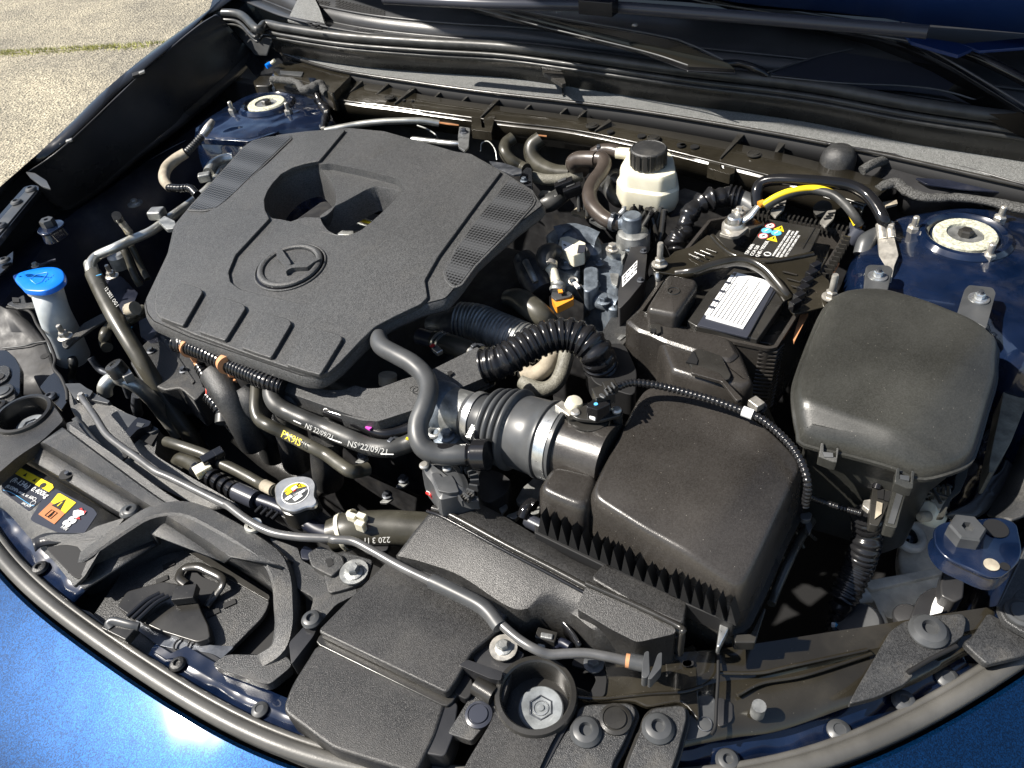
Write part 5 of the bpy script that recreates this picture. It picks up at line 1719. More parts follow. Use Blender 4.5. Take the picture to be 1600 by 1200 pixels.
# ================================================================ BONNET SUPPORT ROD
rod = thing('support_rod', 'thin grey bonnet support rod crossing the whole front', 'rod', U(600, 870, -.07))
rpts = W('', '128,622,-.070 148,650 166,678 190,698 216,716 243,736 270,748 355,790') + W('G', '1010,22,-.068 1100,90 1170,130 1240,155 1350,170 1480,175') + W('H', '0,180,-.064 90,187 180,232 300,300 450,372,-.060 560,425 690,492,-.060 760,565 830,625 900,668 965,692,-.064 1040,690 1130,688 1220,702 1310,722,-.066')
tube('rod', rpts, .0040, 'rod_paint', rod, n=5, seg=12)
tube('foam_sleeve', W('H', '440,365,-.0600 500,393 600,442 660,475 700,510 745,570,-.0605'), [.0068, .0068, .0068, .0068, .0066, .0064], 'rubber_grey', rod, seg=16)
tube('copper_band', W('H', '1308,720,-.066 1326,723'), .0056, 'clip_orange', rod, sm=False)
tube('end_bush', W('H', '1326,722,-.066 1400,738'), .0064, 'rubber_grey', rod, sm=False)
prism('end_clip', rnd(W('H', '1392,680,-.052 1412,675 1416,780 1400,800 1378,795 1382,730'), .002), .014, 'rubber_grey', rod)
prism('end_clip', rnd(W('H', '1450,690,-.052 1470,680 1468,750 1420,805 1405,800 1430,750'), .002), .014, 'rubber_grey', rod)
lathe('rod_eye', W('Q3', '548,1055,-.078')[0], (0, 0, 1), [(.0085, 0), (.0085, .004), (.005, .004), (.005, 0)], 'pipe_alu', rod)

# ================================================================ ROUND BUMP STOPS
def stop(c, label, arm, rr=.0335):
    t_ = thing('round_mount', label, 'mount', c + V(0, 0, -.03))
    lathe('cup', c, (0, 0, 1), [(rr, -.040), (rr, -.002), (rr * .97, .001), (rr * .86, .0015), (rr * .82, .0), (rr * .80, -.006), (rr * .76, -.024), (0, -.026)], 'smooth_black', t_, seg=56)
    lathe('aiming_disc', c + V(.004, -.001, -.023), (0, 0, 1), [(.0185, -.004), (.0185, .005), (.0175, .006), (.010, .006), (.0085, .0050), (.0030, .0050), (.0026, .0062), (0, .0066)], 'lens_grey', t_, seg=40)
    torus('star_socket', c + V(.004, -.001, -.0168), (0, 0, 1), .0100, .0007, 'dark_metal', t_, seg=6, s2=6)
    torus('star_socket', c + V(.004, -.001, -.0175), (0, 0, 1), .0060, .0006, 'bright_metal', t_, seg=24, s2=6)
    prism('arm', rnd(arm, .006), .014, 'grain_black', t_, bevel=.002, holes=[[c + V(math.cos(a) * rr * .97, math.sin(a) * rr * .97, -.0025) for a in [2 * math.pi * i / 40 for i in range(40)]]])
    return t_


cR = W('H', '905,872,-.086')[0]
s1 = stop(cR, 'round black mount cup with silver disc at the bottom centre', W('H', '800,770,-.0885 860,720 960,705 1040,760 1075,880 1030,980 960,1120 930,1185 870,1320 560,1260 600,1170 680,1040 760,900'))
prism('arm_wall', rnd(W('H', '1075,890,-.092 1078,960 960,1180 880,1320 860,1320 950,1130 1030,985'), .002), .02, 'liner_black', s1)
cL = W('D', '104,758,-.078')[0]
s2 = stop(cL, 'round black mount cup with silver disc at the left picture edge', W('D', '30,720,-.0805 110,678 200,680 262,740 295,790 200,880 80,960 -60,1080 -160,960 -60,840'))

# plates to the right of the round mount
for i, (s_, lab, bl) in enumerate((('1085,970,-.094 1100,935 1130,920 1310,912 1345,925 1355,960 1300,1090 1250,1180 1240,1260 900,1280 950,1180', 'grained plate with one torx bolt and a round plug at the bottom', ((1130, 1040, .0125, 'torx'), (1262, 985, .0125, 'plug'))),
                                    ('1405,960,-.094 1430,935 1545,922 1575,930 1580,980 1540,1130 1500,1240 1300,1250 1320,1170', 'narrow grained plate with one torx bolt at the bottom', ((1452, 1025, .0125, 'torx'),)))):
    t_ = thing('cover_plate', lab, 'plate', W('H', s_)[0])
    pp = rnd(W('H', s_), .004, 2)
    prism('plate', [p + V(0, 0, .001) for p in pp], .008, 'rough_black', t_, bevel=.0018)
    prism('plate_rim', [p + V(0, 0, -.0045) for p in inset(pp, -.003)], .004, 'smooth_black', t_)
    for x, y, r_, k_ in bl:
        bolt(W('H', f'{x},{y},-.0925')[0], r_, k_, t_, m='rubber_grey' if k_ == 'torx' else 'smooth_black')
tri = thing('cover_plate', 'dusty triangular grained plate with a torx bolt at lower right', 'plate', U(1400, 1010, -.1))
pp = rnd(W('I', '1000,592,-.0975 1060,548 1200,520 1325,512 1342,540 1330,610 1210,700 1070,768 1110,785 1060,830 940,885 815,918 850,850'), .003, 2)
prism('plate', [p + V(0, 0, .001) for p in pp], .008, 'rough_black', tri, bevel=.0018)
tube('plate_slot', W('I', '1080,775,-.0955 1180,715 1300,655'), .0018, 'deep_black', tri)
bolt(W('I', '1172,592,-.0955')[0], .0155, 'torx', tri, m='rubber_grey')
blk_ = thing('corner_block', 'grained grey corner block beside the seal on the right', 'block', U(1530, 1000, -.1))
pp = rnd(W('I', '1325,640,-.099 1370,610 1440,505 1500,540 1600,610 1660,660 1600,700 1430,740'), .003, 2)
prism('block', [p + V(0, 0, .001) for p in pp], .008, 'rough_black', blk_, bevel=.0018)
rpz = thing('cover_plate', 'upright grained plate with a round plug cut by the right edge', 'plate', U(1590, 920, -.09))
pp = rnd(W('I', '1480,478,-.088 1560,300 1620,180 1800,200 1800,680 1600,600 1510,545'), .004, 2)
prism('plate', [p + V(0, 0, .001) for p in pp], .008, 'rough_black', rpz, bevel=.0018)
prism('plate_edge', W('I', '1478,478,-.0865 1490,478 1610,230 1600,225'), .002, 'rubber_grey', rpz)
bolt(W('I', '1590,510,-.0865')[0], .0130, 'plug', rpz, m='rubber_grey')
prism('raised_panel', rnd(W('I', '1530,470,-.0865 1570,405 1650,400 1700,560 1600,560 1540,520'), .004), .0015, 'rough_black', rpz)

# ================================================================ OLIVE CROSS PANEL
op = thing('front_cross_panel', 'glossy olive black painted front cross panel with stamped creases', 'cross panel', U(1230, 1030, -.11))
t1 = W('I', '0,730,-.100 25,692,-.100 240,668 460,636 700,598 950,560 1200,518 1440,482 1480,476')
t2 = W('I', '0,862,-.104 60,840 250,780 480,770 700,720 900,672 1100,640 1300,600 1460,560')
t3 = W('I', '0,1000,-.108 60,990 250,960 480,880 700,830 900,780 1100,760 1300,690 1480,590')
t4 = W('I', '-40,1160,-.112 70,1112 300,1065 480,1040 640,990 820,925 1100,830 1300,720 1500,610')
sheet('panel_skin', [[p + V(0, .004, -.03) for p in t1], t1, [a_.lerp(b_, .8) for a_, b_ in zip(t1, t2)], t2, [a_.lerp(b_, .15) + V(0, 0, -.003) for a_, b_ in zip(t2, t3)], t3, t4], 'olive_black', op, n=70)
# left wing of the panel, behind the round mount
pp = rnd(W('H', '1085,640,-.102 1130,625 1200,640 1260,690 1500,690 1620,640 1640,1000 1560,900 1400,930 1350,900 1100,900 1060,820 1180,870 1220,800 1200,700'), .006, 2)
prism('panel_wing', pp, .006, 'olive_black', op, bevel=.002)
tube('crease', W('I', '240,776,-.1008 420,775 560,745 900,672'), .0016, 'olive_black', op)
tube('crease', W('I', '320,875,-.1034 430,820 620,785 920,690'), .0016, 'olive_black', op)
tube('crease', W('H', '1050,880,-.101 1200,890 1400,870 1560,860 1650,835'), .0016, 'olive_black', op)
tube('panel_joint', W('I', '236,672,-.0965 234,800 228,900 222,1010 205,1050'), .0014, 'deep_black', op)
prism('slot', rnd(W('I', '75,720,-.0985 110,716 120,735 105,748 75,742'), .003), .001, 'deep_black', op, bevel=0)
prism('slot', rnd(W('H', '1560,722,-.0985 1610,718 1612,742 1565,748'), .003), .001, 'deep_black', op, bevel=0)
prism('stamped_pad', rnd(W('I', '85,1080,-.1065 130,880 200,872 222,890 218,1020 190,1055'), .004), .002, 'rubber_grey', op)
prism('stamped_pad', rnd(W('I', '232,1020,-.1065 236,880 270,895 300,910 300,990'), .004), .002, 'liner_black', op)
torus('stamp_circle', W('I', '175,1003,-.1055')[0], (0, 0, 1), .0055, .0004, 'dark_metal', op)
st = W('I', '408,958,-.1045')[0]
tube('panel_stud', [st, st + V(0, 0, .014)], .0055, 'cast_metal', op, sm=False)
# ================================================================ HOSES, PIPES, LOOMS
def single(name, label, cat, pts, r, m, group=None, **k):
    o = tube(name, pts, r, m, **k)
    return tag(o, label, cat, group)


# left side: washer bottle
wb = thing('washer_filler', 'translucent washer filler neck with a bright blue cap', 'washer filler', U(90, 500, -.1))
zc = -.035
capo = spline(W('P1', f'125,940,{zc} 200,900 320,868 440,850 540,852 600,880 622,930 610,985 540,1040 440,1078 330,1082 240,1068 190,1020'), 4, closed=True)
loft('blue_cap', [inset(capo, .014, .0025), inset(capo, .012, .0030), inset(capo, .008, .0022), inset(capo, .002, .0015), inset(capo, .0005, .0008), capo, inset(capo, -.0002, -.006)], 'cap_blue', wb)
tube('cap_icon', W('P1', f'285,960,{zc + .0032} 350,915 450,895 455,905 400,985 345,1010 290,965'), .0004, 'label_dark' if 0 else 'sky_print', wb, seg=6, sm=False)
for i in range(4):
    tube('cap_icon', W('P1', f'{430 + 25 * i},{985 - 18 * i},{zc + .0031} {442 + 25 * i},{970 - 18 * i}'), .0004, 'sky_print', wb, seg=6, sm=False)
cc = W('P1', f'425,985,{zc}')[0]
cN = W('P1', f'425,1010,{zc - .01}')[0]
lathe('cap_collar', cN, (.0, .05, 1), [(.0245, .004), (.0245, -.006), (.022, -.010), (.022, .004)], 'white_plastic', wb)
nk = W('', '76,468,-.055 88,500,-.09 104,545,-.16 112,575,-.20')
tube('neck', [cN + V(0, 0, -.005), U(84, 487, -.075), U(98, 520, -.12), U(112, 555, -.17)], [.0205, .0205, .023, .025], 'tank_plastic', wb, seg=28)
prism('neck_bracket', rnd(W('P2', '60,30,-.062 230,-60 250,20 560,-30 590,-10 560,20 430,60 160,75'), .003), .003, 'rough_black', wb)
prism('bracket_slot', W('P1', '115,1135,-.06 180,1140 185,1180 120,1180'), .0015, 'deep_black', wb, bevel=0)
tag(prism('washer_pump_bracket', rnd(W('P2', '590,395,-.10 620,360 700,330 800,215 960,130 1060,90 1100,130 1050,170 900,250 720,380 640,455 600,440'), .003), .004, 'rough_black'), 'angled black bracket crossing below the washer filler', 'bracket')
o = bolt(W('P2', '630,350,-.092')[0], .010, 'stud', None, name='bracket_nut')
tag(o, 'zinc nut on the angled bracket below the washer filler', 'nut')

ns = thing('near_side_panel', 'dark painted inner panel with seam below the washer cap', 'panel', U(50, 560, -.12))
sheet('panel_skin', [W('P2', '-200,60,-.10 -40,40 60,80,-.10 140,60'), W('P2', '-200,300,-.13 0,300,-.13 240,300 330,240'), W('P2', '-200,470,-.14 40,460 240,430 440,390'), W('P2', '-100,700,-.15 160,700 360,690 520,620'), W('P2', '0,900,-.16 200,900 370,900 600,850')], 'block_dark', ns, n=24)
tube('panel_seam', W('P2', '20,458,-.137 240,432 340,405 450,388'), .0012, 'rubber_grey', ns)
lathe('panel_hole', W('P2', '432,535,-.137')[0], (0, 0, 1), [(.006, 0), (.006, .001), (0, .001)], 'deep_black', ns)
prism('lower_plate', rnd(W('P2', '380,830,-.115 470,720 540,680 600,760 650,960 590,1050 520,980'), .003), .004, 'fender_black', ns)
bolt(W('P2', '485,925,-.113')[0], .0085, 'torx', ns, m='dark_metal')
tube('panel_rim', W('P2', '70,60,-.095 280,100 360,230 440,350 480,420 530,560 520,650 590,740 640,860 650,960'), .0022, 'deep_black', ns)
lt2 = thing('side_cowling', 'curved dark plastic cowling with two plates at the left edge', 'cowling', U(10, 590, -.09))
prism('cowling_skin', rnd(W('P2', '-120,480,-.100 60,470 150,550 195,640 190,900 60,960 -120,1100'), .006), .01, 'fender_black', lt2, bevel=.003)
prism('cowling_plate', rnd(W('P2', '-120,640,-.097 50,620 90,640 95,700 60,760 -120,860'), .003), .006, 'rough_black', lt2)
prism('cowling_plate', rnd(W('P2', '-120,870,-.097 90,790 130,820 150,930 0,1080 -120,1150'), .003), .005, 'rough_black', lt2)
bolt(W('P2', '35,880,-.0955')[0], .0125, 'plug', lt2, m='rubber_grey')
bolt(W('P2', '5,1010,-.0955')[0], .009, 'torx', lt2, m='smooth_black')
lathe('cowling_hole', W('P2', '-5,735,-.0965')[0], (0, 0, 1), [(.006, 0), (.006, .001), (0, .001)], 'deep_black', lt2)

# silver refrigerant pipe with service port and black hose
ac = thing('coolant_line', 'silver metal pipe bending into a thick black printed hose on the left', 'pipe', U(180, 420, -.06))
tube('metal_pipe', W('', '372,250,-.030 350,262 330,290 305,312,-.035 262,343 235,362 205,375 178,388 152,400,-.045 141,415 146,437,-.055'), .0068, 'pipe_alu', ac, seg=18)
tube('pipe_shoulder', W('', '141,412,-.049 146,432,-.054'), .0088, 'pipe_alu', ac, sm=False, seg=18)
tube('rubber_hose', W('', '146,428,-.053 160,458,-.060 185,505,-.075 225,570,-.11 262,630,-.16 295,678,-.20 312,705,-.23'), .0110, 'hose_olive', ac, seg=22)
lathe('hose_end', U(314, 705, -.23), (.2, .1, -1), [(.0125, -.004), (.0125, .003), (.011, .003), (.011, -.004)], 'dark_metal', ac)
for fr, x, y, z_ in (('P1', 950, 922, -.043), ('P2', 1245, 258, -.092)):
    p = W(fr, f'{x},{y},{z_}')[0]
    box('hose_mark', p, .009, .0012, .0008, 'sky_print', ac, ax=(.8, .45, .2), bevel=0)
text('12 2021 OG I', W('P1', '1000,1050,-.046')[0], W('P2', '1170,140,-.065')[0] - W('P1', '1000,1050,-.048')[0], .007, 'dim_print', ac, ydir=(.5, .7, .3))
for s_, e_, r_ in (('1240,510,-.030', '1180,430,-.005', .0052), ('1180,430,-.005', '1140,380,.010', .0044), ('1140,380,.012', '1120,350,.022', .0062)):
    a_, b_ = W('P1', s_)[0], W('P1', e_)[0]
    lathe('service_port', a_, b_ - a_, [(r_ * 1.1, 0), (r_, (b_ - a_).length * .5), (r_, (b_ - a_).length), (0, (b_ - a_).length)], 'zinc' if r_ < .006 else 'smooth_black', ac)
box('pipe_clamp', W('P1', '1510,330,-.022')[0], .022, .020, .014, 'white_plastic' if 0 else 'cast_metal', ac, ax=(.8, .4, 0), bevel=.003)
prism('clamp_foot', rnd(W('P1', '1520,400,-.02 1580,350 1680,400 1700,470 1600,480'), .002), .006, 'cast_metal', ac)
tube('branch_pipe', W('P1', '1140,620,-.050 1190,680,-.055 1230,760,-.065 1270,870,-.08 1310,960,-.09 1350,1020,-.10'), .0052, 'hose_olive', ac)
tube('branch_pipe', W('P1', '1260,640,-.055 1310,740,-.07 1370,870,-.09 1420,960,-.10'), .0048, 'hose_olive', ac)
box('yellow_tag', W('P1', '1145,618,-.044')[0], .008, .006, .003, 'yellow', ac, ax=(.6, -.6, 0))
lathe('drier_cap', W('P1', '1120,735,-.085')[0], (0, 0, 1), [(.014, -.02), (.014, .0), (.010, .004), (0, .005)], 'cast_metal', ac)

lo = thing('oxygen_sensor_lead', 'tan sleeved sensor lead arching out of a steel plug', 'sensor lead', U(270, 260, 0))
tube('sensor_tip', W('A', '985,560,.035 965,590,.030 940,625,.022'), [.0045, .0065, .006], 'zinc', lo, seg=12)
tube('ribbed_boot', W('A', '935,630,.022 900,670,.015 860,710,.010'), .0060, 'rubber', lo, corr=(.004, .001))
tube('tan_sleeve', W('A', '860,708,.010 810,740,.004 770,780,.0 760,830,-.004 785,870,-.006'), [.008, .0085, .0085, .0080, .0065], 'tan_dirt', lo)
tube('loom_tail', W('A', '780,868,-.006 830,872,-.006 880,872 915,905'), .0062, 'corrugated', lo, corr=(.005, .0008))
al = thing('far_pipe', 'short silver elbow pipe tucked behind the cover mesh on the far side', 'pipe', U(335, 260, -.03))
tube('elbow', W('A', '965,800,-.02 985,765 1030,740 1080,730'), .0085, 'pipe_alu', al)
box('elbow_clamp', W('A', '950,820,-.018')[0], .02, .014, .014, 'cast_metal', al, ax=(.7, .7, 0), bevel=.003)

# pale pipe with black cap lower left
pp_ = thing('charging_port_pipe', 'bright silver bent pipe with a round black cap on the left', 'pipe', U(200, 610, -.13))
tube('bent_pipe', W('P2', '1010,900,-.115 1010,830,-.105 1050,770,-.10 1120,745 1230,775,-.10 1330,830,-.11 1430,920,-.13 1500,1000,-.15 1600,1130,-.18 1720,1290,-.21'), .0092, 'pipe_alu', pp_, seg=20)
lathe('port_stem', W('P2', '1150,720,-.09')[0], (-.25, -.1, 1), [(.009, -.005), (.009, .012), (0, .012)], 'zinc', pp_)
lathe('port_cap', W('P2', '1135,670,-.078')[0], (-.25, -.1, 1), [(.0118, -.006), (.0118, .008), (.0105, .010), (.004, .0104), (.0035, .0092), (0, .0092)], 'smooth_black', pp_)
box('port_side', W('P2', '1225,720,-.085')[0], .012, .016, .012, 'zinc', pp_, ax=(.3, 1, 0))
tube('inner_pipe', W('P2', '1320,900,-.16 1310,1000,-.18 1330,1080,-.2'), .007, 'dark_metal', pp_)

single('bypass_hose', 'curved olive black hose behind the printed hose', 'hose', W('P2', '1390,80,-.09 1330,130 1250,180,-.10 1130,220 1050,260,-.11 1010,330 1010,400,-.125 1030,450'), .0078, 'hose_olive')
single('rubber_plug', 'small tan plug beside the printed hose at the cover corner', 'plug', W('P2', '1240,90,-.07 1300,70,-.065'), .0095, 'tan_dirt', sm=False)

# grey inner radiator beam
rbm = thing('radiator_beam', 'pale grey dusty beam of the radiator frame under the support rod', 'beam', U(230, 720, -.12))
ia = W('D', '302,622,-.100 330,740,-.104 400,850,-.108 480,930 580,1000 700,1080 820,1140 960,1210,-.11')
ib = W('D', '400,640,-.098 480,700 600,765 735,830,-.10 715,950 860,1040 1000,1120 1100,1180')
sheet('beam_top', [[p + V(-.002, -.003, -.03) for p in ia], ia, ib, [p + V(.004, .006, -.05) for p in ib]], 'rough_black', rbm, n=40, sm=False)
for s_ in ('300,620,-.090 370,618 400,640 430,655 415,680 345,690', '430,660,-.094 510,700 500,712 400,690', '540,740,-.094 620,770 735,830 700,850 590,820'):
    prism('beam_pad', rnd(W('D', s_), .002), .008, 'rubber_grey', rbm)
prism('beam_notch', W('D', '565,905,-.098 620,930 568,975'), .002, 'deep_black', rbm, bevel=0)
prism('beam_notch', W('D', '620,860,-.0975 690,830 740,838 700,905'), .002, 'deep_black', rbm, bevel=0)
prism('wire_clip', rnd(W('D', '580,840,-.086 620,790 640,775 700,795 690,815 640,830 600,870'), .002), .012, 'gloss_black', rbm)
prism('clip_window', W('D', '635,800,-.0855 670,805 655,822 630,815'), .001, 'rubber_grey', rbm, bevel=0)
bolt(W('P2', '790,925,-.090')[0], .006, 'hex', rbm)

# pipe running to the radiator cap
rc = thing('pressure_cap', 'silver radiator cap with yellow warning print and two ears', 'radiator cap', U(462, 775, -.08))
zc = -.072
co = spline(W('Q3', f'690,790,{zc} 740,755 830,740 905,750 935,790 930,860 945,900 920,930 875,935 800,960 730,945 690,905 680,850 678,820'), 4, closed=True)
loft('cap_plate', [inset(co, .004, .0016), inset(co, .0012, .0016), inset(co, .0002, .0006), co, inset(co, .0, -.003), inset(co, .003, -.0045)], 'silver_cap', rc)
cpt = W('Q3', f'807,843,{zc + .0018}')[0]
eu = (W('Q3', f'890,800,{zc}')[0] - W('Q3', f'730,880,{zc}')[0]).normalized()
ev = V(-eu.y, eu.x, 0)
rr0 = .0135


def disc(a0, a1, r_, name, m, par, c_, dz=0, n_=20):
    ps = [c_ + (eu * math.cos(a0 + (a1 - a0) * i / n_) + ev * math.sin(a0 + (a1 - a0) * i / n_)) * r_ + V(0, 0, dz) for i in range(n_ + 1)]
    return prism(name, ps, .0004, m, par, bevel=0)


clb_ = disc(0, 6.1, rr0, 'cap_label', 'rubber_grey', rc, cpt)
disc(.15, 2.4, rr0 * .97, 'yellow_sector', 'yellow', clb_, cpt, .0003)
torus('cap_ring', cpt + V(0, 0, .0004), (0, 0, 1), rr0, .0005, 'white_print', clb_, seg=36, s2=6, flat=.4)
for (x, y, m_, dx, dy) in ((800, 810, 'white_print', .006, .004), (765, 838, 'yellow', .006, .004), (845, 835, 'white_print', .007, .003), (820, 868, 'white_print', .009, .005), (765, 870, 'white_print', .006, .004), (800, 825, 'red', .003, .0015)):
    box('cap_pictogram', W('Q3', f'{x},{y},{zc + .0024}')[0], dx, dy, .0003, m_, clb_, ax=eu + ev * .2, bevel=0)
text('NEVER OPEN HOT', W('Q3', f'732,893,{zc + .0018}')[0], eu, .0034, 'white_print', clb_, ydir=ev)
tube('cap_pictogram', W('Q3', f'815,800,{zc + .0026} 828,778 842,800 815,800'), .0005, 'deep_black', clb_, seg=5, sm=False)
lathe('cap_neck', cpt + V(0, 0, -.004), (0, 0, 1), [(.0145, -.002), (.0145, -.006), (.019, -.008), (.019, -.03), (.016, -.03)], 'smooth_black', rc)
prism('cap_deck', rnd(W('Q3', '560,880,-.098 700,860 960,950 1060,1010 1080,1090 980,1100 760,1010 620,930'), .006), .02, 'liner_black', rc, bevel=.003)
torus('moulded_mark', W('Q3', '1005,1042,-.0975')[0], (0, 0, 1), .0035, .0004, 'rubber_grey', rc, seg=20, s2=5)

rp_ = thing('overflow_pipe', 'olive pipe held by a black clip running to the radiator cap', 'pipe', U(340, 720, -.1))
tube('pipe', W('Q3', '0,520,-.105 80,545,-.100 170,575 250,605 330,650 420,692 520,745 600,790 690,830,-.084'), .0062, 'hose_olive', rp_, seg=18)
tube('masking_band', W('Q3', '610,793,-.086 670,823,-.084'), .0066, 'tan_dirt', rp_, sm=False)
box('pipe_clip', W('Q3', '290,630,-.094')[0], .012, .022, .016, 'gloss_black', rp_, ax=(.8, -.3, 0))
box('pipe_clip', W('Q3', '330,590,-.088')[0], .012, .010, .008, 'gloss_black', rp_, ax=(.8, -.3, 0))
cn = thing('hose_connector', 'black quick connector with a white clip below the overflow pipe', 'connector', U(370, 760, -.11))
tube('hose', W('Q3', '110,690,-.125 75,660,-.12 95,632,-.115 150,650,-.112 210,690,-.108'), .0088, 'hose_olive', cn)
tube('connector_body', W('Q3', '180,690,-.105 270,735 380,800 520,870,-.10'), .0085, 'gloss_black', cn, sm=False)
for i in range(5):
    x = 285 + 42 * i
    tube('connector_rib', W('Q3', f'{x},{742 + 25 * i},-.104 {x + 16},{752 + 25 * i},-.104'), .0104, 'gloss_black', cn, sm=False)
box('white_clip', W('Q3', '228,695,-.097')[0], .014, .018, .010, 'white_plastic', cn, ax=(.8, -.3, 0))
tube('connector_tube', W('Q3', '440,830,-.100 560,885,-.10'), .0100, 'label_dark', cn, sm=False)
tube('end_pipe', W('Q3', '560,880,-.102 700,930,-.102 850,1010 960,1075 1080,1110,-.10'), .0075, 'bay_blue_dull', cn)
for i in range(4):
    tube('strap_rib', W('Q3', f'{560 + 35 * i},{960 + 14 * i},-.10 {600 + 35 * i},{920 + 14 * i},-.095'), .0022, 'gloss_black', cn)

# upper radiator hose
uh = thing('radiator_hose', 'thick black radiator hose with white clamp behind the support rod', 'hose', U(570, 830, -.1))
tube('hose', W('Q3', '1050,1100,-.11 1150,1075,-.105 1260,1062 1400,1060 1560,1070 1700,1080'), [.0185, .0185, .018, .018, .018, .018], 'hose_olive', uh, seg=26)
for x in (1100, 1175):
    a_, b_ = W('Q3', f'{x},{1088 - (x - 1100) * .3:.0f},-.107 {x + 24},{1080 - (x - 1100) * .3:.0f},-.106')
    lathe('clamp_band', a_, b_ - a_, [(.0192, 0), (.0200, 0), (.0200, .004), (.0192, .004)], 'white_plastic', uh, seg=32)
for x, y in ((1165, 1000), (1225, 1000), (1215, 1048)):
    box('clamp_ear', W('Q3', f'{x},{y},-.085')[0], .010, .006, .012, 'white_plastic', uh, ax=(.9, .1, 0))
text('220 3 IT', W('Q3', '1400,1115,-.088')[0], W('Q3', '1290,1120,-.088')[0] - W('Q3', '1400,1115,-.088')[0], .008, 'dim_print', uh, ydir=(0, -.8, -.5))
prism('hose_plate', rnd(W('Q3', '1190,1150,-.112 1300,1100 1420,1090 1380,1200 1250,1210'), .003), .006, 'liner_black', uh)

# hoses in front of the engine
vp = thing('vacuum_pipe', 'olive bent pipe printed PX9IS in front of the intake runners', 'pipe', U(460, 680, -.08))
tube('pipe', W('Q3', '568,140,-0.0330 562,240,-0.0380 560,320,-0.0430 585,385,-0.0480 650,425 760,478,-0.0580 900,550 1000,602,-0.0630 1080,660 1150,705 1200,705,-0.0730 1260,690,-0.0780'), .0070, 'hose_olive', vp, seg=18)
pa, pb = W('Q3', '712,488,-.046 800,533,-.048')
text('PX9IS', pa, pb - pa, .0110, 'yellow', vp, ydir=(-.3, .7, .65))
nh = thing('breather_hose', 'thick black hose with white date print under the air guide', 'hose', U(530, 680, -.06))
tube('hose', W('Q3', '655,190,-0.0220 660,240,-0.0250 690,290,-0.0280 760,335,-0.0320 870,385 1000,440,-0.0370 1150,505 1270,550,-0.0420 1380,565 1480,545 1580,500,-0.0370'), .0092, 'rubber', nh, seg=20)
lathe('hose_clamp', W('Q3', '742,325,-.039')[0], W('Q3', '765,338,-.04')[0] - W('Q3', '742,325,-.039')[0], [(.0094, -.003), (.0105, -.003), (.0105, .004), (.0094, .004)], 'gloss_black', nh)
a_, b_ = W('Q3', '862,432,-.025 1000,494,-.028')
text('NS 22/09/21', a_, b_ - a_, .0070, 'dim_print', nh, ydir=(-.3, .7, .65))
a_, b_ = W('Q3', '1128,548,-.032 1320,592,-.034')
text('NS*22/09/21', a_, b_ - a_, .0085, 'dim_print', nh, ydir=(-.2, .7, .65))
for s_ in ('795,388,-.023 842,410', '1022,502,-.028 1095,528', '1340,598,-.034 1420,600'):
    tube('print_dash', W('Q3', s_), .0006, 'white_print', nh, sm=False, seg=5)
for x, y, m_ in ((785, 318, 'yellow'), (1522, 503, 'yellow')):
    box('paint_mark', W('Q3', f'{x},{y},-.030')[0], .008, .003, .0012, m_, nh, ax=(.9, .3, 0), bevel=0)
ph_ = thing('small_hose', 'thin black hose with a pink mark below the air guide', 'hose', U(580, 665, -.04))
tube('hose', W('Q3', '1000,330,-.035 1100,362 1200,405 1290,452,-.038 1380,470 1470,452 1560,420,-.035'), .0062, 'gloss_black', ph_)
box('pink_mark', W('Q3', '1278,422,-.031')[0], .006, .010, .002, 'pink', ph_, ax=(.9, -.1, 0), bevel=0)
tube('clip_strip', W('Q3', '990,315,-.03 1180,360 1380,395 1480,370'), .0022, 'smooth_black', ph_)

lm = thing('engine_loom', 'ribbed black cable loom with orange clips along the cover edge', 'loom', U(370, 570, -.01))
tube('conduit', W('D', '815,434,-0.0080 870,447 960,482 1050,527,-0.0120 1150,572 1230,607 1315,634,-0.0160'), .0098, 'corrugated', lm, corr=(.0048, .0016), seg=18)
tube('tape_end', W('D', '806,443,-0.0080 840,433 900,450'), .0102, 'rubber', lm)
for x, y in ((878, 452), (1050, 527)):
    p = W('D', f'{x},{y},-.009')[0]
    lathe('orange_clip', p, (1, -.45, 0), [(.0104, -.003), (.0112, -.003), (.0114, .004), (.0104, .004)], 'clip_orange', lm, seg=24)
    p2 = W('D', f'{x + 15},{y + 45},-.030')[0]
    box('clip_tail', p2, .010, .006, .009, 'clip_orange', lm, ax=(1, -.4, 0))
    box('clip_tail', p2 + V(.006, -.003, -.008), .006, .005, .007, 'clip_orange', lm, ax=(1, -.4, 0))
bl_ = thing('branch_loom', 'ribbed branch loom with exposed red and dark wires', 'loom', U(330, 640, -.08))
tube('conduit', W('D', '925,540,-.040 950,585,-.045 965,625,-.05'), .0068, 'corrugated', bl_, corr=(.0042, .0012))
tube('conduit', W('D', '970,680,-.06 1010,725,-.065 1060,790,-.08 1110,845,-.10'), .0082, 'corrugated', bl_, corr=(.0048, .0013))
for i, m_ in enumerate(('wire_red', 'label_dark', 'wire_red', 'rubber', 'label_dark')):
    x = 950 + 11 * i
    tube('wire', W('D', f'{x},615,-.048 {x + 8 - 3 * i},650,-.05 {x + 6},695,-.06'), .0016, m_, bl_, seg=6)
lathe('tape_joint', W('D', '1035,785,-.075')[0], (.4, -.6, -.4), [(.0092, -.005), (.0092, .005), (0, .005)], 'rubber', bl_)

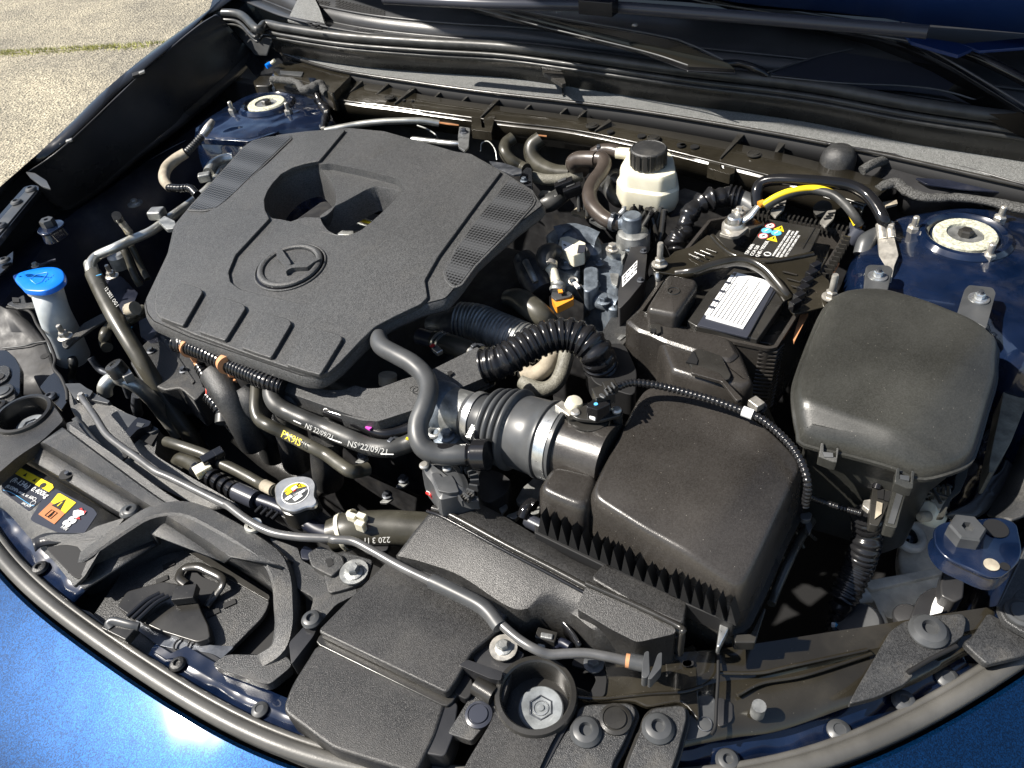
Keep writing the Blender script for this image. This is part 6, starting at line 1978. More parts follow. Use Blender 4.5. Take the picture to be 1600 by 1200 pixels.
# grained air guide at the cover's front corner
ag = thing('cable_guide', 'grained grey plastic cable guide curving from the loom to the big ribbed hose', 'cable guide', U(600, 610, -.02))
gp = rnd(W('Q3', '735,122,-.016 800,150 900,178 1000,198 1100,198 1140,185 1180,168 1250,188 1330,185 1480,130') + W('E', '400,570,-.016 520,510 640,450 655,470 690,585,-.018 560,640 440,690,-.02 350,740 180,795 100,790,-.022 0,760') + W('Q3', '1290,385,-.024 1170,360 960,285 790,225 715,190,-.022'), .002, 2)
prism('guide_top', gp, .018, 'cover_plastic', ag, bevel=.0022, seg=3)
prism('guide_flange', rnd(W('E', '440,690,-.030 700,585 722,600 720,625 560,705 450,740'), .002), .003, 'smooth_black', ag)
torus('guide_stamp', W('E', '348,645,-.0150')[0], (0, 0, 1), .0045, .0004, 'rubber', ag, seg=20, s2=5)
prism('guide_notch', W('E', '500,565,-.0148 520,560 528,572 505,585'), .0006, 'deep_black', ag, bevel=0)

single('breather_hose', 'smooth grey hose snaking over the cable guide to the bellows', 'hose', W('E', '178,405,.010 200,450,.012 270,490,.014 340,530,.014 395,585,.012 415,650,.010 395,730,.006 368,800,.0 368,870,-.006 400,925,-.012 470,950,-.016 560,950 650,948,-.018'), .0098, 'rubber_grey', seg=20)
hb = thing('hose_boot', 'black rubber boot where the snaking hose meets the bellows', 'boot', U(735, 708, -.01))
tube('boot', W('E', '430,945,-.016 560,950,-.017 600,950,-.018'), .0104, 'gloss_black', hb)
tube('boot_ribs', W('E', '590,950,-.016 640,950,-.016'), .0112, 'gloss_black', hb, corr=(.004, .001), sm=False)
tube('boot_socket', W('E', '630,950,-.014 690,950,-.012'), .0150, 'gloss_black', hb, sm=False, seg=24)

single('ribbed_hose', 'big glossy black corrugated hose arching over the engine to the battery', 'hose', W('E', '668,540,-.012 760,515,-.006 860,455,.0 960,408,.004 1060,395,.004 1140,425,.0 1190,480,-.010 1210,540,-.03'), .0185, 'corrugated', corr=(.0078, .0024), seg=28)
tag(prism('hose_socket', rnd(W('E', '1190,440,-.03 1320,430 1380,560 1370,680 1180,620 1130,520'), .01), .03, 'deep_black'), 'black hollow socket between the ribbed hose and the battery', 'socket')

th = thing('charge_air_pipe', 'silver ribbed flexible pipe emerging from under the cover', 'pipe', U(760, 510, -.06))
tube('flexible_pipe', W('E', '560,330,-.060 640,340,-.058 720,372,-.058 800,405,-.058 880,440,-.06'), .0235, 'bright_metal' if 0 else 'cast_metal', th, corr=(.0048, .0014), seg=30)
tube('pipe_neck', W('E', '420,350,-.07 500,350,-.065 580,335,-.060'), [.012, .018, .023], 'dark_metal', th)
wh_ = thing('water_hose', 'olive rubber hose end with a pale spring clip under the cover edge', 'hose', U(700, 535, -.05))
tube('hose', W('E', '440,420,-.050 520,440,-.048 600,470,-.048 680,505'), .0120, 'hose_olive', wh_, seg=20)
tube('stub', W('E', '370,400,-.052 440,420,-.050'), .0098, 'label_dark', wh_, sm=False)
for x, y in ((465, 425), (485, 432)):
    lathe('spring_clip', W('E', f'{x},{y},-.049')[0], (1, -.35, 0), [(.0122, -.001), (.0130, -.001), (.0130, .0015), (.0122, .0015)], 'bright_metal', wh_)
box('clip_ear', W('E', '455,468,-.036')[0], .012, .008, .006, 'bright_metal', wh_, ax=(1, -.4, 0))
box('red_dot', W('E', '432,445,-.040')[0], .005, .005, .003, 'red', wh_, ax=(1, 0, 0))
single('coolant_hose', 'plump olive hose dipping behind the big ribbed hose', 'hose', W('E', '775,225,-.045 830,230,-.04 890,270,-.04 940,310,-.045 975,345,-.06'), [.010, .0135, .0145, .0135, .012], 'hose_olive', seg=22)
single('braided_hose', 'pale braided hose curling below the big ribbed hose', 'hose', W('E', '1055,470,-.06 1040,540,-.07 1010,610,-.08 960,645,-.085 900,640,-.085 850,610'), .0090, 'braid', seg=18)
single('silver_pipe', 'short cream pipe curve inside the braided hose', 'pipe', W('E', '985,480,-.07 960,540,-.075 900,580,-.08 850,560'), .010, 'silver_cap' if 0 else 'tan_dirt', seg=16)
single('grommet', 'tan rubber end peeping between cover and cable guide', 'grommet', W('E', '225,620,-.045 225,580,-.035'), .010, 'tan_dirt', sm=False)
single('grommet', 'grey tube end beside the snaking hose under the cover', 'grommet', W('E', '330,560,-.05 350,510,-.05'), .008, 'rubber_grey', sm=False)

# throttle body and motor
tb = thing('throttle_body', 'grey throttle motor with ribbed plastic cover beside the bellows', 'throttle', U(710, 740, -.07))
mo = rnd(W('P8', '240,510,-.035 280,470 400,485 520,480 600,560 680,680 700,800 600,830 420,870 390,830 340,700 270,620'), .005, 2)
loft('motor_cover', [inset(mo, .006, .004), inset(mo, .004, .003), inset(mo, .002, .001), mo, inset(mo, -.002, -.012), inset(mo, -.003, -.03)], 'rubber_grey', tb)
prism('cover_facet', rnd(W('P8', '330,610,-.029 400,600 440,650 520,620 560,680 600,790 500,800 400,780'), .002), .004, 'rubber_grey', tb, bevel=.002)
for i in range(9):
    a_ = -.5 + i * .26
    p = W('P8', '500,700,-.030')[0] + V(math.cos(a_) * .024, math.sin(a_) * .024, -.002)
    box('cover_rib', p, .008, .0016, .008, 'rubber_grey', tb, ax=(math.cos(a_), math.sin(a_), 0), bevel=0)
for x, y in ((265, 540), (485, 565)):
    bolt(W('P8', f'{x},{y},-.030')[0], .0048, 'screw', tb)
prism('motor_plug', rnd(W('P8', '580,820,-.036 620,800 780,830 790,880 700,880 600,850'), .001), .012, 'rubber_grey', tb)
for i in range(4):
    box('plug_rib', W('P8', f'{625 + 30 * i},{835 + 6 * i},-.034')[0], .0015, .009, .004, 'smooth_black', tb, ax=(1, -.2, 0), bevel=0)
tube('throttle_bore', [BX(-.125), BX(-.096)], .0235, 'cast_metal', tb, sm=False, seg=28)
lathe('flange', BX(-.120), bx, [(.027, -.02), (.027, -.008), (.025, -.002), (.0235, 0)], 'cast_blue', tb)
tube('rubber_lip', W('P8', '540,490,-.045 640,560,-.05 690,660,-.055 720,770,-.06'), .0055, 'gloss_black', tb)
for i in range(6):
    tube('striped_wire', W('P8', f'{290 + 8 * i},{800 - 14 * i},-.06 {320 + 8 * i},{815 - 14 * i},-.055 {350 + 4 * i},{850 - 14 * i},-.06'), .0016, ('red', 'white_print', 'label_dark')[i % 3], tb, seg=6)
eg = thing('egr_casting', 'blue grey metal casting with a bolt behind the throttle', 'casting', U(700, 660, -.05))
cs_ = rnd(W('P8', '330,190,-.038 400,110 560,0 620,-20 760,80 740,150 680,220 560,330 450,370 370,340'), .004, 2)
loft('casting', [inset(cs_, .005, .003), inset(cs_, .002, .001), cs_, inset(cs_, -.002, -.04)], 'cast_blue', eg)
bolt(W('P8', '480,260,-.034')[0], .0085, 'hex', eg, m='cast_blue')
torus('casting_eye', W('P8', '365,220,-.036')[0], (0, 0, 1), .006, .0025, 'cast_metal', eg, seg=20, s2=8)
for x, y in ((690, 10), (770, 40), (810, -10)):
    bolt(W('P8', f'{x},{y},-.028')[0], .0065, 'hex', eg, m='cast_metal')
cb_ = thing('cast_bracket', 'pale cast metal neck under the bellows worm clamp', 'casting', U(720, 700, -.06))
sheet('neck_flare', [W('P8', '560,400,-.05 620,320 690,260'), W('P8', '700,420,-.045 720,340 745,260')], 'cast_metal', cb_, n=12, thick=.01)

# small lit metal bits deep in the bay, left and right of the radiator cap
for i, (x, y, z_, lab) in enumerate(((1480, 770, -.14, 'small bracket lug with a bolt deep below the breather hose'), (1380, 870, -.17, 'tiny bright tab deep in the shade below the lug'), (1225, 620, -.10, 'silver hose clip hanging under the printed hose'))):
    t_ = thing('small_bracket', lab, 'bracket', W('Q3', f'{x},{y},{z_}')[0])
    prism('tab', rnd(W('Q3', f'{x - 50},{y + 30},{z_} {x + 20},{y - 30} {x + 40},{y + 5} {x},{y + 35}'), .002), .003, 'cast_metal', t_)
    bolt(W('Q3', f'{x},{y - 15},{z_ + .002}')[0], .006, 'hex', t_, m='dark_metal')
gb = thing('pale_bracket', 'pale dusty bracket between bellows, filter box and snorkel', 'bracket', U(850, 780, -.1))
prism('bracket_plate', rnd(W('P8', '1140,870,-.09 1210,750 1340,640 1420,640 1400,700 1380,800 1370,1000 1300,1010 1240,960 1130,1060 1040,1020 1220,950'), .003), .006, 'tan_dirt' if 0 else 'cast_metal', gb)
tube('black_clip', W('P8', '1210,1040,-.075 1240,960,-.07 1290,910,-.07 1330,930'), .006, 'gloss_black', gb)
tube('clip_pin', W('P8', '1250,1060,-.08 1390,1130,-.08'), .007, 'label_dark', gb, sm=False)
for x, y, r_ in ((945, 790, .0085), (990, 715, .0055)):
    bolt(W('P8', f'{x},{y},-.085')[0], r_, 'hex', gb, m='zinc')
prism('bracket_ear', rnd(W('P8', '960,880,-.09 1050,900 1070,940 1010,1005 985,960'), .002), .003, 'cast_metal', gb)
prism('back_plate', rnd(W('P8', '720,540,-.075 1000,600 1100,680 1060,800 900,900 820,880 760,760'), .004), .03, 'block_dark', gb)
# ================================================================ BEHIND THE ENGINE
br = thing('brake_reservoir', 'cream translucent brake fluid reservoir with a grained black cap', 'reservoir', U(1015, 270, 0))
bo = rnd(W('B', '1300,775,.026 1345,700 1400,690 1530,712 1548,735 1560,810 1490,835 1330,812'), .004, 2)
loft('tank_shoulder', [inset(bo, .004, .0035), inset(bo, .0012, .0028), bo, inset(bo, -.0008, -.004), inset(bo, -.0012, -.020)], 'white_plastic', br)
bo2 = [p + V(0, 0, -.020) for p in inset(bo, -.005)]
loft('tank_body', [inset(bo2, .003, .003), bo2, inset(bo2, -.0005, -.018), inset(bo2, .004, -.030)], 'white_plastic', br)
cc = W('B', '1433,690,.052')[0]
capP = []
loft('cap_skirt', [[cc + V(math.cos(a) * (.0230 + .0008 * (1 if (i // 2) % 3 else -1)), math.sin(a) * (.0230 + .0008 * (1 if (i // 2) % 3 else -1)), dz) for i, a in enumerate([2 * math.pi * k / 96 for k in range(96)])] for dz in (0, -.020)], 'smooth_black', br, smooth=20)
lathe('cap_top', cc, (0, 0, 1), [(.0232, -.002), (.0230, .0005), (.0215, .002), (.0205, .0012), (.006, .0012), (0, .0016)], 'mastic' if 0 else 'rough_black', br, seg=48)
lathe('filler_neck', cc + V(0, 0, -.022), (0, 0, 1), [(.0195, -.012), (.0195, 0), (0, 0)], 'white_plastic', br, seg=36)
tube('inlet_spout', W('P4', '1190,205,.020 1300,215,.020'), .0078, 'white_plastic', br, sm=False)
tag(prism('reservoir_bracket', rnd(W('B', '1480,925,-.03 1600,870 1700,900 1640,960 1540,960'), .003), .006, 'dark_metal'), 'blue grey bracket under the cream reservoir', 'bracket')

single('brake_hose', 'short brown hose feeding the cream reservoir from the left', 'hose', W('P4', '1000,215,.012 1060,185,.018 1140,182,.020 1210,200,.020'), .0085, 'hose_brown', seg=18)
single('heater_hose', 'fat brown hose with a rounded bend left of the reservoir', 'hose', W('P4', '1020,262,.012 950,258,.010 870,262,.006 830,290,.0 850,330,-.010 930,360,-.02'), [.0110, .0112, .0112, .0110, .010, .009], 'hose_brown', seg=20)
single('heater_hose', 'brown S shaped hose dropping to the teal valve', 'hose', W('P4', '1030,250,.016 1075,262,.016 1090,300,.014 1060,370,.010 1000,450,.004 965,540,-.002 985,640,-.006 1050,720,-.010 1130,775,-.012 1210,790,-.014'), .0098, 'hose_brown', seg=20)
single('heater_hose', 'printed grey hose curling behind the brown S hose', 'hose', W('P4', '1240,440,-.01 1170,430,-.015 1130,480,-.02 1145,550,-.025 1210,610,-.03 1260,600'), .0088, 'rubber', seg=18)
single('loop_hose', 'thin grey hose loop between the S hose and the reservoir', 'hose', W('P4', '1045,500,-.02 1090,440,-.015 1150,390,-.01 1200,370'), .0060, 'rubber_grey')
single('elbow_hose', 'dark elbow hose with a sunlit end behind the cover corner', 'hose', W('P4', '330,80,.0 270,130,-.005 262,200,-.01 310,270,-.02 390,320,-.03 440,345'), .0092, 'hose_olive', seg=18)
single('elbow_hose', 'wide dark elbow hose below the copper edged shelf', 'hose', W('P4', '560,90,-.0 490,150,-.008 490,240,-.02 560,320,-.03 680,370,-.035 800,380'), .0120, 'hose_olive', seg=18)
single('fabric_hose', 'pale fabric covered hose running level behind the cover', 'hose', W('P4', '490,405,-.02 600,430,-.022 720,430,-.022 830,415,-.022 900,400'), .0080, 'braid', seg=16)
single('fabric_hose', 'dark sleeved hose bending under the black plugs', 'hose', W('P4', '560,640,-.04 640,620,-.035 720,570,-.03 790,520,-.025'), [.012, .013, .012, .010], 'rubber', seg=18)
for i, (x, y, z_, lab) in enumerate(((760, 480, -.008, 'glossy black plug standing beside the level fabric hose'), (830, 520, -.012, 'black plug bundle in front of the brown S hose'))):
    t_ = thing('wiring_plug', lab, 'connector', W('P4', f'{x},{y},{z_}')[0])
    c = W('P4', f'{x},{y},{z_}')[0]
    box('plug_shell', c, .026, .013, .014, 'gloss_black', t_, ax=(.8, .5, .3))
    box('plug_window', c + V(-.004, 0, .0075), .012, .006, .001, 'rubber_grey', t_, ax=(.8, .5, .3), bevel=0)
    tube('plug_wire', [c + V(.010, .004, 0), c + V(.02, .0, -.01), c + V(.025, -.008, -.03)], .0028, 'rubber', t_)
    tube('plug_wire', [c + V(.010, .008, 0), c + V(.024, .006, -.01), c + V(.03, -.002, -.03)], .0028, 'rubber', t_)
tg = thing('corner_bracket', 'dark steel bracket and foil at the rear corner of the cover', 'bracket', U(800, 275, -.01))
prism('bracket_foil', rnd(W('P4', '130,275,.005 250,290 400,340 400,380 330,390 180,330'), .002), .003, 'dark_metal', tg)
prism('bracket_cheek', rnd(W('P4', '380,390,-.005 440,325 485,335 490,480 420,480'), .002), .012, 'fender_black', tg)
bolt(W('P4', '420,440,-.002')[0], .0055, 'hex', tg, m='cast_blue')
tag(prism('pale_cover', rnd(W('P4', '535,560,-.03 570,515 650,525 665,560 620,590 560,600'), .003), .01, 'cast_metal'), 'pale metal lump between cover corner and black plugs', 'casting')
tag(prism('pale_plate', rnd(W('P4', '810,700,-.06 870,650 960,700 1000,710 940,740 830,715'), .002), .004, 'tan_dirt'), 'tan plate glimpsed under the brown S hose', 'plate')
tag(prism('grey_plate', rnd(W('P4', '960,765,-.05 1000,730 1090,790 1110,830 1060,820'), .002), .004, 'rubber_grey'), 'small grey plate beside the foot of the S hose', 'plate')

tv = thing('thermostat_valve', 'teal grey valve on a round cast base right of the S hose', 'valve', U(988, 360, -.02))
c = W('P4', '1320,740,.000')[0]
lathe('valve_body', c, (0, 0, 1), [(.0120, -.024), (.0120, -.004), (.0125, -.002), (.0125, .001), (.0105, .003), (0, .003)], 'cast_blue', tv, seg=28)
tube('valve_spout', W('P4', '1215,790,-.013 1300,790,-.012'), .0090, 'cast_blue', tv, sm=False, seg=18)
c2 = W('P4', '1330,880,-.022')[0]
lathe('valve_base', c2, (0, 0, 1), [(.0215, -.022), (.0215, -.004), (.0195, .0), (.0195, .002), (.016, .004), (0, .004)], 'cast_metal', tv, seg=32)
lathe('hose_band', W('P4', '1215,770,-.012')[0], (1, -.1, 0), [(.0102, -.002), (.011, -.002), (.011, .003), (.0102, .003)], 'dark_metal', tv)
tube('spring_ear', W('P4', '1220,715,-.0 1250,680,.004 1255,650,.008'), .003, 'zinc', tv)

gx_ = thing('gearbox_casting', 'blue grey gearbox casting with hex bolts left of the battery', 'gearbox', U(910, 420, -.08))
pl1 = rnd(W('P5', '850,200,-.045 900,185 1010,175 1140,200 1080,380 1020,640 1012,835 940,830 860,720 700,640 690,420'), .003, 2)
loft('case_face', [inset(pl1, .004, .002), inset(pl1, .001, .001), pl1, inset(pl1, -.003, -.08)], 'cast_blue', gx_)
dm = spline(W('P5', '330,120,-.035 480,20 640,10 760,60 840,150 860,260 800,300 700,280 560,220 420,240'), 4, closed=True)
loft('case_dome', [inset(dm, .030, .016), inset(dm, .020, .0135), inset(dm, .009, .008), inset(dm, .002, .002), dm, inset(dm, -.003, -.08)], 'cast_blue', gx_)
prism('case_rib', rnd(W('P5', '690,420,-.030 760,400 830,420 830,600 740,650 690,640'), .004), .03, 'cast_blue', gx_, bevel=.004)
prism('case_boss', rnd(W('P5', '900,200,-.036 990,190 1050,150 1110,200 1080,320 1060,350 1040,280 970,300 910,260'), .004), .02, 'cast_metal', gx_, bevel=.003)
prism('case_boss', rnd(W('P5', '940,470,-.040 1030,475 1010,600 960,570'), .003), .01, 'cast_metal', gx_, bevel=.002)
fl_ = rnd(W('P5', '400,320,-.036 620,330 660,420 620,520 520,600 430,560 380,450'), .006, 2)
prism('flange_pad', fl_, .03, 'cast_blue', gx_, bevel=.003)
for x, y, r_, z_ in ((525, 400, .0095, -.034), (840, 378, .0062, -.036), (805, 588, .0062, -.036), (880, 745, .0085, -.040), (965, 245, .0085, -.030), (1130, 245, .0055, -.034)):
    bolt(W('P5', f'{x},{y},{z_}')[0], r_, 'hex', gx_, m='cast_blue' if x != 965 else 'zinc')
tube('case_pipe', W('P5', '680,660,-.055 760,700,-.055 880,745,-.05 1020,790'), .011, 'cast_blue', gx_)
mh = thing('control_module', 'dark box with a white code label leaning on the gearbox', 'control box', U(985, 430, -.05))
pl2 = rnd(W('P5', '1145,205,-.028 1290,215 1300,300 1275,540 1130,720 1042,812 1018,800 1022,640 1085,380'), .002, 2)
prism('module_box', pl2, .05, 'liner_black', mh, bevel=.002)
lbp = W('P5', '1058,505,-.0274 1205,348 1198,468 1060,606')
prism('code_label', lbp, .0005, 'label_white', mh, bevel=0)
ea, eb_ = (lbp[1] - lbp[0]), (lbp[3] - lbp[0])
for i in range(4):
    for j_ in range(3):
        if (i * 3 + j_) in (4, 7):
            continue
        q0 = lbp[0] + ea * (.08 + .23 * i) + eb_ * (.12 + .28 * j_)
        prism('code_print', [q0 + V(0, 0, .0003), q0 + ea * .17 + V(0, 0, .0003), q0 + ea * .17 + eb_ * .14 + V(0, 0, .0003), q0 + eb_ * .14 + V(0, 0, .0003)], .0002, 'label_dark', mh, bevel=0)
for x, y in ((1265, 265), (1235, 545)):
    bolt(W('P5', f'{x},{y},-.027')[0], .0045, 'hex', mh, m='dark_metal')
sd = thing('shift_sensor', 'white connector shell with dark windows on the gearbox', 'connector', U(890, 385, -.01))
prism('connector_shell', rnd(W('P5', '445,205,-.010 460,130 540,112 710,178 695,270 590,300'), .002), .018, 'white_plastic', sd, bevel=.0012)
prism('shell_panel', W('P5', '480,155,-.0095 600,200 590,285 475,235'), .0006, 'white_print', sd, bevel=0)
prism('shell_window', W('P5', '640,200,-.0094 705,200 700,270 625,280'), .0006, 'label_dark', sd, bevel=0)
box('print_mark', W('P5', '508,202,-.0088')[0], .004, .002, .0004, 'deep_black', sd, ax=(1, -.3, 0), bevel=0)
tube('shell_loom', W('P5', '690,250,-.012 715,290,-.02 690,330,-.03 640,350,-.035'), .0050, 'rubber', sd)
op_ = thing('purge_line', 'elbow sensor line ending in an orange plug among the castings', 'connector', U(870, 430, -.02))
tube('rubber_elbow', W('P5', '460,280,-.016 380,265,-.012 325,290,-.010 320,350,-.012 360,400,-.016'), [.0085, .0105, .0115, .0105, .0085], 'rubber', op_, seg=20)
lathe('steel_ring', W('P5', '355,395,-.016')[0], (.3, -.6, -.3), [(.0095, -.003), (.0105, -.003), (.0105, .002), (.0095, .002)], 'zinc', op_)
tube('cream_tube', W('P5', '352,405,-.018 390,455,-.022 410,520,-.026 428,580,-.030'), .0062, 'white_plastic', op_, seg=16)
lathe('brass_collar', W('P5', '440,615,-.032')[0], (.2, -.8, -.3), [(.0085, -.006), (.0098, -.004), (.0085, -.001), (.0098, .003), (.0085, .006), (0, .006)], 'cast_metal', op_)
prism('plug_head', rnd(W('P5', '375,690,-.034 395,610 520,630 585,670 560,700 420,730'), .002), .012, 'tan_dirt' if 0 else 'rubber_grey', op_)
prism('orange_plug', rnd(W('P5', '375,700,-.037 430,735 570,665 592,690 590,720 440,795 425,795'), .0015), .010, 'orange', op_)
prism('amber_core', W('P5', '440,630,-.028 480,625 490,655 450,660'), .002, 'orange', op_, bevel=0)
prism('blue_tab', W('P5', '455,785,-.045 515,765 520,800 465,812'), .004, 'sky_print' if 0 else 'label_dark', op_, bevel=0)
cyl = thing('solenoid', 'grey ridged solenoid cylinder under the cover edge', 'solenoid', U(830, 420, -.05))
tube('solenoid_body', W('P5', '110,330,-.040 180,450,-.045 250,580,-.055 300,660,-.06'), [.014, .019, .020, .018], 'cast_metal' if 0 else 'dark_metal', cyl, seg=24)
prism('solenoid_cap', rnd(W('P5', '30,350,-.030 150,270 195,300 90,370'), .002), .006, 'dark_metal', cyl)
tube('solenoid_ridge', W('P5', '130,360,-.022 190,480,-.026 230,560,-.032'), .0042, 'cast_metal', cyl)
lg = thing('twin_lug', 'pair of pale wire terminals beside the orange plug', 'terminal', U(895, 440, -.03))
torus('lug_ring', W('P5', '590,550,-.025')[0], (.3, -.3, 1), .005, .0014, 'zinc', lg, seg=20, s2=8)
box('lug_barrel', W('P5', '620,590,-.027')[0], .012, .005, .004, 'white_print', lg, ax=(.7, -.5, 0))
tube('lug_wire', W('P5', '640,600,-.03 690,700,-.05 740,820,-.07 720,900,-.09'), .004, 'rubber', lg)

tray = thing('battery_tray_side', 'dusty grained grey tray panel slanting between gearbox and battery', 'tray', U(970, 500, -.07))
tp_ = rnd(W('P5', '1335,500,-.055 1365,480 1425,560 1235,815 1118,935 1112,1110 1060,1172 925,1165 835,1082 960,880 1150,710'), .003, 2)
prism('tray_panel', tp_, .05, 'rough_black', tray, bevel=.003)
prism('tray_lip', W('P5', '1395,560,-.045 1430,590 1240,830 1215,815'), .006, 'smooth_black', tray)
prism('cast_mark', W('P5', '1010,1100,-.0535 1050,1060 1100,1070 1060,1100 1040,1115'), .0008, 'cast_metal', tray, bevel=0)

# floor of tangled dark hoses behind the engine
dk = thing('rear_loom_bundle', 'tangle of thin black cables hanging behind the gearbox', 'cable bundle', U(1040, 340, -.1))
rs_ = random.Random(3)
for i in range(22):
    x, y = rs_.uniform(1330, 1620), rs_.uniform(560, 700)
    p0 = W('P4', f'{x},{y},-.01')[0]
    q = [p0]
    for k_ in range(4):
        q.append(q[-1] + V(rs_.uniform(-.02, .02), rs_.uniform(-.02, .015), -rs_.uniform(.02, .04)))
    tube('cable', q, rs_.uniform(.002, .0045), rs_.choice(['rubber', 'gloss_black', 'rubber', 'smooth_black']), dk, seg=8, n=5)
for i in range(6):
    p0 = W('P4', f'{rs_.uniform(1400, 1600)},{rs_.uniform(650, 900)},-.06')[0]
    prism('foil_scrap', [p0, p0 + V(.006, -.004, 0), p0 + V(.010, -.016, .0), p0 + V(.002, -.012, 0)], .002, rs_.choice(['cast_metal', 'tan_dirt']), dk, bevel=0)
lm2 = thing('taped_loom', 'glossy black taped loom bending down beside the battery', 'loom', U(1080, 330, -.01))
tube('taped_run', W('P6', '345,490,-.045 350,420,-.035 400,360,-.025 410,290,-.015 460,210,-.005 540,155,.0 640,130,.002 710,120,.0'), [.012, .013, .012, .0135, .0125, .0135, .013, .0125], 'corrugated', lm2, wob=.5, seg=22)
for d_ in (0, .006, .012):
    p = W('P6', '712,118,.001')[0] + V(d_, 0, 0)
    lathe('tape_ring', p, (1, .1, 0), [(.0125, -.0015), (.0145, -.001), (.0145, .001), (.0125, .0015)], 'corrugated', lm2)
tag(tube('loom_duct', W('P6', '720,120,-.002 820,160,-.004 900,210,-.006'), .0130, 'rubber_grey', seg=20), 'grey duct piece joined to the taped loom behind the battery', 'duct')
tag(prism('rear_foil', rnd(W('P6', '170,150,-.03 400,150 430,220 300,250'), .002), .004, 'label_dark'), 'dark flat plate under the cream reservoir edge', 'plate')

# cables on the right of the battery
single('battery_cable', 'thick black cable arching from the battery to the strut tower', 'cable', W('C', '365,950,.010 362,890,.022 385,848,.030 450,832,.036 560,835,.040 700,845,.040 800,862,.038 870,900,.034 920,960,.028 950,1020,.020 960,1045,.012'), .0070, 'gloss_black', seg=18)
yc = thing('ground_cable', 'black and yellow twin cable arching over the battery', 'cable', U(1240, 300, .03))
tube('yellow_core', W('C', '392,948,.020 450,912,.028 520,885,.034 620,872,.036 690,885,.034 745,920,.030 790,970,.022 825,1040,.010'), .0040, 'yellow', yc, seg=12)
tube('black_core', W('C', '400,960,.017 460,922,.025 530,895,.031 620,882,.033 710,900,.033 770,945,.028 815,1000,.02 840,1040,.010'), .0052, 'rubber', yc, seg=12)
tube('orange_sleeve', W('C', '372,948,.020 395,940,.021'), .0045, 'orange', yc, sm=False)
lathe('cable_tail', W('C', '845,1060,.0')[0], (.4, .5, .8), [(.010, -.02), (.012, 0), (0, 0)], 'label_dark', yc)
for i in range(5):
    tube('tail_wire', W('C', f'{800 + 15 * i},{1030 + 4 * i},.004 {790 + 14 * i},{1090},-.01'), .0018, ('rubber_grey', 'sky_print', 'rubber', 'orange', 'rubber')[i], yc, seg=6)
lg2 = thing('earth_terminal', 'pale double earth terminal clipped beside the dark blue strut tower', 'terminal', U(1385, 370, .0))
tube('terminal_barrel', W('C', '935,1040,.014 945,1110,.006'), .0052, 'zinc', lg2, sm=False)
tube('terminal_barrel', W('C', '975,1035,.014 985,1105,.006'), .0052, 'zinc', lg2, sm=False)
prism('terminal_plate', rnd(W('C', '925,1100,.008 1000,1095 1020,1180 1000,1230 985,1310,.0 965,1310 955,1230 930,1190'), .002), .004, 'zinc', lg2)
box('terminal_crimp', W('C', '965,1050,.014')[0], .014, .006, .010, 'zinc', lg2, ax=(1, 0, 0))
for x, y, s_ in ((470, 960, 0), (700, 1005, 1)):
    t_ = thing('cable_clip', 'pale slotted clip behind the battery terminal' if not s_ else 'small pale clip beyond the ribbed case wall', 'clip', W('C', f'{x},{y},.01')[0])
    prism('clip_plate', rnd(W('C', f'{x - 45},{y + 20},.012 {x - 10},{y - 30} {x + 30},{y - 35} {x + 20},{y + 5} {x - 20},{y + 45}'), .002), .003, 'zinc', t_)
    for k_ in range(3):
        box('clip_slot', W('C', f'{x - 10 + 10 * k_},{y + 5 - 12 * k_},.0135')[0], .009, .0016, .001, 'deep_black', t_, ax=(.8, .7, 0), bevel=0)
tag(prism('cream_strip', W('C', '690,878,-.005 740,872 870,915 860,928 720,895'), .003, 'tan_dirt', bevel=0), 'cream strip under the battery cable', 'strip')
tag(prism('cream_strip', W('C', '945,935,-.005 1010,925 1015,942 960,955'), .003, 'tan_dirt', bevel=0), 'short cream strip between cable and mastic', 'strip')
tag(prism('cream_strip', W('C', '420,818,.0 480,822 478,832 425,830'), .003, 'tan_dirt', bevel=0), 'tiny cream strip at the top of the cable bend', 'strip')
single('relay_knob', 'small dark round knob behind the battery rim', 'knob', W('C', '670,985,-.01 668,965,.0'), .011, 'smooth_black', sm=False)
kb = thing('inner_arch', 'grey foam edged cutout beside the fuse box lug', 'panel', U(1340, 430, -.02))
prism('arch_foam', rnd(W('Q5', '500,160,-.03 540,60 600,0 620,-40 680,-60 640,20 560,60 545,110 560,160 590,200 500,230 480,200'), .004), .01, 'rubber_grey', kb, bevel=.002)
prism('arch_plate', rnd(W('Q5', '545,110,-.028 560,60 640,10 640,60 600,90 590,190 560,160'), .003), .006, 'deep_black', kb)
tube('arch_hose', W('C', '850,1180,-.01 870,1120,.0 920,1090,.0'), .010, 'rubber_grey', kb)

# behind the cover, far side
rp2 = thing('vacuum_line', 'pale silver tube lying along the back of the cover', 'pipe', U(600, 195, .01))
tube('tube_run', W('Q1', '640,622,.012 760,598,.014 900,572,.016 1080,552,.018 1250,545,.018 1400,545,.016 1530,565,.010'), .0052, 'pipe_alu', rp2)
tube('tube_wire', W('Q1', '1360,580,.0 1440,610,.0 1500,650,.0 1520,680,-.01'), .0012, 'cast_metal', rp2, seg=6)
tube('chrome_tube', W('B', '340,645,.0 430,655,.002 520,665,.002 600,668,.0'), .0045, 'bright_metal', rp2)
bk2 = thing('lifting_eye', 'pale upright bracket with a nut at the back of the cover', 'bracket', U(724, 215, .02))
prism('eye_plate', rnd(W('B', '556,585,.026 606,592 598,680 580,698 552,680 550,630'), .002), .003, 'bright_metal', bk2)
bolt(W('B', '576,612,.0265')[0], .0062, 'hex', bk2, m='dark_metal')
single('thin_wire', 'thin bare wire loop behind the cover corner', 'wire', W('B', '655,700,-.01 660,665,.0 690,655,.004 720,690,.0 730,740,-.01'), .0009, 'cast_metal', seg=6)
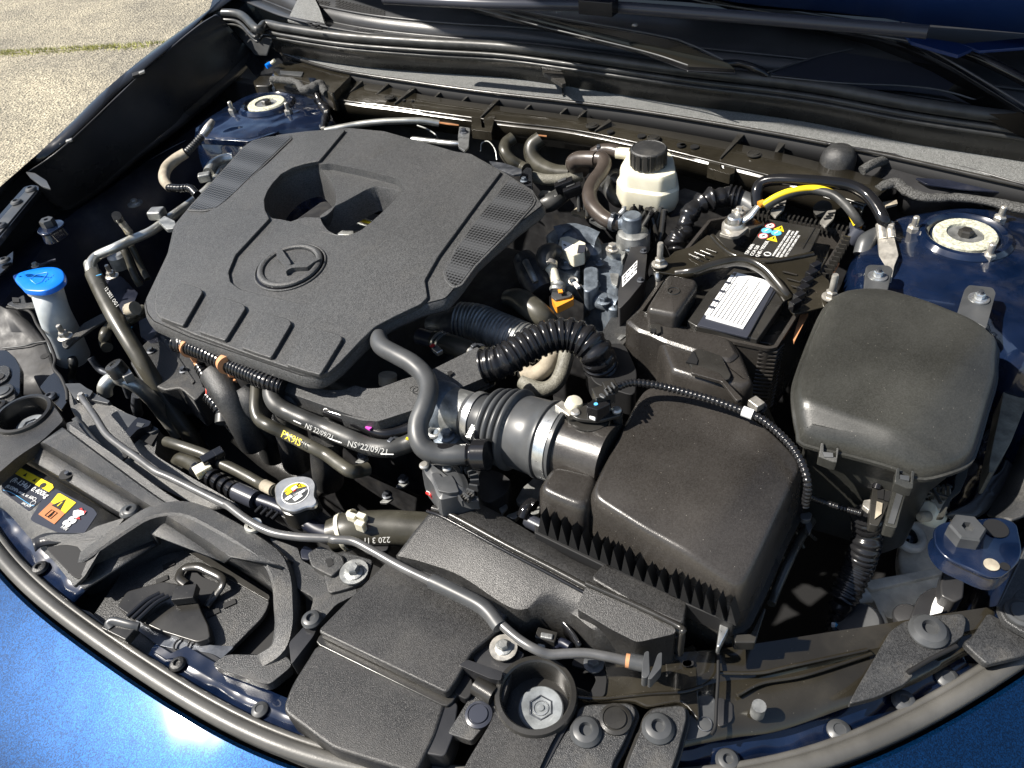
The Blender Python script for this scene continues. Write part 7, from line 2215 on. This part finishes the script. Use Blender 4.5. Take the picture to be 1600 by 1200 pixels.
lm3 = thing('taped_branch', 'frayed taped wire branch by the far strut tower', 'loom', U(505, 160, .0))
tube('branch', W('Q1', '570,320,.02 600,400,.010 650,470,.004 640,540,.0 620,620,-.004'), [.004, .0055, .0075, .006, .004], 'corrugated', lm3, wob=.6)
tube('branch', W('Q1', '590,540,-.004 600,580,-.004 615,610'), .0022, 'rubber_grey', lm3)
for x, y in ((585, 335), (650, 470), (625, 600)):
    box('tape_flag', W('Q1', f'{x},{y},.012')[0], .009, .006, .004, 'zinc', lm3, ax=(.5, -.8, .2))
tag(prism('tower_brace', rnd(W('Q1', '490,375,-.002 560,370 640,460 600,520 560,500'), .004), .02, 'bay_blue', bevel=.004), 'blue pressed brace beside the far strut tower', 'brace')

# ================================================================ NEAR RIGHT CORNER
wl2 = thing('harness_column', 'black connector column with latches below the fuse box', 'connector', U(1390, 790, -.05))
prism('column_plate', rnd(W('P7', '160,660,-.040 215,650 330,720 300,900 200,1120 110,1100 130,850'), .002), .010, 'smooth_black', wl2)
prism('column_rail', rnd(W('P7', '365,640,-.030 500,690 480,760 410,1000 375,1140 260,1110 310,900'), .002), .014, 'fuse_plastic', wl2, bevel=.0015)
prism('rail_channel', W('P7', '375,800,-.0292 440,810 350,1100 290,1090'), .001, 'rubber_grey', wl2, bevel=0)
tube('column_pin', W('P7', '240,575,-.030 215,660,-.034 180,760,-.04'), .0042, 'gloss_black', wl2)
prism('column_window', W('P7', '190,780,-.0385 255,760 250,860 195,850'), .001, 'deep_black', wl2, bevel=0)
prism('column_window', W('P7', '265,780,-.0385 330,780 300,880 255,870'), .001, 'deep_black', wl2, bevel=0)
prism('column_window', W('P7', '185,880,-.0385 240,900 230,1000 165,1050'), .001, 'tan_dirt', wl2, bevel=0)
prism('pale_latch', rnd(W('P7', '60,870,-.045 130,860 150,900 110,970 50,920'), .001), .005, 'zinc', wl2)
hc = thing('headlamp_loom', 'ribbed black loom dropping from the connector column', 'loom', U(1340, 880, -.12))
tube('conduit', W('P7', '90,1010,-.06 95,1090,-.07') + W('I', '900,130,-.08 895,200,-.09 865,290,-.11 825,380,-.125 790,450,-.135'), .0135, 'corrugated', hc, corr=(.0052, .0012), seg=22)
tube('loom_tail', W('I', '790,450,-.135 775,510,-.15 762,560,-.16 755,620'), .0095, 'corrugated', hc, wob=.3)
for i in range(4):
    tube('tail_wire', W('I', f'{750 + 12 * i},555,-.15 {745 + 10 * i},620,-.165'), .002, ('white_print', 'sky_print', 'rubber', 'zinc')[i], hc, seg=6)
tube('twine', W('I', '960,130,-.10 950,200,-.11 920,300,-.12 905,330,-.13'), .0022, 'white_plastic', hc, wob=.4)
hl = thing('headlamp_housing', 'pale cream headlamp housing seen in the near corner', 'headlamp', U(1430, 890, -.15))
prism('housing_back', rnd(W('I', '1040,250,-.19 1060,120 1110,90 1200,100 1230,180 1260,300 1100,340 1050,330'), .006), .02, 'headlamp_white', hl, bevel=.004)
prism('housing_ledge', rnd(W('I', '890,385,-.170 905,360 1245,300 1260,310 1250,330 920,405'), .004), .006, 'headlamp_white', hl, bevel=.002)
prism('housing_block', rnd(W('I', '900,400,-.176 1240,335 1230,420 1130,450 1040,540 960,520 930,450 900,430'), .006), .04, 'headlamp_white', hl, bevel=.005)
torus('housing_ring', W('I', '1085,165,-.17')[0], (.3, 0, 1), .014, .005, 'headlamp_white', hl)
lathe('housing_lens', W('I', '1075,160,-.168')[0], (.3, 0, 1), [(.012, 0), (0, .002)], 'sky_print' if 0 else 'glass', hl)
tube('housing_arm', W('I', '760,500,-.165 830,460,-.16 895,425,-.158'), .008, 'headlamp_white', hl, wob=.4)
tube('housing_pipe', W('I', '945,505,-.165 965,560,-.17'), .006, 'headlamp_white', hl)
lathe('dark_knob', W('I', '860,560,-.15')[0], (-.3, -.2, 1), [(.022, -.02), (.022, .0), (.018, .006), (0, .008)], 'rubber_grey', hl)
lathe('dark_knob', W('I', '1075,520,-.15')[0], (-.3, -.2, 1), [(.012, -.02), (.012, .0), (.010, .003), (0, .004)], 'liner_black', hl)
prism('lamp_motor', rnd(W('I', '1130,430,-.135 1190,390 1240,395 1280,420 1290,460 1280,490 1110,540 1095,520'), .005), .03, 'liner_black', hl, bevel=.004)
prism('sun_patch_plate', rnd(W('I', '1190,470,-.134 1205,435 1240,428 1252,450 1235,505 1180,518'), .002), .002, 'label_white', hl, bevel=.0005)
prism('lamp_strut', rnd(W('I', '1225,380,-.120 1245,300 1340,330 1330,440 1290,460 1230,430'), .003), .02, 'liner_black', hl, bevel=.002)
pb_ = thing('white_bulb_cap', 'small white bulb cap under the fuse box corner', 'cap', U(1450, 800, -.08))
lathe('cap_dome', W('P7', '680,985,-.08')[0], (-.5, -.6, .8), [(.012, -.012), (.012, .0), (.009, .006), (0, .009)], 'white_plastic', pb_)
lathe('cap_tip', W('P7', '630,1030,-.076')[0], (-.6, -.7, .3), [(.005, -.006), (.005, .003), (.003, .005), (0, .005)], 'tan_dirt', pb_)
fo_ = thing('foam_strip', 'thick speckled grey foam strip beside the fuse box', 'foam', U(1580, 640, -.05))
prism('foam', rnd(W('', '1560,545,-.045 1576,548 1600,562 1614,600 1600,640 1580,690 1552,738 1545,738 1546,722 1552,690 1562,645 1570,600 1568,570'), .003), .03, 'foam', fo_, bevel=.002)
il = thing('wing_liner', 'dusty dark plastic wing liner at the right picture edge', 'liner', U(1560, 760, -.08))
sheet('liner_skin', [W('P7', '860,1030,-.075 960,970 1130,860 1200,700 1380,600 1440,480'), W('P7', '880,1050,-.085 1020,1040 1160,1010 1280,860 1400,700 1480,520'), W('P7', '900,1060,-.095 1100,1055 1230,990 1340,860 1450,720 1530,560')], 'liner_black', il, n=30)
sheet('liner_wall', [W('P7', '1240,1010,-.075 1400,740 1480,560 1560,330 1620,180'), W('P7', '1330,1030,-.06 1500,820 1560,640 1640,420 1720,250'), W('P7', '1450,1060,-.045 1650,960 1760,700 1800,500 1850,300')], 'rough_black', il, n=30)
for i, (x, y, lab) in enumerate(()):
    pass
# far front corner odds and ends
for i, (fr, x, y, z_, r_, k_, lab) in enumerate((
        ('P1', 345, 835, -.05, .006, 'hex', 'tiny bright bolt just above the blue washer cap'),
        ('P1', 1300, 235, -.09, .0085, 'hex', 'grey nut on the far inner wing above the silver pipe'),
        ('P1', 1080, 935, -.08, .0095, 'stud', 'zinc nut beside the start of the printed hose'),
        ('G', 585, 52, -.086, .0085, 'torx', 'torx screw on the shroud above the latch arch'),
        ('G', 1392, 538, -.088, .0092, 'torx', 'torx screw between the latch arch and the front duct'),
        ('G', 1578, 325, -.084, .0085, 'hex', 'washered bolt between the latch arch and the radiator hose'),
        ('H', 95, 325, -.084, .0090, 'hex', 'washered bolt at the left end of the front duct'))):
    if fr == 'G' and x == 1578:
        continue
    t_ = thing('fixing', lab, 'bolt', W(fr, f'{x},{y},{z_}')[0])
    bolt(W(fr, f'{x},{y},{z_}')[0], r_, k_, t_, m='cast_metal' if k_ == 'hex' else ('rubber_grey' if k_ == 'torx' else 'zinc'))
    if k_ == 'hex' and r_ >= .0085:
        lathe('washer', W(fr, f'{x},{y},{z_ - .001}')[0], (0, 0, 1), [(r_ * 1.5, -.001), (r_ * 1.5, .001), (0, .001)], 'cast_metal', t_)
tag(tube('pin_lever', W('P1', '375,835,-.05 440,810 500,785 540,775'), .0022, 'bay_blue_dull'), 'slim dark lever above the blue washer cap', 'lever')
# bracket chain between the arch and the front duct
gs = thing('support_brace', 'grained black brace with a square pocket right of the latch arch', 'brace', U(520, 880, -.1))
prism('brace_arm', rnd(W('G', '1200,170,-.092 1330,215 1345,270 1420,310 1440,280 1560,350 1600,420 1500,470 1420,560 1380,520 1400,440 1330,400 1270,290'), .004), .01, 'rough_black', gs, bevel=.002)
prism('brace_pad', rnd(W('G', '1370,240,-.084 1430,205 1530,250 1540,290 1480,345 1390,300'), .003), .008, 'rough_black', gs, bevel=.0015)
prism('brace_pocket', rnd(W('G', '1450,270,-.0835 1480,262 1490,290 1465,305'), .001), .001, 'deep_black', gs, bevel=0)
prism('brace_foot', rnd(W('G', '1400,520,-.092 1430,540 1400,610 1330,700 1300,740 1290,640'), .003), .02, 'liner_black', gs)
prism('brace_plate', rnd(W('H', '-60,250,-.088 60,235 180,270 150,370 60,400 -20,420'), .004), .006, 'rough_black', gs)
tag(prism('grey_washer', rnd(W('G', '1340,230,-.09 1360,205 1400,225 1380,270 1345,265'), .002), .003, 'bay_blue_dull'), 'small blue grey tab under the support rod', 'tab')
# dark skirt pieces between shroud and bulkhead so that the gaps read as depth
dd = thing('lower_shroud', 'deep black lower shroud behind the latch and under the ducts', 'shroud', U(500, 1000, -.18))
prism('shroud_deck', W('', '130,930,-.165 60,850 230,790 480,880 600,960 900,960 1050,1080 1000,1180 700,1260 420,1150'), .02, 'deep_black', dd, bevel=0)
sl_ = thing('sensor_loom', 'thin ribbed black loom hugging the rear edge of the filter box', 'loom', U(1150, 640, .02))
tube('conduit', W('', '962,606,.034 985,598,.032 1020,601,.028 1060,610,.024 1110,624,.022 1150,638,.020 1190,655,.018 1226,686,.012 1250,718,.006 1262,755,-.006 1258,790,-.03'), .0038, 'corrugated', sl_, corr=(.004, .0007), seg=14)
tube('white_tape', W('', '1160,642,.0198 1176,648,.0190'), .0047, 'white_print', sl_, sm=False)
tube('branch', W('Q8', '860,330,-.03 880,400,-.04 1000,450,-.05 1150,500,-.05 1320,548,-.045'), .0030, 'corrugated', sl_, corr=(.003, .0005), seg=8)
box('loom_clip', W('F', '360,715,.0')[0], .010, .012, .008, 'zinc', sl_, ax=(.5, 1, 0))
tube('loom_drop', W('F', '380,730,-.004 400,770,-.02 430,830,-.04'), .0060, 'corrugated', sl_, corr=(.004, .0008), seg=10)
# spring clamps on hose ends
for i, (fr, x, y, z_, ax_, r_, lab) in enumerate((
        ('P4', 1175, 788, -.013, (1, -.2, 0), .0108, 'dark clamp where the S hose meets the teal valve'),
        ('P4', 1050, 215, .013, (.9, .35, 0), .0098, 'dark clamp on the hose feeding the cream reservoir'),
        ('E', 640, 488, -.049, (1, -.4, 0), .0132, 'dark clamp on the hose behind the cable guide'),
        ('Q3', 1430, 556, -.047, (1, -.05, 0), .0104, 'dark clamp near the end of the date printed hose'))):
    t_ = thing('hose_clip', lab, 'clamp', W(fr, f'{x},{y},{z_}')[0])
    t_['group'] = 'clamps on hose ends'
    p = W(fr, f'{x},{y},{z_}')[0]
    lathe('band', p, ax_, [(r_ - .0006, -.003), (r_ + .0006, -.003), (r_ + .0006, .003), (r_ - .0006, .003), (r_ - .0006, -.003)], 'dark_metal', t_, seg=28)
    box('ear', p + V(0, -.003, r_ + .002), .005, .007, .005, 'dark_metal', t_, ax=ax_)
# ================================================================ SMALL FINISHING PIECES
mc = thing('engine_mount_cover', 'dusty grey cast cover low between the printed hose and the engine', 'casting', U(240, 560, -.14))
mcp = rnd(W('D', '600,520,-.13 660,440 760,350 830,400 860,480 990,560 960,640 900,700 830,640 760,650 650,600'), .004, 2)
prism('cast_cover', mcp, .05, 'rough_black', mc, bevel=.003)
for x, y in ((700, 470), (850, 560)):
    bolt(W('D', f'{x},{y},-.129')[0], .006, 'hex', mc, m='dark_metal')
prism('cast_rib', W('D', '740,400,-.128 755,395 900,610 890,620'), .002, 'rough_black', mc, bevel=0)
for i, (pts_, r_, m_, lab) in enumerate((
        ('300,470,-.16 340,520 330,600,-.2 380,680', .006, 'rubber', 'dim hose in the dark gap right of the washer filler'),
        ('420,500,-.15 470,560,-.17 560,600 600,680,-.2', .005, 'dark_metal', 'dim metal pipe crossing the dark gap under the printed hose'))):
    single('low_pipe', lab, 'pipe', W('D', pts_), r_, m_)
for i, (pts_, lab) in enumerate((
        ('640,330,-.13 700,300 780,320 790,420 700,440 650,400', 'dark plate low beside the cover corner behind the printed hose'),
        ('440,150,-.13 560,120 640,200 600,300 500,290', 'dark plate low behind the start of the printed hose'))):
    tag(prism('low_bracket', rnd(W('D', pts_), .004), .01, 'bay_blue_dull'), lab, 'bracket')

# repeats carry one group phrase
GROUPS = {'bonnet_ledge': 'blue ledges behind the nose seal', 'strut_tower': 'strut towers', 'wing_mount': 'blue wing mounts with hex nuts', 'cowl_end_panel': 'cowl end panels',
          'wiper': 'wipers', 'cover_plate': 'grained cover plates along the front', 'round_mount': 'round mount cups', 'fixing': 'loose standing fixings around the bay',
          'heater_hose': 'brown and grey heater hoses behind the engine', 'elbow_hose': 'elbow hoses behind the cover', 'fabric_hose': 'fabric sleeved hoses behind the cover',
          'breather_hose': 'breather hoses over the engine front', 'wiring_plug': 'black wiring plugs behind the engine', 'cable_clip': 'pale clips behind the battery',
          'cream_strip': 'cream strips under the cowl edge', 'small_bracket': 'small lit brackets in the dark engine gap', 'grommet': 'tube ends under the cover', 'low_pipe': 'dim pipes in the left gap',
          'low_bracket': 'dim brackets in the left gap'}
for o in list(S.objects):
    if o.parent is None:
        st_ = o.name.split('.')[0]
        if st_ in GROUPS:
            o['group'] = GROUPS[st_]
